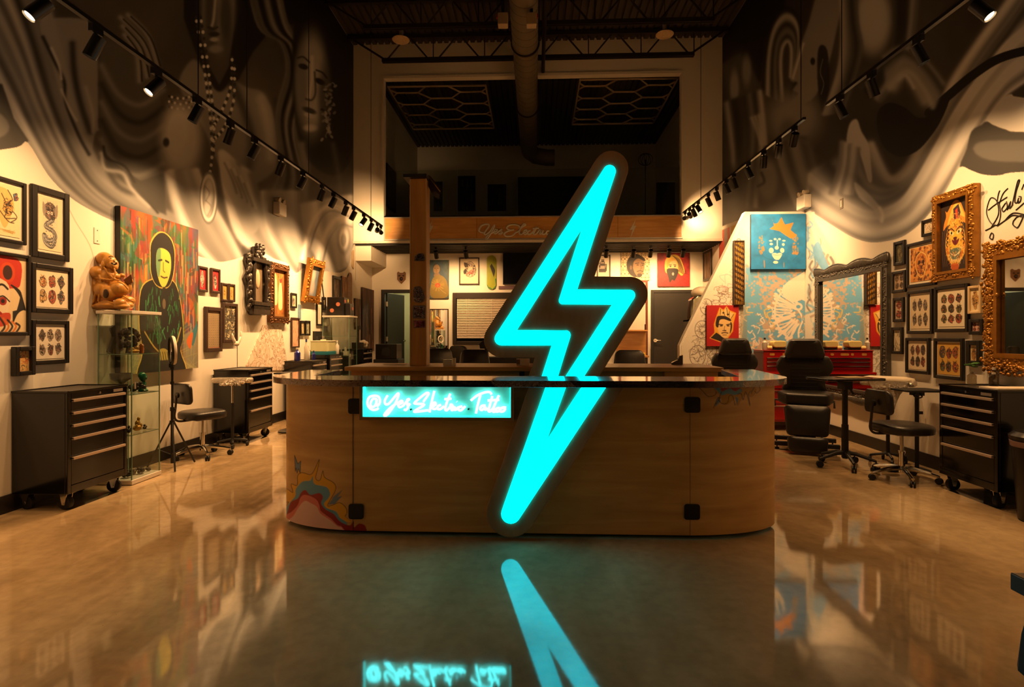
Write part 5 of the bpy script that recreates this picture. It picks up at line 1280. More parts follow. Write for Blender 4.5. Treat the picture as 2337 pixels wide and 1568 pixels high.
def A_man(c, W, Hh):         # bearded man on a lattice ground
    st = 13
    for i in range(-9, 18):
        c.line([(i*st, 0), (i*st+Hh, Hh)], (90,70,48), 1.1, .8); c.line([(i*st, 0), (i*st-Hh, Hh)], (90,70,48), 1.1, .8)
    for i in range(10):
        for j in range(10): c.ell(i*st+(j % 2)*st/2, j*st, 2, 2, (50,36,26))
    c.ell(50, 50, 31, 40, (34,26,22), -.1); c.poly([(38,26),(58,18),(78,30),(82,52),(76,80),(64,90),(52,82),(42,60)], (120,90,60), 1, 4)
    c.poly([(24,30),(50,8),(80,22),(82,34),(60,24),(44,36),(40,60),(28,60)], (24,20,18), 1, 4); c.line([(50,42),(62,40)], (30,22,18), 2.6); c.line([(70,40),(80,43)], (30,22,18), 2.6)
    c.ell(58, 47, 4, 2, (40,28,22)); c.ell(75, 48, 3.5, 2, (40,28,22)); c.line([(68,46),(71,60),(66,63)], (70,48,32), 2); c.line([(56,70),(66,67),(76,70)], (36,26,22), 3); c.line([(60,75),(72,75)], (90,52,42), 2.4)
    c.poly([(56,80),(66,77),(74,82),(68,90),(60,90)], (30,24,20), .9, 3); c.ell(34, 56, 4, 8, (90,66,46))
A_man.bg = (222,196,152)
def A_blonde(c, W, Hh):      # fair-haired woman with dark neckerchief
    c.a[:] = (138,26,26); n = c.noise(6, 7, 3); c.a *= (.55+.8*n)[..., None]
    c.poly([(0,70),(30,62),(70,64),(100,74),(100,Hh),(0,Hh)], (168,30,30), .9, 4)
    for i in range(30): c.line([(i*3.5, 78+(i*7) % 20), (i*3.5+6, 92+(i*5) % 14)], (110,16,22) if i % 2 else (190,44,40), 2.2, .8)
    c.poly([(22,44),(26,18),(46,5),(66,10),(78,34),(84,60),(74,72),(60,60),(40,66),(26,62)], (196,160,60), 1, 4)
    for i in range(12): c.line([(46+i*2,8+i),(62+i*1.6,28+i*2),(66+i*1.4,58+i)], (74,50,24), 1.1, .8, False, 4)
    c.ell(46, 42, 16, 22, (204,164,112)); c.poly([(28,40),(32,22),(52,16),(62,30),(56,24),(40,28),(32,46)], (180,140,50), 1, 3)
    c.line([(36,38),(43,37)], (30,20,18), 2); c.line([(50,37),(57,38)], (30,20,18), 2); c.ell(40, 42, 3, 2, (36,26,22)); c.ell(54, 42, 3, 2, (36,26,22))
    c.poly([(28,52),(46,48),(64,52),(62,70),(52,88),(46,84),(38,94),(34,80)], (26,20,20), 1, 3); c.ell(48, 66, 3.4, 5, (140,130,124))
A_blonde.bg = (138,26,26)
def crown(c, cx, cy, s, col):
    c.poly([(cx-s,cy+s*.5),(cx-s*1.1,cy-s*.2),(cx-s*.6,cy+s*.05),(cx-s*.35,cy-s*.55),(cx,cy),(cx+s*.3,cy-s*.6),(cx+s*.6,cy+s*.05),(cx+s*1.1,cy-s*.25),(cx+s,cy+s*.5)], col, .95)
def A_bluecrown(c, W, Hh):
    n = c.noise(8, 8, 3); c.a *= (.8+.4*n)[..., None]
    rng = np.random.default_rng(4); OC = (196,118,42)
    c.poly([(38,8),(42,18),(50,16),(56,6),(62,20),(78,16),(72,30),(84,40),(72,46),(52,32),(34,28),(42,22)], OC, .95, 2)
    for i in range(90):
        s = rng.choice([-1, 1]); x = 50+s*(26+rng.random()*10); y = 36+rng.random()*40; c.ell(x, y, 1.6, 1.8, OC, 0, .45)
    for y0 in (86, 88): c.line([(24,y0),(24.5,y0+12)], OC, 1.6, .6); c.line([(60,y0+4),(60,y0+12)], OC, 1.2, .5)
    CRM = (222,206,180)
    for x, y, rx, ry in ((36,50,3,1.4),(60,50,3,1.4),(44,47,2.4,1.8),(52,47,2.4,1.8),(37,56,3,2),(59,57,2.4,2.6),(37,68,4.2,5),(57,68,3.8,4.6),(47,63,3.6,3.4)): c.ell(x, y, rx, ry, CRM)
    c.line([(48,49),(48,60)], CRM, 1.8); c.poly([(38,75),(44,72.5),(48,74),(52,72.5),(57,75),(52,84),(48,85.5),(43,84)], CRM, 1, 3); c.line([(39,76),(48,77),(56,76)], (60,120,140), 1); c.ell(45, 90, 4.5, 2.6, CRM)
    c.line([(14,66),(24,80),(40,86)], (36,84,108), .8, .7, False, 4); c.line([(76,88),(90,72)], (36,84,108), .8, .7)
A_bluecrown.bg = (22,116,182)
def A_redcrown(c, W, Hh):
    Y_, SK, BK = (222,162,44), (224,186,122), (30,18,16)
    c.poly([(28,40),(40,6),(52,14),(62,2),(72,16),(92,24),(84,56),(82,82),(64,108),(66,124),(40,116),(8,104),(24,86),(22,60)], Y_, 1, 0, blur=1)
    c.poly([(30,86),(12,103),(40,113),(58,122),(56,104)], BK); c.poly([(33,46),(54,40),(76,48),(78,74),(68,96),(56,104),(42,94),(34,76)], SK, 1, 4)
    c.poly([(30,44),(36,34),(60,34),(76,46),(72,50),(54,44),(40,48),(36,70),(28,64)], BK, 1, 3)
    c.poly([(38,32),(44,10),(52,20),(62,6),(70,20),(86,26),(78,44),(58,34)], (226,190,120), 1)
    for s in ([(44,12),(42,30)], [(52,20),(56,32)], [(62,8),(66,34)], [(70,20),(70,38)], [(84,28),(76,42)]): c.line(s, BK, 1.6)
    c.ell(52, 24, 3.4, 2.4, BK); c.ell(66, 29, 3.4, 2.4, BK)
    c.line([(38,60),(50,62)], BK, 3); c.line([(62,62),(74,59)], BK, 3); c.ell(45, 65, 4.4, 2, BK); c.ell(67, 65, 4, 2, BK); c.line([(56,66),(54,78),(60,79)], BK, 1.2, .8); c.line([(50,80),(60,81)], BK, 2.2); c.line([(47,88),(56,86),(66,88)], BK, 2.6); c.line([(50,94),(62,94)], BK, 1.2)
    c.poly([(74,52),(79,60),(78,76),(72,90),(74,70)], BK, .9, 3)
A_redcrown.bg = (170,18,18)
def A_tiger(c, W, Hh):
    c.a[:] = (40,28,24)
    c.poly([(14,62),(22,40),(20,26),(26,30),(40,14),(52,8),(66,16),(78,40),(92,60),(94,100),(80,90),(60,50),(40,56),(26,90),(10,120)], (216,140,50), 1, 4); c.poly([(24,64),(40,26),(54,14),(66,24),(78,50),(64,44),(42,44)], (224,190,90), 1, 4)
    c.poly([(44,26),(60,18),(66,38),(56,66),(46,50)], (60,40,50), 1); c.poly([(50,30),(57,26),(58,50),(52,54)], (196,70,44), 1); c.poly([(30,60),(50,50),(70,58),(84,110),(70,140),(50,Hh-18),(30,140),(20,104)], (214,166,60), 1, 4)
    rng = np.random.default_rng(6)
    for i in range(40):
        q = rng.random()*6.3; c.ell(50+26*math.cos(q), 104+36*math.sin(q), 3.2, 4.2, (226,196,120) if i % 2 else (190,110,40), q)
    c.poly([(34,84),(50,76),(66,84),(64,112),(50,120),(36,112)], (216,186,70), 1, 4); c.poly([(40,94),(50,98),(62,94),(56,106),(46,106)], (110,30,40), 1, 3); c.poly([(34,116),(66,116),(62,134),(50,140),(38,134)], (90,110,100), 1, 4); c.line([(36,124),(50,130),(64,124)], (220,210,180), 3, 1, False, 3)
    for i in range(260):
        q = rng.random()*6.3; r_ = .4+.6*rng.random(); x, y = 50+30*r_*math.cos(q), 96+62*r_*math.sin(q)
        c.line([(x, y), (x+rng.normal(0,2.5), y+rng.normal(3,2.5))], [(120,60,20),(230,200,110),(60,34,20),(200,100,36),(236,214,150)][rng.integers(5)], .8+rng.random(), .75)
    for s_ in (-1, 1):
        c.poly([(50+s_*4,80),(50+s_*16,72),(50+s_*17,80),(50+s_*8,85)], (236,222,160), 1, 3); c.ell(50+s_*11, 79, 2.4, 3, (30,22,20)); c.line([(50+s_*3,76),(50+s_*12,69),(50+s_*19,72)], (40,26,22), 2.2, 1, False, 4)
        for k in range(5): c.line([(50+s_*(18+k),60+k*9),(50+s_*(23+k),66+k*9),(50+s_*(20+k),72+k*9)], (44,28,22), 2.4, .9, False, 3)
    c.poly([(44,90),(56,90),(50,100)], (90,30,34), 1, 2); c.line([(50,100),(50,108)], (60,26,26), 1.4)
    for i in range(9): c.poly([(36+i*3.6,138),(38+i*3.6,138),(37+i*3.6,150)], (226,206,160))
    for s in (-1, 1):
        for i in range(8): c.line([(50+s*(24+i*2.5),62+i*2),(50+s*(32+i*1.6),104),(50+s*(26+i*2),150)], (34,26,30) if i % 3 else (90,70,60), 4, .9, False, 4)
    c.poly([(36,150),(60,150),(56,172),(50,176)], (190,90,40), .9, 3)
A_tiger.bg = (40,28,24)
def A_skull(c, W, Hh):
    rng = np.random.default_rng(33); n = c.noise(3, 6, 3); c.a = c.a*(.75+.5*n[..., None])
    for i in range(120):
        x, y = rng.random()*W, rng.random()*Hh; motif_c = [(150,80,30),(110,50,26),(222,180,100),(70,40,24)][rng.integers(4)]; c.ell(x, y, 3+rng.random()*4, 2+rng.random()*4, motif_c, rng.random()*3, .75)
    c.poly([(50,16),(72,30),(76,56),(64,86),(50,Hh-14),(36,86),(24,56),(28,30)], (196,124,48), 1, 4); c.line([(50,16),(72,30),(76,56),(64,86),(50,Hh-14),(36,86),(24,56),(28,30),(50,16)], (226,190,110), 3.4, 1, False, 4)
    for i in range(130):
        q = rng.random()*6.3; r_ = rng.random(); x, y = 50+19*r_*math.cos(q), 58+34*r_*math.sin(q); c.ell(x, y, 2+rng.random()*2, 1.6+rng.random()*2, [(80,40,22),(150,76,34),(214,160,80)][rng.integers(3)], q, .9)
    for s_ in (-1, 1): c.ell(50+s_*9, 48, 5.5, 6.5, (50,24,16))
    c.poly([(46,60),(54,60),(50,70)], (50,24,16)); c.line([(38,80),(50,84),(62,80)], (60,30,18), 2, 1, False, 4)
A_skull.bg = (206,140,64)
def A_saints(c, W, Hh):
    c.a[:] = (120,66,22); rng = np.random.default_rng(9)
    for i in range(60): x = rng.random()*W; c.line([(x, rng.random()*40), (x+rng.normal(0,2), 40+rng.random()*Hh)], [(190,120,40),(90,44,16),(150,90,30),(206,150,70)][rng.integers(4)], 3+rng.random()*4, .6)
    for x, t in ((30, 30), (64, 44)): c.ell(x, t, 8, 12, (220,180,110)); c.poly([(x-10,t+10),(x+10,t+10),(x+14,t+80),(x-14,t+80)], (228,206,160), .9, 3)
    c.poly([(58,34),(76,30),(74,44),(60,46)], (160,40,26)); c.poly([(0,Hh-14),(W,Hh-14),(W,Hh),(0,Hh)], (140,96,40))
A_saints.bg = (120,66,22)
def A_pale(c, W, Hh):
    n = c.noise(2, 6, 3); c.a += ((n-.5)*40)[..., None]
    c.ell(48, Hh*.35, 16, Hh*.2, (190,180,160), 0, .8, soft=.6); c.ell(50, Hh*.7, 20, Hh*.2, (176,160,150), 0, .8, soft=.6)
A_pale.bg = (90,104,116)
def A_bark(seed, base=(92,52,32)):
    def fn(c, W, Hh):
        n = c.noise(seed, 10, 3, (1, .2)); c.a *= (.4+1.2*n)[..., None]; rng = np.random.default_rng(seed)
        for i in range(26): x = rng.random()*W; y = rng.random()*Hh; c.line([(x, y), (x+rng.normal(0,3), y+Hh*.2)], [(170,130,90),(40,26,20),(120,40,24),(150,140,110)][rng.integers(4)], 2+rng.random()*5, .6)
    fn.bg = base
    return fn
def A_robot(c, W, Hh):
    for x, y, w_, h_ in ((20,50,40,30),(10,80,60,60),(30,30,24,22),(8,60,16,40),(60,70,16,60)): c.poly([(x,y),(x+w_,y),(x+w_,y+h_),(x,y+h_)], (50,44,42)); c.poly([(x+4,y+5),(x+w_-6,y+5),(x+w_-6,y+h_*.5),(x+4,y+h_*.5)], (150,136,120))
A_robot.bg = (206,192,168)
def picture(wall, x0, x1, yt, yb, label, art, bw=.03, d=.028, fm=None, mat_w=0., cat='framed picture', name='framed_picture', group=None, gloss=False, glassy=None, tilt=0., fine=1.0, orn=0, orn_r=.018, Yw=None, extra=None):
    fm = fm or M_FRAME; xm = (x0+x1)/2
    if wall == 'L': A, B, Cn = onX(x0, YH, XL), onX(x1, YH, XL), onX(xm, YH, XL); u = Vector((0,1,0)); n = Vector((1,0,0)); sc = Cn.y/F
    elif wall == 'R': A, B, Cn = onX(x0, YH, XR), onX(x1, YH, XR), onX(xm, YH, XR); u = Vector((0,-1,0)); n = Vector((-1,0,0)); sc = Cn.y/F
    else: A, B = onY(x0, YH, Yw), onY(x1, YH, Yw); Cn = (A+B)/2; u = Vector((1,0,0)); n = Vector((0,-1,0)); sc = Yw/F
    dd = ray(xm, YH); tt = (Cn.y if wall == 'B' else (XL if wall == 'L' else XR)/dd.x*dd.y)/dd.y
    zt, zb = H+(YH-yt)/F*tt, H+(YH-yb)/F*tt
    W_, Hh_ = (B-A).length, zt-zb
    ctr_ = (A+B)/2; ctr_.z = (zt+zb)/2
    t = thing(name, label, cat, ctr_+n*.006, group=group)
    up = Vector((0,0,1))
    if tilt: up = (Vector((0,0,1))+n*tilt).normalized()
    nn = u.cross(up) if u.cross(up).dot(n) > 0 else up.cross(u)
    base = n*(tilt*Hh_/2 if tilt else 0)
    L_ = lambda a, b, c_: base+u*a+up*b+nn*c_
    def bar(mb, a0, b0, a1, b1, c0, c1): 
        mb.add([L_(a, b, c_) for a in (a0, a1) for b in (b0, b1) for c_ in (c0, c1)], [(0,1,3,2),(4,6,7,5),(0,4,5,1),(2,3,7,6),(0,2,6,4),(1,5,7,3)])
    w2, h2 = W_/2, Hh_/2
    if bw:
        mb = MB()
        bar(mb, -w2, -h2, -w2+bw, h2, 0, d); bar(mb, w2-bw, -h2, w2, h2, 0, d); bar(mb, -w2+bw, h2-bw, w2-bw, h2, 0, d); bar(mb, -w2+bw, -h2, w2-bw, -h2+bw, 0, d)
        if orn:
            e = bw*.28
            for a0, b0, a1, b1 in ((-w2+bw-e,-h2+bw-e,-w2+bw+.003,h2-bw+e),(w2-bw-.003,-h2+bw-e,w2-bw+e,h2-bw+e),(-w2+bw+.003,h2-bw-.003,w2-bw-.003,h2-bw+e),(-w2+bw+.003,-h2+bw-e,w2-bw-.003,-h2+bw+.003)): bar(mb, a0, b0, a1, b1, d*.6, d*1.2)
        mb0 = mb; fr = mb.build('frame', fm, t, 0, min(.006, bw*.2))
        if orn:
            rng = np.random.default_rng(int(x0)); mb = MB(); per = 2*(W_+Hh_); k = int(per/orn)
            for i in range(k):
                s = (i+rng.random()*.5)/k*per
                if s < W_: a, b = -w2+s, h2-bw*.45
                elif s < W_+Hh_: a, b = w2-bw*.45, h2-(s-W_)
                elif s < 2*W_+Hh_: a, b = w2-(s-W_-Hh_), -h2+bw*.45
                else: a, b = -w2+bw*.45, -h2+(s-2*W_-Hh_)
                a += rng.normal(0, bw*.15); b += rng.normal(0, bw*.15); r_ = orn_r*(.55+.7*rng.random())
                p_ = L_(a, b, d*1.0)
                mb.ell(p_, (r_*.7, r_*(.8+.9*rng.random()), r_*(.7+.6*rng.random())), 8, 6)
            for sa in (-1, 1):
                for sb in (-1, 1):
                    for q in range(16): mb.ell(L_(sa*(w2-bw*.5)+rng.normal(0,bw*.3), sb*(h2-bw*.5)+rng.normal(0,bw*.3), d*1.0), (orn_r*.8, orn_r*(.6+.7*rng.random()), orn_r*(.6+.7*rng.random())), 8, 6)
            fr.data.name = 'frame'; bpy.data.objects.remove(fr); mb0.v; o_ = len(mb0.v); mb0.add(mb.v, mb.f); mb0.build('frame', fm, t, 40)
        back = d*.45
    else:
        mb = MB(); bar(mb, -w2, -h2, w2, h2, 0, d); mb.build('stretcher', fm, t, 0, .002); back = d+.001
    if mat_w and bw:
        mb = MB(); bar(mb, -w2+bw*.5, -h2+bw*.5, w2-bw*.5, h2-bw*.5, .002, back-.003); mb.build('mount_card', M_CREAM, t, 0)
    iw, ih = w2-bw-mat_w, h2-bw-mat_w
    if bw and not mat_w: iw += bw*.3; ih += bw*.3
    if art is None:
        mb = MB(); bar(mb, -iw, -ih, iw, ih, .002, back); mb.build('mirror_glass', M_MIRROR, t, 0)
    else:
        HH = 100*ih/iw; k = max(.36, min(2.6, (2*iw/sc)*1.25*fine/100))
        c = Cv(0, 0, 100, HH, k, art.bg); art(c, 100, HH)
        o = wloc(t)
        artplane('print' if bw else 'painting', c, o+L_(-iw, ih, back), o+L_(iw, ih, back), o+L_(-iw, -ih, back), ARTG if gloss else ART, t)
    if extra: extra(t, L_, w2, h2)
    return t
BR = mat('brown_frame', (52,34,24), .45, var=.25)
P_ = PAL
wm = [P_['red'],P_['org'],P_['yel'],P_['grn'],P_['gry']]; mono = [(150,138,124),(96,84,76),(190,176,156)]; warm = [(196,120,60),(160,84,40),(214,170,100)]; skin = [(206,170,116),(190,140,84),(170,70,50),(90,100,110)]
# left wall
picture('L', -46, 53, 405, 552, 'framed gold drawing of a crouching figure, topmost at the left edge', A_goldfigure, .03, mat_w=.02)
picture('L', 65, 151.5, 431, 592, 'tall black framed grey drawing of a twisted sea creature', A_tribal, .055, mat_w=.02)
picture('L', -62, 61, 574, 766, 'large framed red and black masked face print at the left edge', A_mask, .03, .035, fine=.8)
picture('L', 65, 160, 605, 715, 'black framed flash sheet with a gold figure among five small motifs', A_flash(skin, 2, 3, 41), .04, mat_w=.01)
picture('L', 66, 151, 731, 831, 'black framed flash sheet of six small heads in two rows', A_flash([(150,138,124),(120,60,50),(90,84,80)], 2, 3, 52, (218,208,192)), .035, mat_w=.012)
picture('L', 22, 67.5, 791, 857, 'small deep black frame with a red and orange print, lowest on the left', A_scribble(5, (214,176,110), [(176,50,30),(60,50,44),(204,110,40)], 50), .035, .05)
picture('L', 261, 441, 497, 848, 'large unframed canvas of a seated dark figure on dripping colours', A_darkfigure, 0, .055, M_BLACKM, cat='painting', name='canvas_picture', fine=1.1)
picture('L', 447, 469, 608, 666, 'small brown frame with a red print, nearer of the red pair', A_one([(206,196,180),(40,90,70)], 7, (166,36,42), .26, .4, 40), .03, .03, BR)
picture('L', 477, 498, 613, 669, 'small brown frame with a red print, farther of the red pair', A_one([(206,196,180),(40,60,50)], 8, (166,36,42), .26, .4, 40), .03, .03, BR)
picture('L', 501.5, 517, 646, 688, 'small dark frame with a mustard print, nearer of the mustard pair', A_one([(190,150,70),(170,120,50)], 9, (196,156,76), .22, .38, 18), .03, .025, BR)
picture('L', 518, 532.5, 648, 689, 'small dark frame with a mustard print, farther of the mustard pair', A_one([(190,150,70),(170,120,50)], 10, (196,156,76), .22, .38, 18), .03, .025, BR)
picture('L', 463, 501.5, 701, 803, 'tall brown framed panel of diamond lattice pattern with red ends', A_lattice(3, (214,190,148), (54,38,28), (176,70,44)), .05, .035, BR)
picture('L', 503, 537, 692, 782, 'tall brown framed panel of dense dark leaf pattern', A_scribble(14, (206,190,150), [(50,44,36),(80,74,60),(60,64,60)], 260), .045, .035, BR)
picture('L', 609, 651, 602, 737, 'dark gilt framed painting of two pale robed figures', A_saints, .10, .06, M_GILTD, orn=.016, orn_r=.016, cat='painting', name='gilt_framed_painting')
picture('L', 661.5, 674, 669, 703, 'small black frame high beside the tilted gold frame', A_one(mono, 12, (196,186,150), .3, .4, 20), .03)
picture('L', 685, 719, 592, 690, 'gold framed portrait tilted forward from the wall above the pair of small frames', A_pale, .12, .07, M_GILT, orn=.02, orn_r=.02, tilt=.16, cat='painting', name='gilt_framed_painting')
picture('L', 720.5, 732.5, 689, 743, 'tall white mounted print in black frame below the tilted gold frame', A_scribble(23, (206,196,176), [(60,56,50),(110,100,90)], 60), .03, mat_w=.08)
picture('L', 733.5, 741, 678, 708, 'narrow black frame right of the tall white mounted print', A_scribble(24, (150,140,110), [(60,56,50),(110,100,90)], 40), .04)
picture('L', 662, 680, 725, 794, 'tall thin frame with pink topped scroll print', A_scribble(25, (206,160,130), [(70,56,50),(150,90,80)], 26, True), .028, fm=BR)
picture('L', 682.5, 693, 732, 766, 'small black frame, nearer of two below the tilted gold frame', A_scribble(26, (190,170,120), [(90,76,50)], 30), .035)
picture('L', 694, 705, 732, 766, 'small black frame, farther of two below the tilted gold frame', A_scribble(27, (150,150,120), [(60,60,50)], 40), .035)
picture('L', 757.5, 776, 631, 686, 'black framed dark portrait above the second glass cabinet', A_bark(5, (80,64,50)), .06)
picture('L', 777, 790, 632, 708, 'unframed mottled brown board right of the dark portrait', A_bark(8, (140,96,56)), 0, .03, BR, cat='panel', name='hanging_board')
picture('L', 807, 820, 682, 744, 'brown grained board next to the tall dark painting', A_bark(9, (96,66,36)), 0, .03, BR, cat='panel', name='hanging_board')
picture('L', 823, 850, 659, 802, 'very tall dark red and brown painting near the open door', A_bark(13, (70,42,32)), 0, .04, BR, cat='painting', name='canvas_picture')
def deck_shape(t, zt, zb, Y0, Y1, m):
    pass
def wall_deck(x0, x1, yt, yb, label, m, wall='L', Yw=None):
    if wall == 'L':
        A, B, Cn = onX(x0, YH, XL), onX(x1, YH, XL), onX((x0+x1)/2, YH, XL); sc = (Cn-Vector((0,0,H))).length/ray((x0+x1)/2, YH).length
        z1, z0 = H+(YH-yt)/F*sc, H+(YH-yb)/F*sc; y0, y1 = A.y, B.y; c_ = Vector((XL+.006, (y0+y1)/2, (z0+z1)/2)); fn = lambda u, v, s: Vector((.012*s+.05*max(0, abs(v)/((z1-z0)/2)-.7), u, v)); w_ = (y1-y0)
    else:
        A, B = onY(x0, yt, Yw), onY(x1, yb, Yw); z1, z0 = A.z, B.z; c_ = Vector(((A.x+B.x)/2, Yw-.003, (z0+z1)/2)); fn = lambda u, v, s: Vector((u, -.012*s-.05*max(0, abs(v)/((z1-z0)/2)-.7), v)); w_ = B.x-A.x
    t = thing('hanging_skateboard_deck', label, 'skateboard', c_)
    h = (z1-z0)/2; r = w_/2
    out = [(r*math.cos(a), h-r*1.1+r*1.1*math.sin(a)) for a in np.linspace(0, PI, 13)]+[(-r, v) for v in np.linspace(h-r*1.1, -h+r*1.1, 8)[1:-1]]+[(-r*math.cos(a), -h+r*1.1-r*1.1*math.sin(a)) for a in np.linspace(0, PI, 13)]+[(r, v) for v in np.linspace(-h+r*1.1, h-r*1.1, 8)[1:-1]]
    MB().prism(out, fn).build('deck', m, t, 40, .003)
    return t, h, r, fn
wall_deck(792, 802, 622, 712, 'tall brown mottled skateboard deck hung near the tall dark painting', mat('mottled_brown', (140,100,64), .5, var=.8, scale=24))
wall_deck(802, 806.5, 571, 613, 'narrow pale deck hung high at the corner under the mezzanine', mat('mottled_tan', (196,170,130), .5, var=.3, scale=18))
# switch plate, wall boxes
p = onX(220.5, 538, XL); t = thing('switch_plate', 'pale blank switch plate above the carved laughing figure', 'switch', p)
MB().box(0,-.037,-.075,.007,.037,.075).build('plate', M_WHITE, t, 0, .002); MB().cyl((.007,0,.05),(.009,0,.05),.005,n=8).cyl((.007,0,-.05),(.009,0,-.05),.005,n=8).build('screw', M_STEEL, t)
p = onX(1921, 465, XR); t = thing('switch_plate', 'pale switch plate high on the draped cloth mural', 'switch', p)
MB().box(-.007,-.04,-.07,0,.04,.07).build('plate', mat('grey_plate', (120,112,104), .5), t, 0, .002); MB().box(-.011,-.015,-.045,-.007,.015,.045).build('rocker', M_WHITE, t, 0)
for px_, py_, X, s, lb in ((631, 478, XL, 1, 'emergency light box with two lamps above the tilted gold frame'), (1843, 462, XR, -1, 'emergency light box with two lamps at the top of the partition')):
    p = onX(px_, py_, X); t = thing('wall_mounted_light', lb, 'emergency light', p)
    x_ = .056*s
    MB().obox((x_, 0, 0), (.11, .26, .2)).build('box', M_WHITE, t, 0, .01)
    for q in (-.08, .08):
        mb = MB()
        c_ = Vector((x_, q, .14))
        dd = Vector((s, 0, -.3)); mb.cyl(c_-dd*.03, c_+dd*.04, .03, .045, n=14)
        mb.build('lamp_head', mat('clear_lamp', (190,176,150), .25, var=.3), t)
# right wall
picture('R', 2109, 2138.6, 500, 538, 'small black framed red and white print, highest beside the tiger', A_scribble(31, (206,190,164), [(150,50,44),(60,40,40)], 24), .03, mat_w=.012)
picture('R', 2044.7, 2070.6, 550, 605, 'small black framed dark green portrait, topmost of the narrow column', A_one([(120,110,70),(60,70,54),(96,84,50)], 32, (62,66,52), .3, .42, 30), .035)
picture('R', 2074, 2141, 550, 654, 'black framed golden skull print left of the tiger frame', A_skull, .035, mat_w=.025)
picture('R', 2040.7, 2072, 618, 668, 'small black framed brown print, second in the narrow column', A_flash([(120,96,70),(150,120,90),(90,70,56)], 2, 2, 34, (186,160,130)), .035)
t = picture('R', 2141.6, 2238.8, 434, 637, 'ornate gold framed painting of a snarling tiger in a hood', A_tiger, .085, .06, M_GILT, orn=.014, orn_r=.013, cat='painting', name='gilt_framed_painting')
picture('R', 2043, 2068, 679, 735, 'small black framed red topped print, third in the narrow column', A_flash([(170,60,44),(60,40,36),(206,186,160)], 2, 1, 36, (196,170,140)), .035)
picture('R', 2075, 2134, 662, 762, 'black framed flash sheet of six grey ovals', A_flash(mono, 2, 3, 37, (216,198,166)), .035, mat_w=.02)
picture('R', 2138, 2215.6, 651, 758, 'black framed sheet with green heart and roses on white', A_flash([(120,110,50),(176,70,44),(60,50,44),(150,140,80)], 3, 3, 38, (224,212,186)), .035, mat_w=.02)
picture('R', 2215.6, 2246, 652, 716, 'pale framed small gold figure print beside the big gold mirror', A_one([(196,150,80),(150,90,50)], 39, (224,206,166), .32, .42, 36), .025, fm=mat('pale_frame', (206,180,136), .5))
picture('R', 2218, 2250, 728, 764, 'small black framed red rose print beside the big gold mirror', A_flash([(176,60,54),(140,40,40),(206,150,130)], 2, 2, 40, (206,170,150)), .035)
picture('R', 2039.7, 2065, 747, 808, 'small black framed black ink print, lowest in the narrow column', A_scribble(41, (206,190,160), [(30,26,24)], 40, True), .035)
picture('R', 2072, 2126.6, 771, 853, 'black framed sheet with one large red face between four heads', A_flash([(160,70,44),(60,56,56),(120,96,80)], 2, 3, 42, (210,192,164)), .035, mat_w=.012)
picture('R', 2137, 2204.6, 772, 866, 'black framed yellow flash sheet of crowded coloured motifs', A_flash([(196,150,60),(60,60,70),(176,70,40),(90,100,80)], 2, 3, 43, (206,160,70), .46, .48), .035, mat_w=.012)
picture('R', 2211.6, 2244, 777, 834, 'small black framed brown figure print above the bottles', A_one([(170,120,60),(120,70,40)], 44, (216,190,140), .3, .42, 34), .045)
# big gilt mirror at the right edge
def crest(t, L_, w2, h2):
    rng = np.random.default_rng(2); mb = MB()
    for b in np.linspace(-h2, h2, 90):
        for q in range(4): mb.ell(L_(-w2+rng.normal(.03,.028)*(1.3 if math.sin(b*9) > 0 else .6), b+rng.normal(0,.02), .05), (.016, .01+.012*rng.random(), .01+.014*rng.random()), 8, 6)
    for a in np.linspace(-w2, w2, 110): mb.ell(L_(a, -h2+rng.normal(.0,.025), .05), (.016, .014+.012*rng.random(), .01+.01*rng.random()), 8, 6); mb.ell(L_(a, h2+rng.normal(.0,.02), .05), (.014, .012+.012*rng.random(), .01+.008*rng.random()), 8, 6)
    mb.build('carved_leafwork', M_GILT, t, 60)
picture('R', 2264, 2470, 545, 846, 'big ornate gold mirror cut off by the right edge', None, .13, .05, M_GILT, orn=.014, orn_r=.013, cat='mirror', name='gilt_mirror', extra=crest)
# grey ornate mirror
def crest2(t, L_, w2, h2):
    rng = np.random.default_rng(4); mb = MB(); m2 = MB()
    for a in np.linspace(-w2, w2, 60):
        hgt = .05*abs(math.sin(a/w2*PI*1.5))+.02
        mb.ell(L_(a, h2+hgt*.4, .04), (.03, .03, .022+hgt*.6), 8, 6)
        m2.ell(L_(a, -h2-hgt*.3, .04), (.03, .03, .02+hgt*.5), 8, 6)
    mb.build('scrolled_crest', M_PEWTER, t, 60); m2.build('scrolled_skirt', M_PEWTER, t, 60)
    mb = MB(); mb.tube([L_(a, h2+.03+.05*abs(math.sin(a/w2*PI*1.5)), .05) for a in np.linspace(-w2, w2, 40)], .014, 6); mb.build('crest_rim', mat('grey_rim', (70,68,66), .35, .4), t)
picture('R', 1868, 2035, 610, 908, 'large grey ornate mirror reflecting the blue painted partition', None, .11, .05, M_PEWTER, orn=.014, orn_r=.012, cat='mirror', name='ornate_mirror', extra=crest2)
# partition pictures
picture('B', 1711, 1835, 490, 615, 'square blue canvas with an orange crown over pale face marks', A_bluecrown, 0, .05, mat('canvas_edge', (22,80,130), .6), cat='painting', name='canvas_picture', Yw=PY)
picture('B', 1611, 1684, 697, 790, 'red canvas of a crowned face outlined in yellow', A_redcrown, 0, .035, mat('red_edge', (130,16,16), .6), cat='painting', name='canvas_picture', Yw=PY)
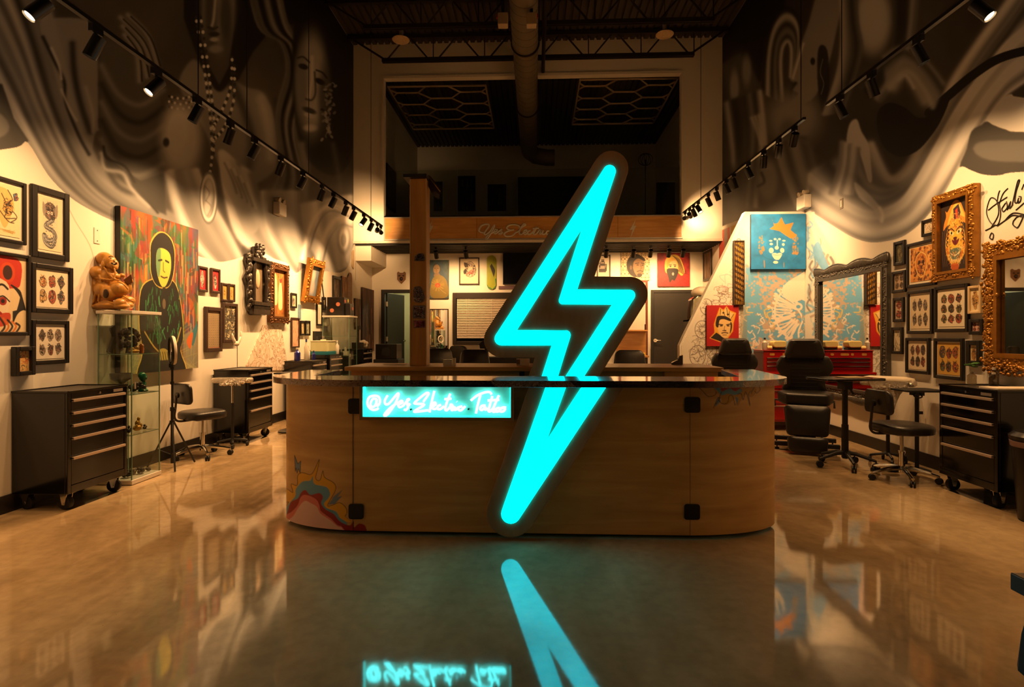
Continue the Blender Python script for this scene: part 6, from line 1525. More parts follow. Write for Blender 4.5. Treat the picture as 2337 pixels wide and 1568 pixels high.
# lattice lantern panel
a, b = onY(1675, 549, PY-.06), onY(1699, 696, PY-.06)
t = thing('stained_glass_panel', 'tall narrow amber glass panel in dark lattice on the slanted partition', 'panel', ((a.x+b.x)/2, PY-.04, (a.z+b.z)/2))
MB().frame(a.x, b.z, b.x, a.z, .012, PY-.072, PY-.004).build('frame', BR, t, 0, world=True)
def A_amber(c, W, Hh):
    for i in range(12):
        y0 = -40+i*52; c.poly([(0,y0),(100,y0+60),(100,y0+85),(0,y0+25)], (60,44,34), .85)
    rng = np.random.default_rng(3)
    for i in range(200): c.ell(rng.random()*100, rng.random()*Hh, 4, 5, [(206,150,50),(190,170,90),(90,60,40),(150,130,110)][rng.integers(4)], 0, .7)
    c.poly([(0,0),(W,0),(W,34),(0,34)], (206,160,50), .9); c.poly([(0,Hh-34),(W,Hh-34),(W,Hh),(0,Hh)], (196,150,50), .9)
c = Cv(0, 0, 100, 100*(a.z-b.z)/(b.x-a.x), .5, (226,170,70)); A_amber(c, 100, 100*(a.z-b.z)/(b.x-a.x))
artplane('amber_glass', c, (a.x, PY-.05, a.z), (b.x, PY-.05, a.z), (a.x, PY-.05, b.z), ARTG, t)
mb = MB()
for k in range(1, 6): x = a.x+(b.x-a.x)*k/6; mb.box(x-.0022, PY-.068, b.z, x+.0022, PY-.058, a.z)
for k in range(1, 36): z = b.z+(a.z-b.z)*k/36; mb.box(a.x, PY-.066, z-.0012, b.x, PY-.06, z+.0012)
mb.build('lattice', BR, t, 0, world=True)
MB().tube([((a.x+b.x)/2+.03*math.cos(q), PY-.04, a.z+.03*math.sin(q)) for q in np.linspace(0, PI, 9)], .004, 6).build('hanging_ring', M_STEEL, t, world=True)
# back wall pictures
picture('B', 980, 1024.5, 594, 681, 'canvas of a woman in a blue veil with glowing chest', A_veiled, 0, .035, M_BLACKM, cat='painting', name='canvas_picture', Yw=YB)
picture('B', 1048, 1094, 588, 650, 'dark framed print of a curled spotted animal', A_curl, .03, fm=BR, Yw=YB)
picture('B', 1362, 1393, 582, 634, 'dark framed print of machine parts half behind the lightning bolt', A_robot, .03, fm=BR, Yw=YB)
picture('B', 1417, 1482, 575, 640, 'square portrait of a bearded man on lattice ground', A_man, 0, .04, BR, cat='painting', name='canvas_picture', Yw=YB)
picture('B', 1500, 1573, 578, 654, 'square red painting of a blonde woman with dark neckerchief', A_blonde, 0, .04, BR, cat='painting', name='canvas_picture', Yw=YB)
picture('B', 980, 1024, 705, 800, 'brown edged mirror standing against the back wall', None, .025, .03, BR, cat='mirror', name='wall_mirror', Yw=YB)
picture('R', 1607, 1626, 572, 640, 'dark framed print in the far corner beside the slanted partition', A_bark(21, (120,100,80)), .05)
t, h, r, fn = wall_deck(1111, 1133, 583, 661, 'green and yellow skateboard deck with dark emblem on the back wall', mat('lime_deck', (150,158,40), .4, var=.15), 'B', YB)
MB().prism(spl([(-.06,-.10),(-.09,.05),(-.02,.19),(.0,.22),(.02,.19),(.09,.05),(.06,-.10),(.05,-.19),(-.05,-.19)], 3, True), lambda u, v, s: Vector((u, -.0125-.002*s, v))).build('emblem', mat('deck_emblem', (40,34,30), .5, var=.5, scale=40), t, 0)
MB().prism([(-r*.97,-.16),(r*.97,-.16),(r*.97,-h+.11),(r*.7,-h+.03),(0,-h+.005),(-r*.7,-h+.03),(-r*.97,-h+.11)], lambda u, v, s: Vector((u, -.0122-.001*s-.05*max(0, abs(v)/h-.7), v))).build('green_tail', mat('deck_green', (50,120,50), .4), t, 0)
a, b = onY(906.5, 620, YB), onY(926.5, 648, YB)
t = thing('hanging_plaque', 'small wooden shield plaque with an animal face above the open door', 'plaque', ((a.x+b.x)/2, YB, (a.z+b.z)/2))
w2, h2 = (b.x-a.x)/2, (a.z-b.z)/2
MB().prism([(-w2,h2*.8),(-w2*.7,h2),(-w2*.3,h2*.8),(w2*.3,h2*.8),(w2*.7,h2),(w2,h2*.8),(w2*.95,-h2*.3),(0,-h2),(-w2*.95,-h2*.3)], lambda u, v, s: Vector((u, -.03*s, v))).build('shield', mat('plaque_wood', (120,80,44), .5, var=.3), t, 0, .006)
mb = MB().ell((0,-.035,-.03), (.045,.03,.05), 10, 8).ell((-.05,-.035,.05), (.03,.015,.02), 8, 6).ell((.05,-.035,.05), (.03,.015,.02), 8, 6); mb.build('carved_face', mat('dark_carving', (46,28,18), .5), t, 60)
a, b = onY(1148, 572, YB), onY(1330, 649, YB)
t = thing('television', 'large blank dark screen on the back wall half behind the lightning bolt', 'television', ((a.x+b.x)/2, YB-.04, (a.z+b.z)/2))
w2, h2 = (b.x-a.x)/2, (a.z-b.z)/2
MB().box(-w2, -.03, -h2, w2, .035, h2).build('casing', M_BLACKM, t, 0, .006); MB().box(-w2+.015, -.034, -h2+.02, w2-.015, -.03, h2-.015).build('screen', mat('dark_screen', (10,14,24), .25), t, 0)
a, b = onY(1138, 653, YB), onY(1182, 660, YB)
t = thing('long_sign', 'long thin pinkish sign board under the dark screen', 'sign', ((a.x+b.x)/2, YB, (a.z+b.z)/2))
MB().box(a.x-t.location.x, -.02, b.z-t.location.z, b.x-t.location.x, 0, a.z-t.location.z).build('board', mat('sign_mottle', (110,84,90), .5, var=.7, scale=40), t, 0)
# carved dark wall altar
zt, zb = onX(577, 560, XL).z, onX(577, 720, XL).z; Y0, Y1 = onX(551, 0, XL).y, onX(601, 0, XL).y; yc_ = (Y0+Y1)/2; hw = (Y1-Y0)/2
t = thing('carved_wall_altar', 'dark carved shrine panel with crown hung between the leaf panel and gilt painting', 'wall carving', (XL+.004, yc_, (zt+zb)/2))
M_CARV = mat('carved_dark_wood', (44,36,30), .34, .25, var=.6, scale=18, bump=.5, coat=.2)
hh = (zt-zb)/2
out = [(-hw*.6,-hh*.9),(-hw*.4,-hh),(hw*.9,-hh*.98),(hw,-hh*.7),(hw*.8,-hh*.6),(hw*.8,-hh*.1),(hw,-.02),(hw*.8,hh*.1),(hw*.75,hh*.55),(hw*.95,hh*.6),(hw*.95,hh*.72),(hw*.55,hh*.74),(hw*.5,hh*.95),(hw*.15,hh),(-hw*.2,hh*.95),(-hw*.25,hh*.72),(-hw*.8,hh*.7),(-hw*.95,hh*.5),(-hw*.7,hh*.2),(-hw,0),(-hw*.8,-.1),(-hw*.75,-hh*.6)]
MB().prism(out, lambda u, v, s: Vector((.06*s, u, v))).build('back_panel', M_CARV, t, 0, .015)
mb = MB(); rng = np.random.default_rng(8)
mb.box(.06,-hw*.8,-hh*.72,.16,hw*.95,-hh*.62).box(.06,-hw*.85,hh*.5,.15,hw*.9,hh*.6).box(.06,-hw*.7,-hh*.97,.13,hw*.85,-hh*.74)
for i in range(70):
    s = rng.choice([-1, 1]); mb.ell((.08+.02*rng.random(), s*hw*(.72+.25*rng.random()), rng.uniform(-hh*.9, hh*.6)), (.03,.03+.02*rng.random(),.04+.03*rng.random()), 8, 6)
for i in range(24): mb.ell((.08, rng.uniform(-hw*.2, hw*.5), rng.uniform(hh*.62, hh*.98)), (.03,.03,.05), 8, 6)
for s in (-1, 1): mb.tube([(.10, s*hw*.55, -hh*.6), (.11, s*hw*.6, 0), (.10, s*hw*.5, hh*.5)], .03, 8)
mb.build('carving', M_CARV, t, 50)
MB().box(.061, -hw*.5, -hh*.6, .066, hw*.45, hh*.48).build('worn_panel', mat('worn_silver', (130,112,92), .4, .3, var=.7, scale=9, stretch=(1,1,.35)), t, 0)
MB().ell((.07, 0, .02), (.02, .06, .14), 12, 10).build('oval_relief', mat('pale_relief', (190,160,126), .5), t)
# marbled splash panel
q = [onX(*s, XL+.006) for s in ((600,742),(640,742),(658,845),(556,845))]
t = thing('mounted_marble_slab', 'pale veined marble panel on the wall behind the trolley under the gilt painting', 'panel', (XL, q[0].y, 1.3))
def marble():
    m, tr, b = nt('veined_marble'); N = tr.nodes; L = tr.links
    tc = N.new('ShaderNodeTexCoord'); n1 = N.new('ShaderNodeTexNoise'); n1.inputs['Scale'].default_value = 5; n1.inputs['Detail'].default_value = 9; n1.inputs['Distortion'].default_value = 1.6
    L.new(tc.outputs['Object'], n1.inputs['Vector']); r = ramp(N, [(.44,(226,212,196)),(.49,(150,116,88)),(.53,(228,216,200)),(.6,(196,166,140)),(.66,(230,220,206))]); L.new(n1.outputs['Fac'], r.inputs['Fac']); L.new(r.outputs['Color'], b.inputs['Base Color']); b.inputs['Roughness'].default_value = .3
    return m
MB().prism([(p.y, p.z) for p in q], lambda u, v, s: (XL+.003+.01*s, u, v)).build('slab', marble(), t, 0, world=True)
# ================================================================ left side furniture
c1 = tool_chest('large black five drawer rolling tool chest nearest on the left', (-3.93, 4.69, 0), PI/2)
c2 = dup(c1, (-3.91, 7.5, 0), PI/2, 'black rolling tool chest with wrapped armrest stand before it')
c3 = dup(c1, (-3.90, 9.55, 0), PI/2, 'black rolling tool chest behind the counter corner with blue bottles on top')
c4 = dup(c1, (-3.93, 10.45, 0), PI/2, 'black tool chest below the green lidded tub near the second glass cabinet')
c5 = dup(c1, (-3.90, 12.35, 0), PI/2, 'farthest black tool chest on the left below the brown boards')
cR = dup(c1, (3.93, 5.05, 0), -PI/2, 'black five drawer rolling tool chest on the right beside the bin')
for c_, z in ((c3, 1.02), (c4, 1.09), (c5, 1.15)): c_.scale = (1, 1, z)
# glass display cabinet
def cabinet(label, x0, y0, x1, y1, zt, shelves, base=.04):
    t = thing('display_cabinet', label, 'display cabinet', ((x0+x1)/2, (y0+y1)/2, 0))
    MB().box(x0-.01, y0-.01, .005, x1+.01, y1+.01, .045).build('base', M_WHITE, t, 0, .003, world=True)
    MB().box(x0-.01, y0-.01, zt-.03, x1+.01, y1+.01, zt).build('top_board', M_WHITE, t, 0, .003, world=True)
    for a in (((x0,y0),(x1,y0+.005)), ((x0,y1-.005),(x1,y1)), ((x0,y0+.006),(x0+.005,y1-.006))): MB().box(a[0][0], a[0][1], .045, a[1][0], a[1][1], zt-.03).build('glass_side', M_GLASS, t, 0, world=True)
    dr = MB().box(x1-.005, y0+.006, .05, x1, y1-.006, zt-.035).build('glass_door', M_GLASS, t, 0, world=True)
    MB().box(x1, y0+.03, zt*.55, x1+.012, y0+.04, zt*.55+.06).build('pull', M_ALU, dr, 0, world=True)
    mb = MB()
    for x in (x0+.004, x1-.004):
        for y in (y0+.004, y1-.004): mb.box(x-.004, y-.004, .045, x+.004, y+.004, zt-.03)
    mb.build('corner_edge', M_EDGE, t, 0, world=True)
    for z in shelves:
        MB().box(x0+.008, y0+.008, z-.003, x1-.008, y1-.008, z+.003).build('glass_shelf', M_GLASS, t, 0, world=True)
        mb = MB(); 
        for y in (y0+.008, y1-.012): mb.box(x0+.008, y, z-.003, x1-.008, y+.004, z+.003)
        mb.box(x1-.012, y0+.008, z-.003, x1-.008, y1-.008, z+.003); mb.build('shelf_edge', M_EDGE, t, 0, world=True)
    return t
KX0, KX1, KY0, KY1 = -4.09, -3.76, 5.16, 5.56
cabinet('tall glass display cabinet with carved laughing figure on top', KX0, KY0, KX1, KY1, 1.63, (.46, .84, 1.22))
KY = 5.37
def small(name, label, cat, mb, m, x, y, z, extra=()):
    t = thing(name, label, cat, (x, y, z)); mb.build('body', m, t, 50)
    for nm, b, mm in extra: b.build(nm, mm, t, 50)
    return t
rng = np.random.default_rng(15)
M_JADE = mat('green_resin', (20,96,66), .25, var=.2); M_DKFIG = mat('dark_figure', (40,34,28), .4, var=.4, bump=.3); M_GOLDF = mat('gold_figure', (176,134,50), .35, .4, var=.4)
mb = MB(); R = Matrix.Rotation(.5, 3, 'X'); mb.obox((0,0,.13), (.03,.05,.26), Matrix.Rotation(.45, 3, 'X')).obox((0,-.055,.07), (.03,.045,.16), Matrix.Rotation(-.45, 3, 'X'))
small('crossed_carving', 'dark crossed slab carving on the top cabinet shelf', 'carving', mb, M_DKFIG, -4.0, 5.28, 1.236)
mb = MB().cyl((0,0,0), (0,0,.08), .03, .015)
for i in range(60): q = rng.normal(size=3); q /= np.linalg.norm(q); mb.ell((q[0]*.08, q[1]*.085, .15+q[2]*.085), .022, 7, 5)
small('dark_bonsai', 'dark bushy coral ornament on the top cabinet shelf', 'ornament', mb, M_DKFIG, -3.98, 5.42, 1.224)
mb = MB().ell((0,0,.02), (.03,.07,.02), 10, 6).ell((0,.03,.04), (.02,.03,.03), 8, 6).ell((0,-.03,.035), (.02,.025,.025), 8, 6)
small('gold_animal', 'small golden animal ornament at the front of the top cabinet shelf', 'ornament', mb, M_GOLDF, -3.88, 5.36, 1.226)
mb = MB().lathe([(.02,0),(.022,.04),(.018,.06),(.022,.075),(.01,.09)], 14)
small('striped_jar', 'little orange striped jar on the top cabinet shelf', 'jar', mb, mat('orange_jar', (196,110,40), .4, var=.5, scale=60, stretch=(.1,.1,1)), -3.88, 5.46, 1.224)
mb = MB().lathe([(.03,0),(.028,.03),(.014,.06),(.004,.07)], 14)
small('teal_bell', 'little teal bell ornament on the second cabinet shelf', 'ornament', mb, mat('teal_glaze', (60,140,150), .3), -3.97, 5.47, .846)
mb = MB().lathe([(.04,0),(.035,.012),(.012,.03),(.012,.08),(.05,.11),(.09,.14),(.095,.19),(.088,.19),(.08,.145),(.045,.118)], 20)
small('glass_goblet', 'wide dark glass goblet on the second cabinet shelf', 'goblet', mb, mat('smoked_glass', (86,80,66), .12, var=.2, coat=.4), -3.96, 5.29, .846)
mb = MB().lathe([(.04,0),(.045,.015),(.03,.03),(.022,.05),(.03,.08),(.02,.10)], 16).ell((0,0,.14), (.034,.036,.044), 12, 10).ell((.03,0,.135), (.012,.01,.014), 8, 6)
mb.ell((-.008,0,.158), (.036,.040,.034), 12, 8)
small('green_bust', 'emerald green portrait bust on the second cabinet shelf', 'bust', mb, M_JADE, -3.85, 5.44, .846)
mb = MB()
for i in range(16): mb.ell((rng.normal(0,.02), rng.normal(0,.03), .02+.07*rng.random()), .016+.008*rng.random(), 8, 6)
small('bead_cluster', 'dark cluster ornament on the second cabinet shelf beside the green bust', 'ornament', mb, M_DKFIG, -3.84, 5.33, .846)
mb = MB().ell((0,0,.03), (.035,.045,.03), 12, 8).ell((0,.005,.075), (.022,.026,.03), 10, 8).ell((.005,.012,.115), (.015,.015,.02), 8, 6).ell((.015,-.03,.05), (.012,.012,.02), 8, 6).ell((.015,.035,.05), (.012,.012,.02), 8, 6)
small('gold_figurine', 'yellow gold seated figurine on the lowest cabinet shelf', 'figurine', mb, M_GOLDF, -3.88, 5.40, .466)
for i, (y, h, lb) in enumerate(((5.27, .08, 'dark little figurine left of the gold one in the cabinet'), (5.49, .055, 'tiny dark figurine right of the gold one in the cabinet'))):
    mb = MB().ell((0,0,h*.3), (.018,.02,h*.3), 8, 6).ell((0,0,h*.75), (.012,.013,h*.2), 8, 6).ell((.01,.012,h*.5), (.008,.008,h*.15), 6, 5)
    small('dark_figurine', lb, 'figurine', mb, M_DKFIG, -3.87, y, .466)
for i, (x, y, r_, lb) in enumerate(((-3.87,5.26,.06,'rough dark rock nearest the cabinet door'),(-3.92,5.38,.055,'pale crystal rock in the middle of the cabinet floor'),(-3.86,5.42,.05,'dark crumbly rock in the middle of the cabinet floor'),(-3.85,5.51,.03,'small dark stone at the far cabinet corner'))):
    mb = MB()
    for k in range(14): mb.ell((rng.normal(0,r_*.3), rng.normal(0,r_*.3), r_*.45+abs(rng.normal(0,r_*.25))), r_*(.3+.14*rng.random()), 6, 4)
    small('mineral_rock', lb, 'rock', mb, mat('pale_rock', (120,108,92), .5, var=.6, scale=40) if i == 1 else mat('dark_rock', (52,46,40), .5, var=.6, scale=40), x, y, .047)
# carved laughing figure
bd = thing('laughing_figure', 'carved honey brown wooden laughing seated figure on the glass cabinet', 'statue', (-3.93, 5.3, 1.632))
mb = MB()
def e(px, py, rx, ry, dy=0., rz=None, rot=0.):
    c_ = onY(180+px/4.356, 560+py/4.356, 5.27+dy); s = 5.27/F/4.356
    R = Matrix.Rotation(-rot, 3, 'Y')
    mb.ell((c_.x, c_.y, max(c_.z, 1.632+.002)), (rx*s, (rz or rx)*s, ry*s), 20, 14, R)
e(250,130,72,66,0,66,.25); e(325,190,66,66,-.0,56,.5); e(300,165,70,80,0,64,.4); e(345,200,30,52,-.02,46,.6); e(270,225,40,60,0,50)
e(236,200,18,44,-.06,16); e(190,270,78,66,-.04,80); e(180,400,66,150,.0,90); e(285,330,110,110,.0,90); e(400,440,82,86,-.03,90); e(340,310,64,44,.0,60); e(300,400,120,120,.02,110)
e(240,440,80,80,-.05,70,.4); e(300,480,76,80,-.08,60,.2); e(180,540,70,110,.02,100); e(430,300,26,24,.05,30); e(500,350,46,34,.06,24,-.6); e(480,420,40,70,.05,50)
e(480,560,72,58,0,80,.3); e(410,580,60,54,-.1,50); e(330,600,170,44,-.03,110); e(230,610,110,34,0,100); e(500,600,40,34,-.04,50); e(430,610,80,26,-.1,50)
def ridge(pts, dy, r_):
    mb.tube([onY(180+a/4.356, 560+b/4.356, 5.27+d) for (a, b), d in zip(spl(pts, 4), np.interp(np.linspace(0, 1, len(spl(pts, 4))), np.linspace(0, 1, len(dy)), dy))], r_, 8)
ridge([(255,225),(300,285),(345,330),(400,350)], (-.055,-.075,-.085,-.08), .009); ridge([(350,225),(362,280),(350,330),(335,350)], (-.06,-.07,-.085,-.085), .008)
ridge([(135,290),(150,380),(165,470),(140,570)], (-.05,-.07,-.085,-.08), .009); ridge([(200,300),(222,390),(205,470),(190,560)], (-.085,-.09,-.095,-.1), .008)
ridge([(115,310),(170,325),(235,335),(330,345)], (-.04,-.075,-.09,-.085), .009); ridge([(150,600),(240,560),(330,570),(420,600)], (-.08,-.1,-.115,-.12), .009)
ridge([(440,500),(500,540),(545,560)], (-.07,-.09,-.08), .009); ridge([(380,360),(440,385),(490,440)], (-.10,-.10,-.06), .007)
body_ = mb.build('body', mat('honey_carved_wood', (176,124,46), .4, var=.3, scale=9, stretch=(1,1,3), coat=.2), bd, 60, world=True)
rm = body_.modifiers.new('one_skin', 'REMESH'); rm.mode = 'VOXEL'; rm.voxel_size = .0045; rm.use_smooth_shade = True
sm = body_.modifiers.new('soften', 'SMOOTH'); sm.iterations = 5; sm.factor = .5
def pz(px, py, dy): return onY(180+px/4.356, 560+py/4.356, 5.27+dy)
mb = MB(); s_ = 5.27/F/4.356
mb.ell(pz(318,126,-.072), (9*s_,6*s_,5*s_), 10, 6).tube([pz(296,116,-.068), pz(318,108,-.075), pz(345,118,-.07)], .004, 6).tube([pz(325,180,-.07), pz(352,192,-.085), pz(378,182,-.07)], .007, 6).tube([pz(322,172,-.07), pz(350,176,-.085), pz(380,172,-.07)], .004, 6)
mb.build('carved_mouth_and_eye', mat('dark_cut_and_shade', (50,28,12), .5), body_, world=True)
MB().ell(pz(350,155,-.078), (12*s_,12*s_,14*s_), 10, 8).build('nose', mat('honey_carved_wood'), body_, 60, world=True)
MB().ell(pz(268,480,-.128), (32*s_,9*s_,46*s_), 16, 10).build('sleeve_shade', mat('dark_cut_and_shade'), body_, 60, world=True)  # dark ellipsoid stands in for the shade inside the sleeve opening
MB().prism([(440,345),(520,285),(525,300),(535,370),(500,392),(470,380)], lambda u, v, s: pz(u, v, .01+.02*s)).build('fan', mat('dark_honey_wood', (96,56,20), .4), bd, 0, .004, world=True)
# ring light on tripod
t = thing('ring_light', 'white ring light on black tripod in front of the dripping canvas', 'ring light', (-3.83, 5.86, 0))
MB().cyl((0,0,.05), (0,0,.62), .016, n=12).cyl((0,0,.62), (0,0,1.05), .012, n=12).cyl((0,0,.60), (0,0,.64), .022, n=12).cyl((0,0,.88), (0,0,.91), .019, n=12).obox((.02,0,.62), (.03,.02,.02)).build('pole', M_BLACKM, t)
mb = MB().cyl((0,0,.46), (0,0,.50), .026, n=12); mb.build('leg_hub', M_BLACKM, t)
for a in (-.9, 1.2, 3.2):
    c_, s_2 = math.cos(a), math.sin(a)
    if XL+.03 > -3.83+.26*c_: c_ *= .5
    l_ = MB().tube([(.02*c_,.02*s_2,.48), (.26*c_,.26*s_2,.01)], .009, 8).build('leg', M_BLACKM, t)
    MB().cyl((.01*c_,.01*s_2,.14), (.16*c_,.16*s_2,.195), .006, n=6).build('brace', M_BLACKM, l_)
MB().cyl((0,0,1.04), (0,0,1.12), .02, n=12).obox((0,0,1.08), (.05,.04,.04)).build('clamp', M_BLACKM, t)
dn = Vector((.75,.66,.04)).normalized(); a_ = Vector((0,0,1))-dn*dn.z; a_.normalize(); b_ = dn.cross(a_); cc = Vector((.01,0,1.24))
ring = MB().tube([cc+(a_*math.cos(q)+b_*math.sin(q))*.135 for q in np.linspace(0, 2*PI, 41)[:-1]], .019, 8, closed=True); ring.build('ring_diffuser', mat('ring_white', (226,214,196), .4), t)
MB().tube([cc-dn*.016+(a_*math.cos(q)+b_*math.sin(q))*.135 for q in np.linspace(0, 2*PI, 41)[:-1]], .017, 6, closed=True).build('ring_shell', M_BLACKM, t)
MB().obox(cc-a_*.06, (.02,.05,.09)).build('phone_clip', M_BLACKM, t)
task_chair('black wheeled stool with backrest beside the ring light', (-3.84, 6.42, 0), math.radians(150), .53)
# armrest stands
M_FOIL = mat('plastic_wrap', (214,204,190), .16, .45, var=.45, scale=24, bump=.9, bscale=60)
def armrest(label, loc, rz, zt, pad=(.5,.14), foil=True):
    t = thing('armrest_stand', label, 'armrest', loc, rz)
    mb = MB()
    for a in (.4, 2.0, 3.5, 5.1): mb.tube([(0,0,.10), (.1*math.cos(a),.1*math.sin(a),.085), (.17*math.cos(a),.17*math.sin(a),.07)], .014, 8)
    b = mb.build('base', M_BLACKM, t)
    for a in (.4, 2.0, 3.5, 5.1):
        x, y = .17*math.cos(a), .17*math.sin(a)
        MB().cyl((x-.012,y,.03), (x+.012,y,.03), .03, n=16).cyl((x,y,.03), (x,y,.07), .007, n=8).build('caster', M_RUBBER, b, 40, .004)
    MB().cyl((0,0,.07), (0,0,.55), .019, n=12).build('pole', M_BLACKM, t)
    MB().cyl((0,0,.5), (0,0,zt-.07), .014, n=12).build('inner_pole', M_CHROME, t)
    MB().box(-.04,-.04,zt-.08,.04,.04,zt-.06).cyl((.04,0,zt-.08),(.1,0,zt-.1),.009,n=8).build('tilt_plate', M_CHROME, t)
    pr = rrect(-pad[0]/2, -pad[1]/2, pad[0]/2, pad[1]/2, .05)
    p_ = MB().loft([[(x*k, y*k, z) for x, y in pr] for k, z in ((.94,zt-.06),(1,zt-.05),(1,zt-.015),(.95,zt))]).build('pad', M_FOIL if foil else M_LEATH, t, 60)
    if foil:
        r_ = np.random.default_rng(3); mb = MB()
        for e_ in range(3): mb.tube([(x_, -pad[1]/2+.012-.02*e_*abs(r_.normal()), zt-.03-.022*e_+r_.normal(0,.004)) for x_ in np.linspace(-pad[0]*.1-.02*e_, pad[0]*.46-.05*e_, 30)], [.010+.012*r_.random() for _ in range(30)], 9)
        mb.build('wrap_bunch', M_FOIL, p_, 25)
    return t
armrest('plastic wrapped armrest stand in front of the second black tool chest', (-3.80, 7.0, 0), .12, .865, (.48,.16))
# thin tray stand near marble panel
def tray_stand(label, loc, zt, rz=0.):
    t = thing('tray_stand', label, 'stand', loc, rz)
    mb = MB().lathe([(.17,0),(.17,.02),(.15,.03),(.03,.045)], 24); mb.build('base', M_BLACK, t)
    MB().cyl((0,0,.04), (0,0,zt-.02), .016, n=12).build('pole', M_BLACKM, t)
    MB().prism(rrect(-.2,-.14,.2,.14,.04), lambda u, v, s: (u, v, zt-.02+.02*s)).build('tray', M_BLACKM, t, 0, .003)
    MB().cyl((0,0,zt-.12),(0,0,zt-.02),.03,n=12).build('collar', M_STEEL, t)
    return t
tray_stand('black tray on thin pole stand left of the counter corner', (-3.55, 8.12, 0), .86)
# small things on the left chests
def bottle(name, label, x, y, z, r_, h, m, cap, cat='bottle', group=None):
    t = thing(name, label, cat, (x, y, z), group=group)
    MB().lathe([(r_*.9,0),(r_,.01),(r_,h*.62),(r_*.4,h*.75),(r_*.35,h*.86)], 16).build('bottle_body', m, t, 40)
    MB().cyl((0,0,h*.86), (0,0,h), r_*.42, n=12).build('cap', cap, t, 40)
    return t
M_BLUEL = mat('blue_liquid', (38,42,120), .15, coat=.4); M_CLEAR = mat('frosted_clear', (196,190,176), .25, coat=.3); M_TEALP = mat('teal_plastic', (20,104,120), .4)
t = thing('wing_ornament', 'white winged ornament on thin stem standing on the second tool chest', 'ornament', (-3.98, 7.45, .957))
MB().cyl((0,0,0), (0,0,.30), .006, n=8).build('stem', M_CHROME, t)
M_PORC = mat('white_porcelain', (228,216,196), .25, coat=.4)
MB().ell((0,-.02,.33),(.03,.06,.035),12,8).ell((0,-.075,.37),(.016,.028,.075),12,8,Matrix.Rotation(.75,3,'X')).ell((0,-.11,.42),(.014,.02,.05),10,8,Matrix.Rotation(.4,3,'X')).ell((0,.055,.37),(.016,.026,.08),12,8,Matrix.Rotation(-.7,3,'X')).ell((0,.095,.44),(.013,.016,.06),10,8,Matrix.Rotation(-.1,3,'X')).build('wings', M_PORC, t, 60)
Zc3 = .955*1.02
bottle('spray_bottle', 'blue liquid bottle standing at the near side of the third tool chest', -3.95, 9.3, Zc3, .05, .22, M_BLUEL, M_CLEAR)
bottle('clear_bottle', 'tall clear bottle with blue cap on the third tool chest', -3.88, 9.5, Zc3, .035, .36, M_CLEAR, M_BLUEL)
bottle('clear_bottle', 'short pale bottle farthest back on the third tool chest', -3.92, 9.66, Zc3, .04, .24, M_CLEAR, M_CLEAR)
bottle('spray_bottle', 'small blue bottle with slim neck on the third tool chest', -3.80, 9.62, Zc3, .03, .16, M_BLUEL, M_BLUEL)
Zc4 = .955*1.09
t = thing('lidded_tub', 'pale green tub with teal bottom on the fourth tool chest', 'tub', (-3.92, 10.38, Zc4))
MB().prism(rrect(-.17,-.2,.17,.2,.04), lambda u, v, s: (u, v, .06+.18*s)).build('tub', mat('pale_green', (196,196,150), .4), t, 0, .01)
MB().prism(rrect(-.18,-.21,.18,.21,.04), lambda u, v, s: (u, v, .06*s)).build('tray', M_TEALP, t, 0, .006)
MB().prism(rrect(-.175,-.205,.175,.205,.04), lambda u, v, s: (u, v, .24+.02*s)).box(-.04,-.04,.26,.04,.04,.28).build('lid', mat('pale_lid', (214,206,180), .4), t, 0, .004)
bottle('clear_bottle', 'white bottle beside the green lidded tub', -3.76, 10.66, Zc4, .04, .26, M_CLEAR, M_WHITE)
# second cabinet and its stickered box
cabinet('far glass display cabinet with a stickered black box on top', -4.12, 10.88, -3.60, 11.36, 1.78, (.6, 1.0, 1.38))
t = thing('stickered_box', 'black box covered in stickers on the far glass cabinet', 'box', (-3.86, 11.1, 1.782))
MB().box(-.2,-.16,0,.14,.16,.36).build('case', M_BLACK, t, 0, .01); MB().box(.14,-.12,0,.24,.14,.24).build('step', M_BLACK, t, 0, .01)
for y, z, c_ in ((-.1,.28,(176,80,50)),(.05,.14,(190,90,60)),(.08,.30,(196,180,60))): MB().cyl((.14,y,z) if z > .24 else (.24,y,z), (.143,y,z) if z > .24 else (.243,y,z), .035, n=14).build('sticker', mat('sticker_%d_%d_%d' % c_, c_, .4), t, 0)
for c_, y in ((-.1,-.165),(.02,-.165)): MB().cyl((c_,y+.005,.2+c_), (c_,y,.2+c_), .04, n=14).build('sticker', mat('sticker_196_120_90', (196,120,90), .4), t, 0)
for i, (dx, dy, sz, h, lb) in enumerate(((-3.85, 11.0, .07, .12, 'dark model machine inside the far glass cabinet'), (-3.78, 11.22, .05, .16, 'pale gadget inside the far glass cabinet'))):
    mb = MB().box(-sz, -sz, 0, sz, sz, h*.5).box(-sz*.5, -sz*.3, h*.5, sz*.3, sz*.6, h); small('model_machine', lb, 'model', mb, M_BLACKM if i == 0 else M_CLEAR, dx, dy, 1.0035)
p = onX(721, 767, XL); t = thing('tool_holder', 'dark notched wall holder below the tall white mounted print', 'holder', p)
MB().box(.0,-.16,-.09,.06,.16,.09).box(.06,-.16,-.09,.10,.05,.0).build('bracket', M_BLACKM, t, 0, .004); MB().box(.06,.06,-.05,.11,.14,.0).build('clip', M_ALU, t, 0, .004)
p = onX(738, 740, XL); t = thing('wall_dispenser', 'pale wall dispenser left of the far glass cabinet', 'dispenser', p)
MB().box(0,-.09,-.04,.09,.09,.12).build('case', M_CLEAR, t, 0, .02); MB().box(.01,-.05,-.14,.07,.05,-.04).build('nozzle', M_BLACKM, t, 0, .01)
p = onX(683, 712, XL); t = thing('blue_tag', 'blue hanging tag below the tilted gold frame', 'tag', p)
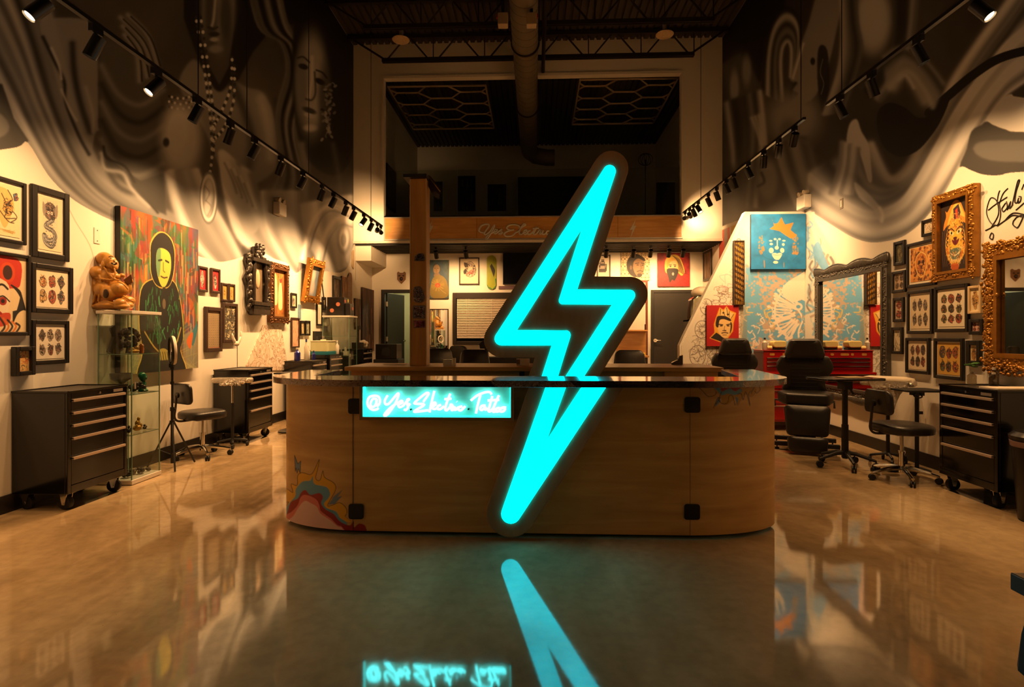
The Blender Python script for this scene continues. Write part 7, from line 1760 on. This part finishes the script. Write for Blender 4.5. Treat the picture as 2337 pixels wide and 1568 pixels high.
MB().box(0,-.06,-.13,.008,.06,.13).build('card', mat('blue_card', (110,140,160), .5, var=.4, scale=30), t, 0)
p0, p1 = onX(734, 640, XL+.05), onX(739, 680, XL+.05); t = thing('thin_rod', 'thin dark rod leaning high on the wall right of the tilted gold frame', 'rod', p1)
MB().cyl((0,0,0), p0-p1, .012, n=8).ell(p0-p1, .03, 10, 8).build('rod', M_BLACKM, t)
# machines on shelf right of far cabinet
for i, (px_, py_, w_, h, m, lb) in enumerate(((803, 760, .12, .34, M_STEEL, 'dark machine column standing on the farthest tool chest'), (817, 790, .12, .18, M_PORC, 'crumpled white item on the farthest tool chest'))):
    zz = .957*1.15; t = thing('counter_machine' if i == 0 else 'white_cloth', lb, 'machine' if i == 0 else 'cloth', (-3.85, 12.2+.3*i, zz))
    mb = MB()
    if i == 0: mb.box(-.1,-.1,0,.1,.1,.14).cyl((0,0,.14),(0,0,.42),.035,n=12).box(-.06,-.06,.42,.06,.06,.5)
    else:
        for q in range(9): mb.ell((rng.normal(0,.05), rng.normal(0,.05), .06+.1*rng.random()), (.06,.05,.05), 8, 6)
    mb.build('body', m, t, 40)
MB_ = MB().box(-.24,-.25,0,.24,.25,.34)
t = thing('black_speaker', 'black box speaker standing on a low cart behind the rear desk', 'speaker', (-3.35, 12.9, .86)); MB_.build('case', M_BLACK, t, 0, .01); MB().cyl((.0,-.25,.17),(0,-.256,.17),.1,n=20).build('cone', M_BLACKM, t)
t = thing('low_cart', 'black low cart under the box speaker', 'cart', (-3.35, 12.9, 0)); MB().box(-.28,-.28,.06,.28,.28,.857).build('body', M_BLACKM, t, 0, .01)
for x in (-.2, .2):
    for y in (-.2, .2): MB().cyl((x-.02,y,.03),(x+.02,y,.03),.03,n=12).build('wheel', M_RUBBER, t)
# ================================================================ right side furniture
task_chair('black wheeled stool with backrest on the right before the wrapped armrest', (3.54, 5.66, 0), math.radians(94), .545, .25)
# round-cornered work table on five star base
t = thing('work_table', 'small black table on five wheeled star base beside the leather chair', 'table', (3.29, 6.2, 0), .2)
five_star(t, .28, M_BLACKM, wheel=.035, z=.10, rise=.05, rot=.55)
MB().cyl((0,0,.1), (0,0,.45), .034, n=16).cyl((0,0,.45), (0,0,.90), .028, n=16).build('column', M_BLACKM, t)
MB().obox((0,0,.875), (.09,.12,.1)).cyl((.06,0,.83),(.1,0,.77),.012,n=8).build('tilt_bracket', M_BLACKM, t, 0, .01)
MB().prism(rrect(-.335,-.21,.335,.21,.06), lambda u, v, s: (u, v, .925+.024*s)).build('table_top', mat('black_laminate', (26,24,22), .22, var=.1, coat=.3), t, 0, .006)
MB().box(-.05,-.1,.950,.2,.08,.956).build('paper_sheet', mat('cream_sheet', (176,150,100), .6), t, 0)
# leather tattoo chair
def tattoo_chair(label, loc, rz):
    t = thing('tattoo_chair', label, 'chair', loc, rz)
    M = M_LEATH; tilt = Matrix.Rotation(.16, 3, 'X')
    P_ = lambda x, y, z: Vector((0,.20,.70))+tilt @ Vector((x, -y, z))
    def pad(name, prof, t0, t1, par=t, rnd=.03, fn=P_):
        rings = []
        cx_ = sum(p[0] for p in prof)/len(prof); cz_ = sum(p[1] for p in prof)/len(prof)
        for k, y in ((.93, t0), (.985, t0+rnd*.4), (1, t0+rnd), (1, t1-rnd), (.985, t1-rnd*.4), (.93, t1), (.5, t1+.006)):
            rings.append([fn(cx_+(x-cx_)*k, y, cz_+(z-cz_)*k) for x, z in prof])
        return MB().loft(rings).build(name, M, par, 60)
    back = [(-.22,-.02),(.22,-.02),(.235,.08),(.25,.16),(.31,.25),(.32,.33),(.285,.40),(.22,.44),(-.22,.44),(-.285,.40),(-.32,.33),(-.31,.25),(-.25,.16),(-.235,.08)]
    b = pad('backrest', spl(back, 3, True), -.07, .05)
    mb = MB()
    for z in (.06,.11,.155,.2,.245,.29,.335,.38): mb.tube([P_(x, .056+.002*math.cos(x*6), z) for x in np.linspace(-.155, .155, 9)], .0018, 5)
    for s in (-1, 1): mb.tube([P_(s*x, .055, z) for x, z in ((.15,.03),(.165,.15),(.17,.28),(.165,.41))], .0018, 5)
    mb.build('stitching', mat('stitch_thread', (30,28,26), .7), b)
    pad('headrest', rpoly([(-.245,.42,.05),(.245,.42,.05),(.17,.66,.06),(-.17,.66,.06)], 6), -.06, .085, rnd=.045)
    S_ = lambda x, y, z: Vector((x, z, .63+y))
    st = rpoly([(-.24,.24,.04),(.24,.24,.04),(.31,-.02,.05),(.24,-.36,.05),(-.24,-.36,.05),(-.31,-.02,.05)], 5)
    pad('seat', st, -.07, .07, fn=S_)
    lt = Matrix.Rotation(-.22, 3, 'X'); Q_ = lambda x, y, z: Vector((0,-.36,.56))+lt @ Vector((x, -y, z))
    pad('leg_rest', rpoly([(-.25,0,.05),(.25,0,.05),(.22,-.36,.05),(-.22,-.36,.05)], 5), -.03, .07, fn=Q_)
    pad('foot_rest', rpoly([(-.22,-.37,.04),(.22,-.37,.04),(.20,-.55,.05),(-.20,-.55,.05)], 5), -.03, .07, fn=Q_)
    MB().box(-.11,-.13,.10,.11,.15,.56).box(-.18,-.22,.545,.18,.2,.56).build('lift_column', mat('satin_red_metal', (96,30,22), .35, .3), t, 0, .01)
    mb = MB()
    for s in (-1, 1): mb.box(-.36, s*.22-.03, .045, .36, s*.22+.03, .095)
    mb.box(-.05,-.22,.05,.05,.22,.09).box(-.12,-.14,.09,.12,.16,.12); fr = mb.build('base_frame', M_BLACKM, t, 0, .004)
    for x in (-.32, .32):
        for y in (-.22, .22): MB().cyl((x,y,.0), (x,y,.02), .026, n=14).cyl((x,y,.02), (x,y,.05), .008, n=8).build('levelling_foot', M_RUBBER, fr)
    mb = MB()
    for s in (-1, 1): mb.tube([(s*.15,-.3,.56),(s*.15,-.44,.42),(s*.15,-.46,.2)], .014, 8)
    mb.build('leg_bracket', M_CHROME, t)
    for s in (-1, 1):
        MB().tube([(s*.22,.24,.56),(s*.34,.22,.56),(s*.34,.2,.48)], .013, 8).build('arm_socket', M_BLACKM, t)
    return t
tc1 = tattoo_chair('black leather tattoo chair with wide shoulders in front of the red chests', (3.36, 7.25, 0), -.38)
dup(tc1, (2.90, 8.35, 0), -.15, 'black leather chair behind the counter below the red crowned canvas')
# red chests
M_RED = mat('red_enamel', (150,14,12), .2, var=.08, coat=.4)
t = thing('red_tool_chest', 'red two part rolling tool chest against the blue painted partition', 'tool chest', (3.70, 8.72, 0))
MB().box(-.38,-.22,.13,.38,.22,.86).build('lower_cabinet', M_RED, t, 0, .006)
u_ = MB().box(-.345,-.19,.861,.345,.20,1.165).build('upper_chest', M_RED, t, 0, .006)
MB().box(-.35,-.2,1.165,.35,.2,1.18).build('lid', M_RED, t, 0, .004)
MB().box(-.347,-.18,.87,-.3455,.19,1.15).build('stickered_side', mat('sticker_speckle', (110,70,66), .5, var=.9, scale=50), t, 0)
for z0, z1 in ((.90,.955),(.965,1.015),(1.025,1.075)):
    d_ = MB().box(-.30,-.2,z0,.30,-.188,z1).build('drawer', M_RED, u_, 0, .003); d_['label'] = 'red drawer with chrome rail'
    MB().box(-.30,-.212,z1-.014,.30,-.2,z1-.004).build('drawer_rail', M_CHROME, t, 0)
for z0, z1 in ((.16,.38),(.40,.60),(.62,.73),(.74,.84)):
    d_ = MB().box(-.35,-.232,z0,.35,-.219,z1).build('drawer', M_RED, t, 0, .004)
    MB().box(-.34,-.248,z1-.02,.34,-.232,z1-.008).build('drawer_rail', M_CHROME, d_, 0)
mb = MB()
for x, w_ in ((-.22,.07),(-.05,.04),(.06,.12),(.24,.05)): mb.prism(rrect(x-w_/2, 1.10, x+w_/2, 1.135, .012), lambda u, v, s: (u, -.19-.002*s, v))
mb.build('sticker', mat('sticker_gold', (180,130,60), .4, var=.6, scale=60), u_, 0)
for x in (-.3, .3):
    for y in (-.15, .15): MB().cyl((x-.02,y,.055),(x+.02,y,.055),.055,n=18).box(x-.03,y-.03,.11,x+.03,y+.03,.13).build('caster', M_RUBBER, t)
for i, (x, y, lb) in enumerate(((3.60, 8.62, 'cream padded machine lying on the red tool chest'), (3.92, 8.66, 'second cream padded machine at the wall end of the red tool chest'))):
    tt = thing('padded_machine', lb, 'machine', (x, y, 1.182))
    MB().prism(rrect(-.10,-.05,.10,.05,.04), lambda u, v, s: (u, -.08+.16*s, .085+v)).build('pad', mat('cream_pad', (206,186,120), .7, var=.1, bump=.3, bscale=90), tt, 0, .012)
    MB().box(-.09,-.06,0,.10,.06,.035).build('base', M_BLACKM, tt, 0, .006); MB().cyl((-.17,-.02,.03),(-.1,-.02,.03),.03,n=16).build('roll', mat('cream_pad'), tt)
bottle('small_bottle', 'small dark bottle group behind the rear leather chair, nearer', 3.30, 8.66, .0, .035, .18, M_CLEAR, M_BLACKM)
bpy.data.objects['small_bottle'].location = (3.40, 8.60, 1.182); bpy.data.objects['small_bottle']['label'] = 'small clear bottle at the open end of the red tool chest'
# wrapped armrest, tray and foot pedal
ar = armrest('wide silver wrapped armrest behind the right stool', (3.88, 6.44, 0), -.7, .905, (.52,.2))
pd_ = [o_ for o_ in ar.children if o_.name.startswith('pad')][0]
MB().loft([[(x*k-.02, y*k, z) for x, y in rrect(-.24,-.10,.26,.11,.06)] for k, z in ((.97,.895),(1.02,.905),(.98,.93),(.7,.945),(.3,.94))]).build('white_cover', mat('white_cloth', (226,212,188), .7, bump=.4, bscale=30), pd_, 60)
MB().loft([[(x*k+.02, -.115+y, z) for x, y in rrect(-.12,-.012,.12,.012,.01)] for k, z in ((1.6,.90),(1.4,.84),(.9,.76),(.6,.66),(.5,.60))]).build('hanging_wrap', M_FOIL, pd_, 30)
t = thing('instrument_tray_stand', 'black tray on a dark pole in front of the wrapped armrest', 'stand', (3.93, 6.04, 0))
MB().cyl((0,0,.02), (0,0,.82), .02, n=12).cyl((0,0,.44),(0,0,.47),.028,n=12).obox((.03,0,.6),(.05,.02,.03)).build('pole', M_BLACKM, t)
MB().prism(rrect(-.12,-.1,.1,.1,.04), lambda u, v, s: (u, v, .002+.02*s)).build('foot_plate', M_BLACKM, t, 0, .004)
MB().prism(rrect(-.2,-.17,.19,.15,.05), lambda u, v, s: (u, v, .825+.02*s)).build('tray', M_BLACKM, t, 0, .004)
MB().obox((0,0,.805),(.09,.1,.05)).tube(spl([(-.08,-.1,.81),(-.12,-.14,.79),(-.09,-.16,.77),(-.04,-.14,.78),(-.04,-.1,.81)],4), .007, 6).build('clamp', M_BLACKM, t)
t = thing('foot_pedal', 'round black foot pedal on floor beside the right stool', 'pedal', (3.67, 6.05, 0))
MB().lathe([(.085,0),(.085,.006),(.05,.012),(.05,.03)], 20).build('base', M_BLACKM, t); MB().lathe([(.08,.03),(.082,.036),(.08,.044),(.03,.046)], 24).build('treadle', M_STEEL, t); 
MB().tube(spl([(.08,0,.01),(.11,-.03,.008),(.13,-.05,.008),(.12,-.08,.008),(.08,-.1,.008)],5), .005, 6).build('cord', M_RUBBER, t)
# bottles on the right chest
for i, (x, y, h, lb) in enumerate(((3.93, 5.30, .13, 'cut glass bottle with green sprig on the right tool chest'), (4.03, 5.18, .16, 'clear spray bottle below the gold mirror on the right tool chest'), (3.98, 5.12, .12, 'squat clear jar below the gold mirror on the right tool chest'))):
    b = bottle('glass_bottle', lb, x, y, .957, .035, h, glass('bottle_glass', (206,200,186), 2.5), M_CLEAR)
    if i == 0:
        mb = MB()
        for k in range(9): a = k*.7; mb.ell((.03*math.cos(a), .03*math.sin(a), h+.03+.004*k), (.03,.014,.008), 8, 5, Matrix.Rotation(a, 3, 'Z'))
        mb.build('green_sprig', mat('leaf_green', (60,110,40), .5), b)
t = thing('paper_towel_stack', 'white folded paper sheets on the right tool chest', 'paper', (3.93, 4.86, .957))
MB().prism(rrect(-.2,-.1,.2,.1,.01), lambda u, v, s: (u, v, .012*s)).build('sheets', mat('white_paper', (226,212,190), .7), t, 0)
MB().box(3.86-3.93,4.727-4.86-.0,-.10,3.93-3.93,4.729-4.86,-.05).build('paper_label', M_CREAM, t, 0)
# bin
t = thing('pedal_bin', 'black bin with liner cut off by the right edge', 'bin', (3.80, 4.42, 0))
MB().lathe([(.14,0),(.15,.01),(.19,.60),(.17,.60)], 26).build('bin_body', M_BLACK, t)
MB().lathe([(.195,.56),(.2,.60),(.193,.605)], 26).build('liner', mat('bin_liner', (150,120,110), .25, var=.3, bump=.4), t)
MB().lathe([(.2,.61),(.205,.64),(.17,.67),(.05,.68)], 26).build('lid', M_BLACK, t)
# near table and chair at the lower right corner
t = thing('dark_table', 'corner of a dark table at the lower right edge', 'table', (1.9, 1.1, 0))
q = onY(2305, 1306, 1.56); zt = q.z
MB().box(q.x, .7, zt-.045, q.x+1.2, 1.56, zt).build('table_top', wood('dark_table_wood', (70,44,24), (40,26,16), (2,9,2), .3), t, 0, .003, world=True)
for x in (q.x+.7, q.x+1.1):
    for y in (.8, 1.4): MB().box(x-.03, y-.03, 0, x+.03, y+.03, zt-.045).build('leg', M_BLACKM, t, 0, world=True)
t = thing('black_chair', 'black chair arm and seat edge under the dark table, lower right', 'chair', (1.56, 1.36, 0))
MB().loft([[(x*k, y*k, z) for x, y in rrect(-.27,-.22,.27,.22,.12)] for k, z in ((.93,.40),(1,.43),(1,.49),(.93,.52))]).build('seat', M_LEATH, t, 60)
MB().loft([[(x*k, -.24+dy-.3*x*x, .58+z*k) for x, z in rpoly([(-.22,-.10,.08),(.22,-.10,.08),(.2,.1,.08),(-.2,.1,.08)], 6)] for k, dy in ((.92,-.03),(1,-.015),(1,.015),(.92,.03))]).build('backrest', M_LEATH, t, 60)
for s_ in (-1, 1): MB().tube([(s_*.25,-.2,.52),(s_*.26,-.18,.62),(s_*.27,0,.635),(s_*.27,.16,.62),(s_*.26,.18,.52)], .035, 10).build('armrest', M_RUBBER, t)
for x in (-.2, .2):
    for y in (-.16, .16): MB().cyl((x,y,0),(x,y,.41),.014,n=10).build('leg', M_STEEL, t)
# ================================================================ behind the rear desk
def salon_chair(label, loc, rz, h=.62, w_=.24):
    t = thing('salon_chair', label, 'chair', loc, rz)
    five_star(t, .28, M_BLACKM)
    MB().cyl((0,0,.1),(0,0,.45),.03,n=14).build('column', M_CHROME, t)
    MB().loft([[(x*k, y*k, z) for x, y in rrect(-.25,-.25,.25,.25,.08)] for k, z in ((.93,.44),(1,.46),(1,.52),(.94,.54))]).build('seat', M_LEATH, t, 60)
    pr = rpoly([(-w_,0,.06),(w_,0,.06),(w_*.72,h,.10),(-w_*.72,h,.10)], 6)
    MB().loft([[(x*k, .27+dy+.12*z, .55+.5*h+(z-.5*h)*k) for x, z in pr] for k, dy in ((.93,-.04),(1,-.02),(1,.03),(.93,.045))]).build('backrest', M_LEATH, t, 60)
    for s in (-1, 1): MB().box(s*.28-.03,-.2,.68,s*.28+.03,.18,.72).cyl((s*.28,.1,.5),(s*.28,.1,.68),.014,n=8).build('armrest', M_BLACKM, t, 0, .01)
    return t
sc = salon_chair('black padded chair with tapering back left of the bolt behind the rear desk', (-1.1+.0, 8.8, 0), .1, .62, .30)
sc.location = (onY(1083, 800, 8.8).x, 8.8, 0)
dup(sc, (onY(1440, 800, 8.6).x, 8.6, 0), -.1, 'black padded chair right of the bolt behind the rear desk')
dup(sc, (onY(1017, 810, 9.6).x, 9.6, 0), .5, 'lower black chair just right of the plywood pillar')['category'] = 'chair'
dup(sc, (onY(1068, 770, 12.6).x, 12.6, 0), 2.6, 'black chair far behind below the window blinds')
t = thing('black_workstation', 'low dark workstation with monitor below the window blinds', 'workstation', (-.9, 13.6, 0))
MB().box(-1.0,-.3,0,1.2,.3,.88).build('bench', M_BLACKM, t, 0, .01)
MB().prism([(-.42,1.08),(-.12,1.08),(-.10,1.2),(-.17,1.27),(-.36,1.27),(-.44,1.2)], lambda u, v, s: (u, -.1+.2*s, v)).cyl((-.27,0,.88),(-.27,0,1.08),.05,n=10).build('lamp_arm', M_BLACK, t, 0, .01)
t = thing('massage_table', 'long black padded table between the chairs behind the rear desk', 'table', (-.95, 10.6, 0))
MB().prism(rrect(-.75,-.32,.75,.32,.1), lambda u, v, s: (u, v, .72+.14*s)).build('top_pad', M_LEATH, t, 0, .03); MB().prism(rrect(-1.0,-.2,-.72,.2,.08), lambda u, v, s: (u, v, .76+.18*s)).build('head_pad', M_LEATH, t, 0, .03)
for x in (-.55, .55):
    for y in (-.25, .25): MB().cyl((x,y,0),(x,y,.72),.025,n=10).build('leg', M_STEEL, t)
# small things on the rear desk
p = onF(1195, 834, 1.098); t = thing('card_box', 'small white printed box on the rear desk beside the bolt', 'box', p)
MB().box(-.07,-.04,0,.06,.04,.068).build('box', M_WHITE, t, 0, .002); MB().box(-.07,-.0412,.01,-.035,-.04,.06).build('printed_label', mat('print_grey', (120,100,90), .5, var=.6, scale=80), t, 0)
p = onF(1023, 834, 1.098); t = thing('acrylic_stand', 'clear card stand with cream block on the rear desk near the pillar', 'stand', p)
MB().box(-.05,-.02,0,.04,.02,.06).build('clear_block', M_CLEAR, t, 0, .003); MB().box(.045,-.02,0,.075,.02,.075).build('cream_block', M_CREAM, t, 0, .003)
p = onF(1546, 832, 1.098); t = thing('tape_dispenser', 'clear tape dispenser on the rear desk at the partition foot', 'dispenser', p)
MB().prism([(-.06,0),(.05,0),(.05,.1),(.03,.09),(.0,.05),(-.06,.02)], lambda u, v, s: (u, -.025+.05*s, v)).build('body', mat('smoke_plastic', (90,80,70), .2, coat=.4), t, 0, .004)
p = onF(900, 832, 1.098); t = thing('white_papers', 'white papers lying on the left part of the rear desk', 'paper', p); MB().box(-.1,-.06,0,.12,.06,.006).build('sheets', mat('white_paper'), t, 0)
p = onF(886, 833, 1.098)
# bench and shelf by the back wall on the right, round helmets
t = thing('wall_shelf', 'small maple shelf unit right of the bolt against the back wall', 'shelf', (onY(1452, 800, 14.1).x, 14.15, 0))
MB().box(-.45,-.22,.86,.28,.22,.9).box(-.45,.16,.9,.28,.22,1.5).box(-.45,-.05,1.5,.28,.22,1.53).build('boards', M_PLY, t, 0); MB().box(-.42,-.18,0,.25,.2,.86).build('cupboard', M_BLACKM, t, 0, .01)
for i, (dx, c_, lb) in enumerate(((-.1,(196,160,40),'yellow pack on the maple shelf unit'), (-.32,(206,190,160),'cream pack on the maple shelf unit'), (.1,(214,180,40),'second yellow pack at the right of the maple shelf unit'))):
    tt = thing('shelf_pack', lb, 'pack', (t.location.x+dx, 13.98, .902)); MB().box(-.09,-.05,0,.09,.05,.07).build('pack', mat('pack_%d' % i, c_, .5), tt, 0, .01)
for i, (dx, h) in enumerate(((-.35,.2),(-.25,.26))): bottle('clear_bottle', ('short' if i == 0 else 'tall')+' clear bottle on the upper board of the maple shelf unit', t.location.x+dx, 14.2, 1.532, .04, h, M_CLEAR, M_BLACKM)
p = onY(1472, 740, 13.9); t2 = thing('red_edge_mirror', 'tall dark bead framed mirror just left of the black back door', 'mirror', (p.x, YB-.01, 0))
a, b = onY(1440, 640, YB-.02), onY(1478, 830, YB-.02)
MB().frame(a.x-.3, .3, b.x, a.z, .05, YB-.05, YB-.005).build('frame', mat('beaded_frame', (90,40,24), .4, var=.8, scale=60), t2, 0, world=True)
MB().box(a.x-.25, YB-.03, .35, b.x-.05, YB-.02, a.z-.05).build('mirror_glass', M_MIRROR, t2, 0, world=True)
# visor helmet and dome on a black shelf stand beside the partition
t = thing('black_shelf_stand', 'tall black shelf stand behind the slanted partition edge', 'shelf', (onY(1592, 760, 12.2).x, 12.2, 0))
MB().box(-.25,-.2,0,-.22,.2,1.72).box(.22,-.2,0,.25,.2,1.72).box(-.25,-.2,1.69,.25,.2,1.72).box(-.25,-.2,1.0,.25,.2,1.03).box(-.25,-.2,.3,.25,.2,.33).build('frame', M_BLACKM, t, 0)
tt = thing('visor_helmet', 'glossy dark visor helmet on the black shelf stand', 'helmet', (t.location.x-.02, 12.2, 1.722))
MB().prism(rpoly([(-.17,0,.03),(.13,0,.03),(.19,.5,.06),(.0,.52,.1),(-.14,.44,.06)], 5), lambda u, v, s: (u, -.15+.3*s, v)).build('visor', mat('mirror_visor', (120,120,110), .1, .9, var=.7, scale=8, stretch=(6,1,1)), tt, 40, .03)
MB().ell((.12,.05,.58), (.22,.2,.13), 18, 12).build('dome', M_PORC, tt)
# ================================================================ mezzanine room contents, in the dark
for i, (x0, x1, y0, y1, lb) in enumerate(((990,1010,415,495,'dark tall canvas nearest the pillar on the upper back wall'),(1045,1085,402,490,'dark tall board on the upper back wall'),(1113,1155,421,488,'dark framed picture on the upper back wall'))):
    picture('B', x0, x1, y0, min(y1, 482), lb, A_bark(50+i, (40,36,32)), .04, Yw=YU, fine=.6)
a, b = onY(1183, 412, YU-.1), onY(1350, 490, YU-.1)
t = thing('dark_sideboard', 'long dark cabinet against the upper back wall', 'cabinet', ((a.x+b.x)/2, YU-.3, 3.95)); MB().box(a.x, YU-.55, 3.95, b.x, YU-.02, a.z).build('body', M_BLACKM, t, 0, .02, world=True); MB().box(a.x+.3, YU-.56, 4.9, a.x+.36, YU-.55, 5.4).build('handle', M_ALU, t, 0, world=True)
a, b = onY(1498, 417, 15.5), onY(1540, 490, 15.5)
t = thing('folding_screen', 'dark framed board on stand at the right of the mezzanine', 'board', ((a.x+b.x)/2, 15.5, 3.95))
MB().box(a.x, 15.48, 4.4, a.x+.03, 15.52, a.z).box(b.x-.03, 15.48, 4.4, b.x, 15.52, a.z).box(a.x, 15.48, a.z-.03, b.x, 15.52, a.z).build('frame', M_STEEL, t, 0, world=True); MB().box(a.x+.03, 15.49, 4.4, b.x-.03, 15.51, a.z-.03).build('panel', M_BLACKM, t, 0, world=True); MB().box(a.x+.1, 15.3, 3.95, a.x+.14, 15.7, 4.4).box(b.x-.14, 15.3, 3.95, b.x-.1, 15.7, 4.4).build('feet', M_STEEL, t, 0, world=True)
p = onY(1473, 364, 15.5)
t = thing('cage_lamp', 'dark standing lamp with round cage head on the mezzanine', 'lamp', (p.x, 15.5, 3.95))
zc = p.z-3.95; mb = MB().lathe([(.2,0),(.2,.03),(.02,.05)], 18).cyl((0,0,.04),(0,0,zc),.015,n=8); mb.build('stem', M_STEEL, t)
mb = MB()
for k in range(5):
    a = k*PI/5; mb.tube([(.2*math.cos(q)*math.cos(a), .2*math.cos(q)*math.sin(a), zc+.16*math.sin(q)) for q in np.linspace(0, 2*PI, 17)[:-1]], .006, 5, closed=True)
mb.build('cage', M_STEEL, t)
for i, (yy, lb) in enumerate(((14.3,'dark picture nearest on the left upper side wall'), (16.2,'dark picture farther along the left upper side wall'))):
    t = thing('framed_picture', lb, 'framed picture', (XL+.01, yy, 5.6)); MB().box(0,-.5,-.6,.04,.5,.6).build('frame', M_FRAME, t, 0, .004); MB().box(.04,-.44,-.54,.042,.44,.54).build('print', mat('dim_print', (90,76,60), .5, var=.6, scale=6), t, 0)
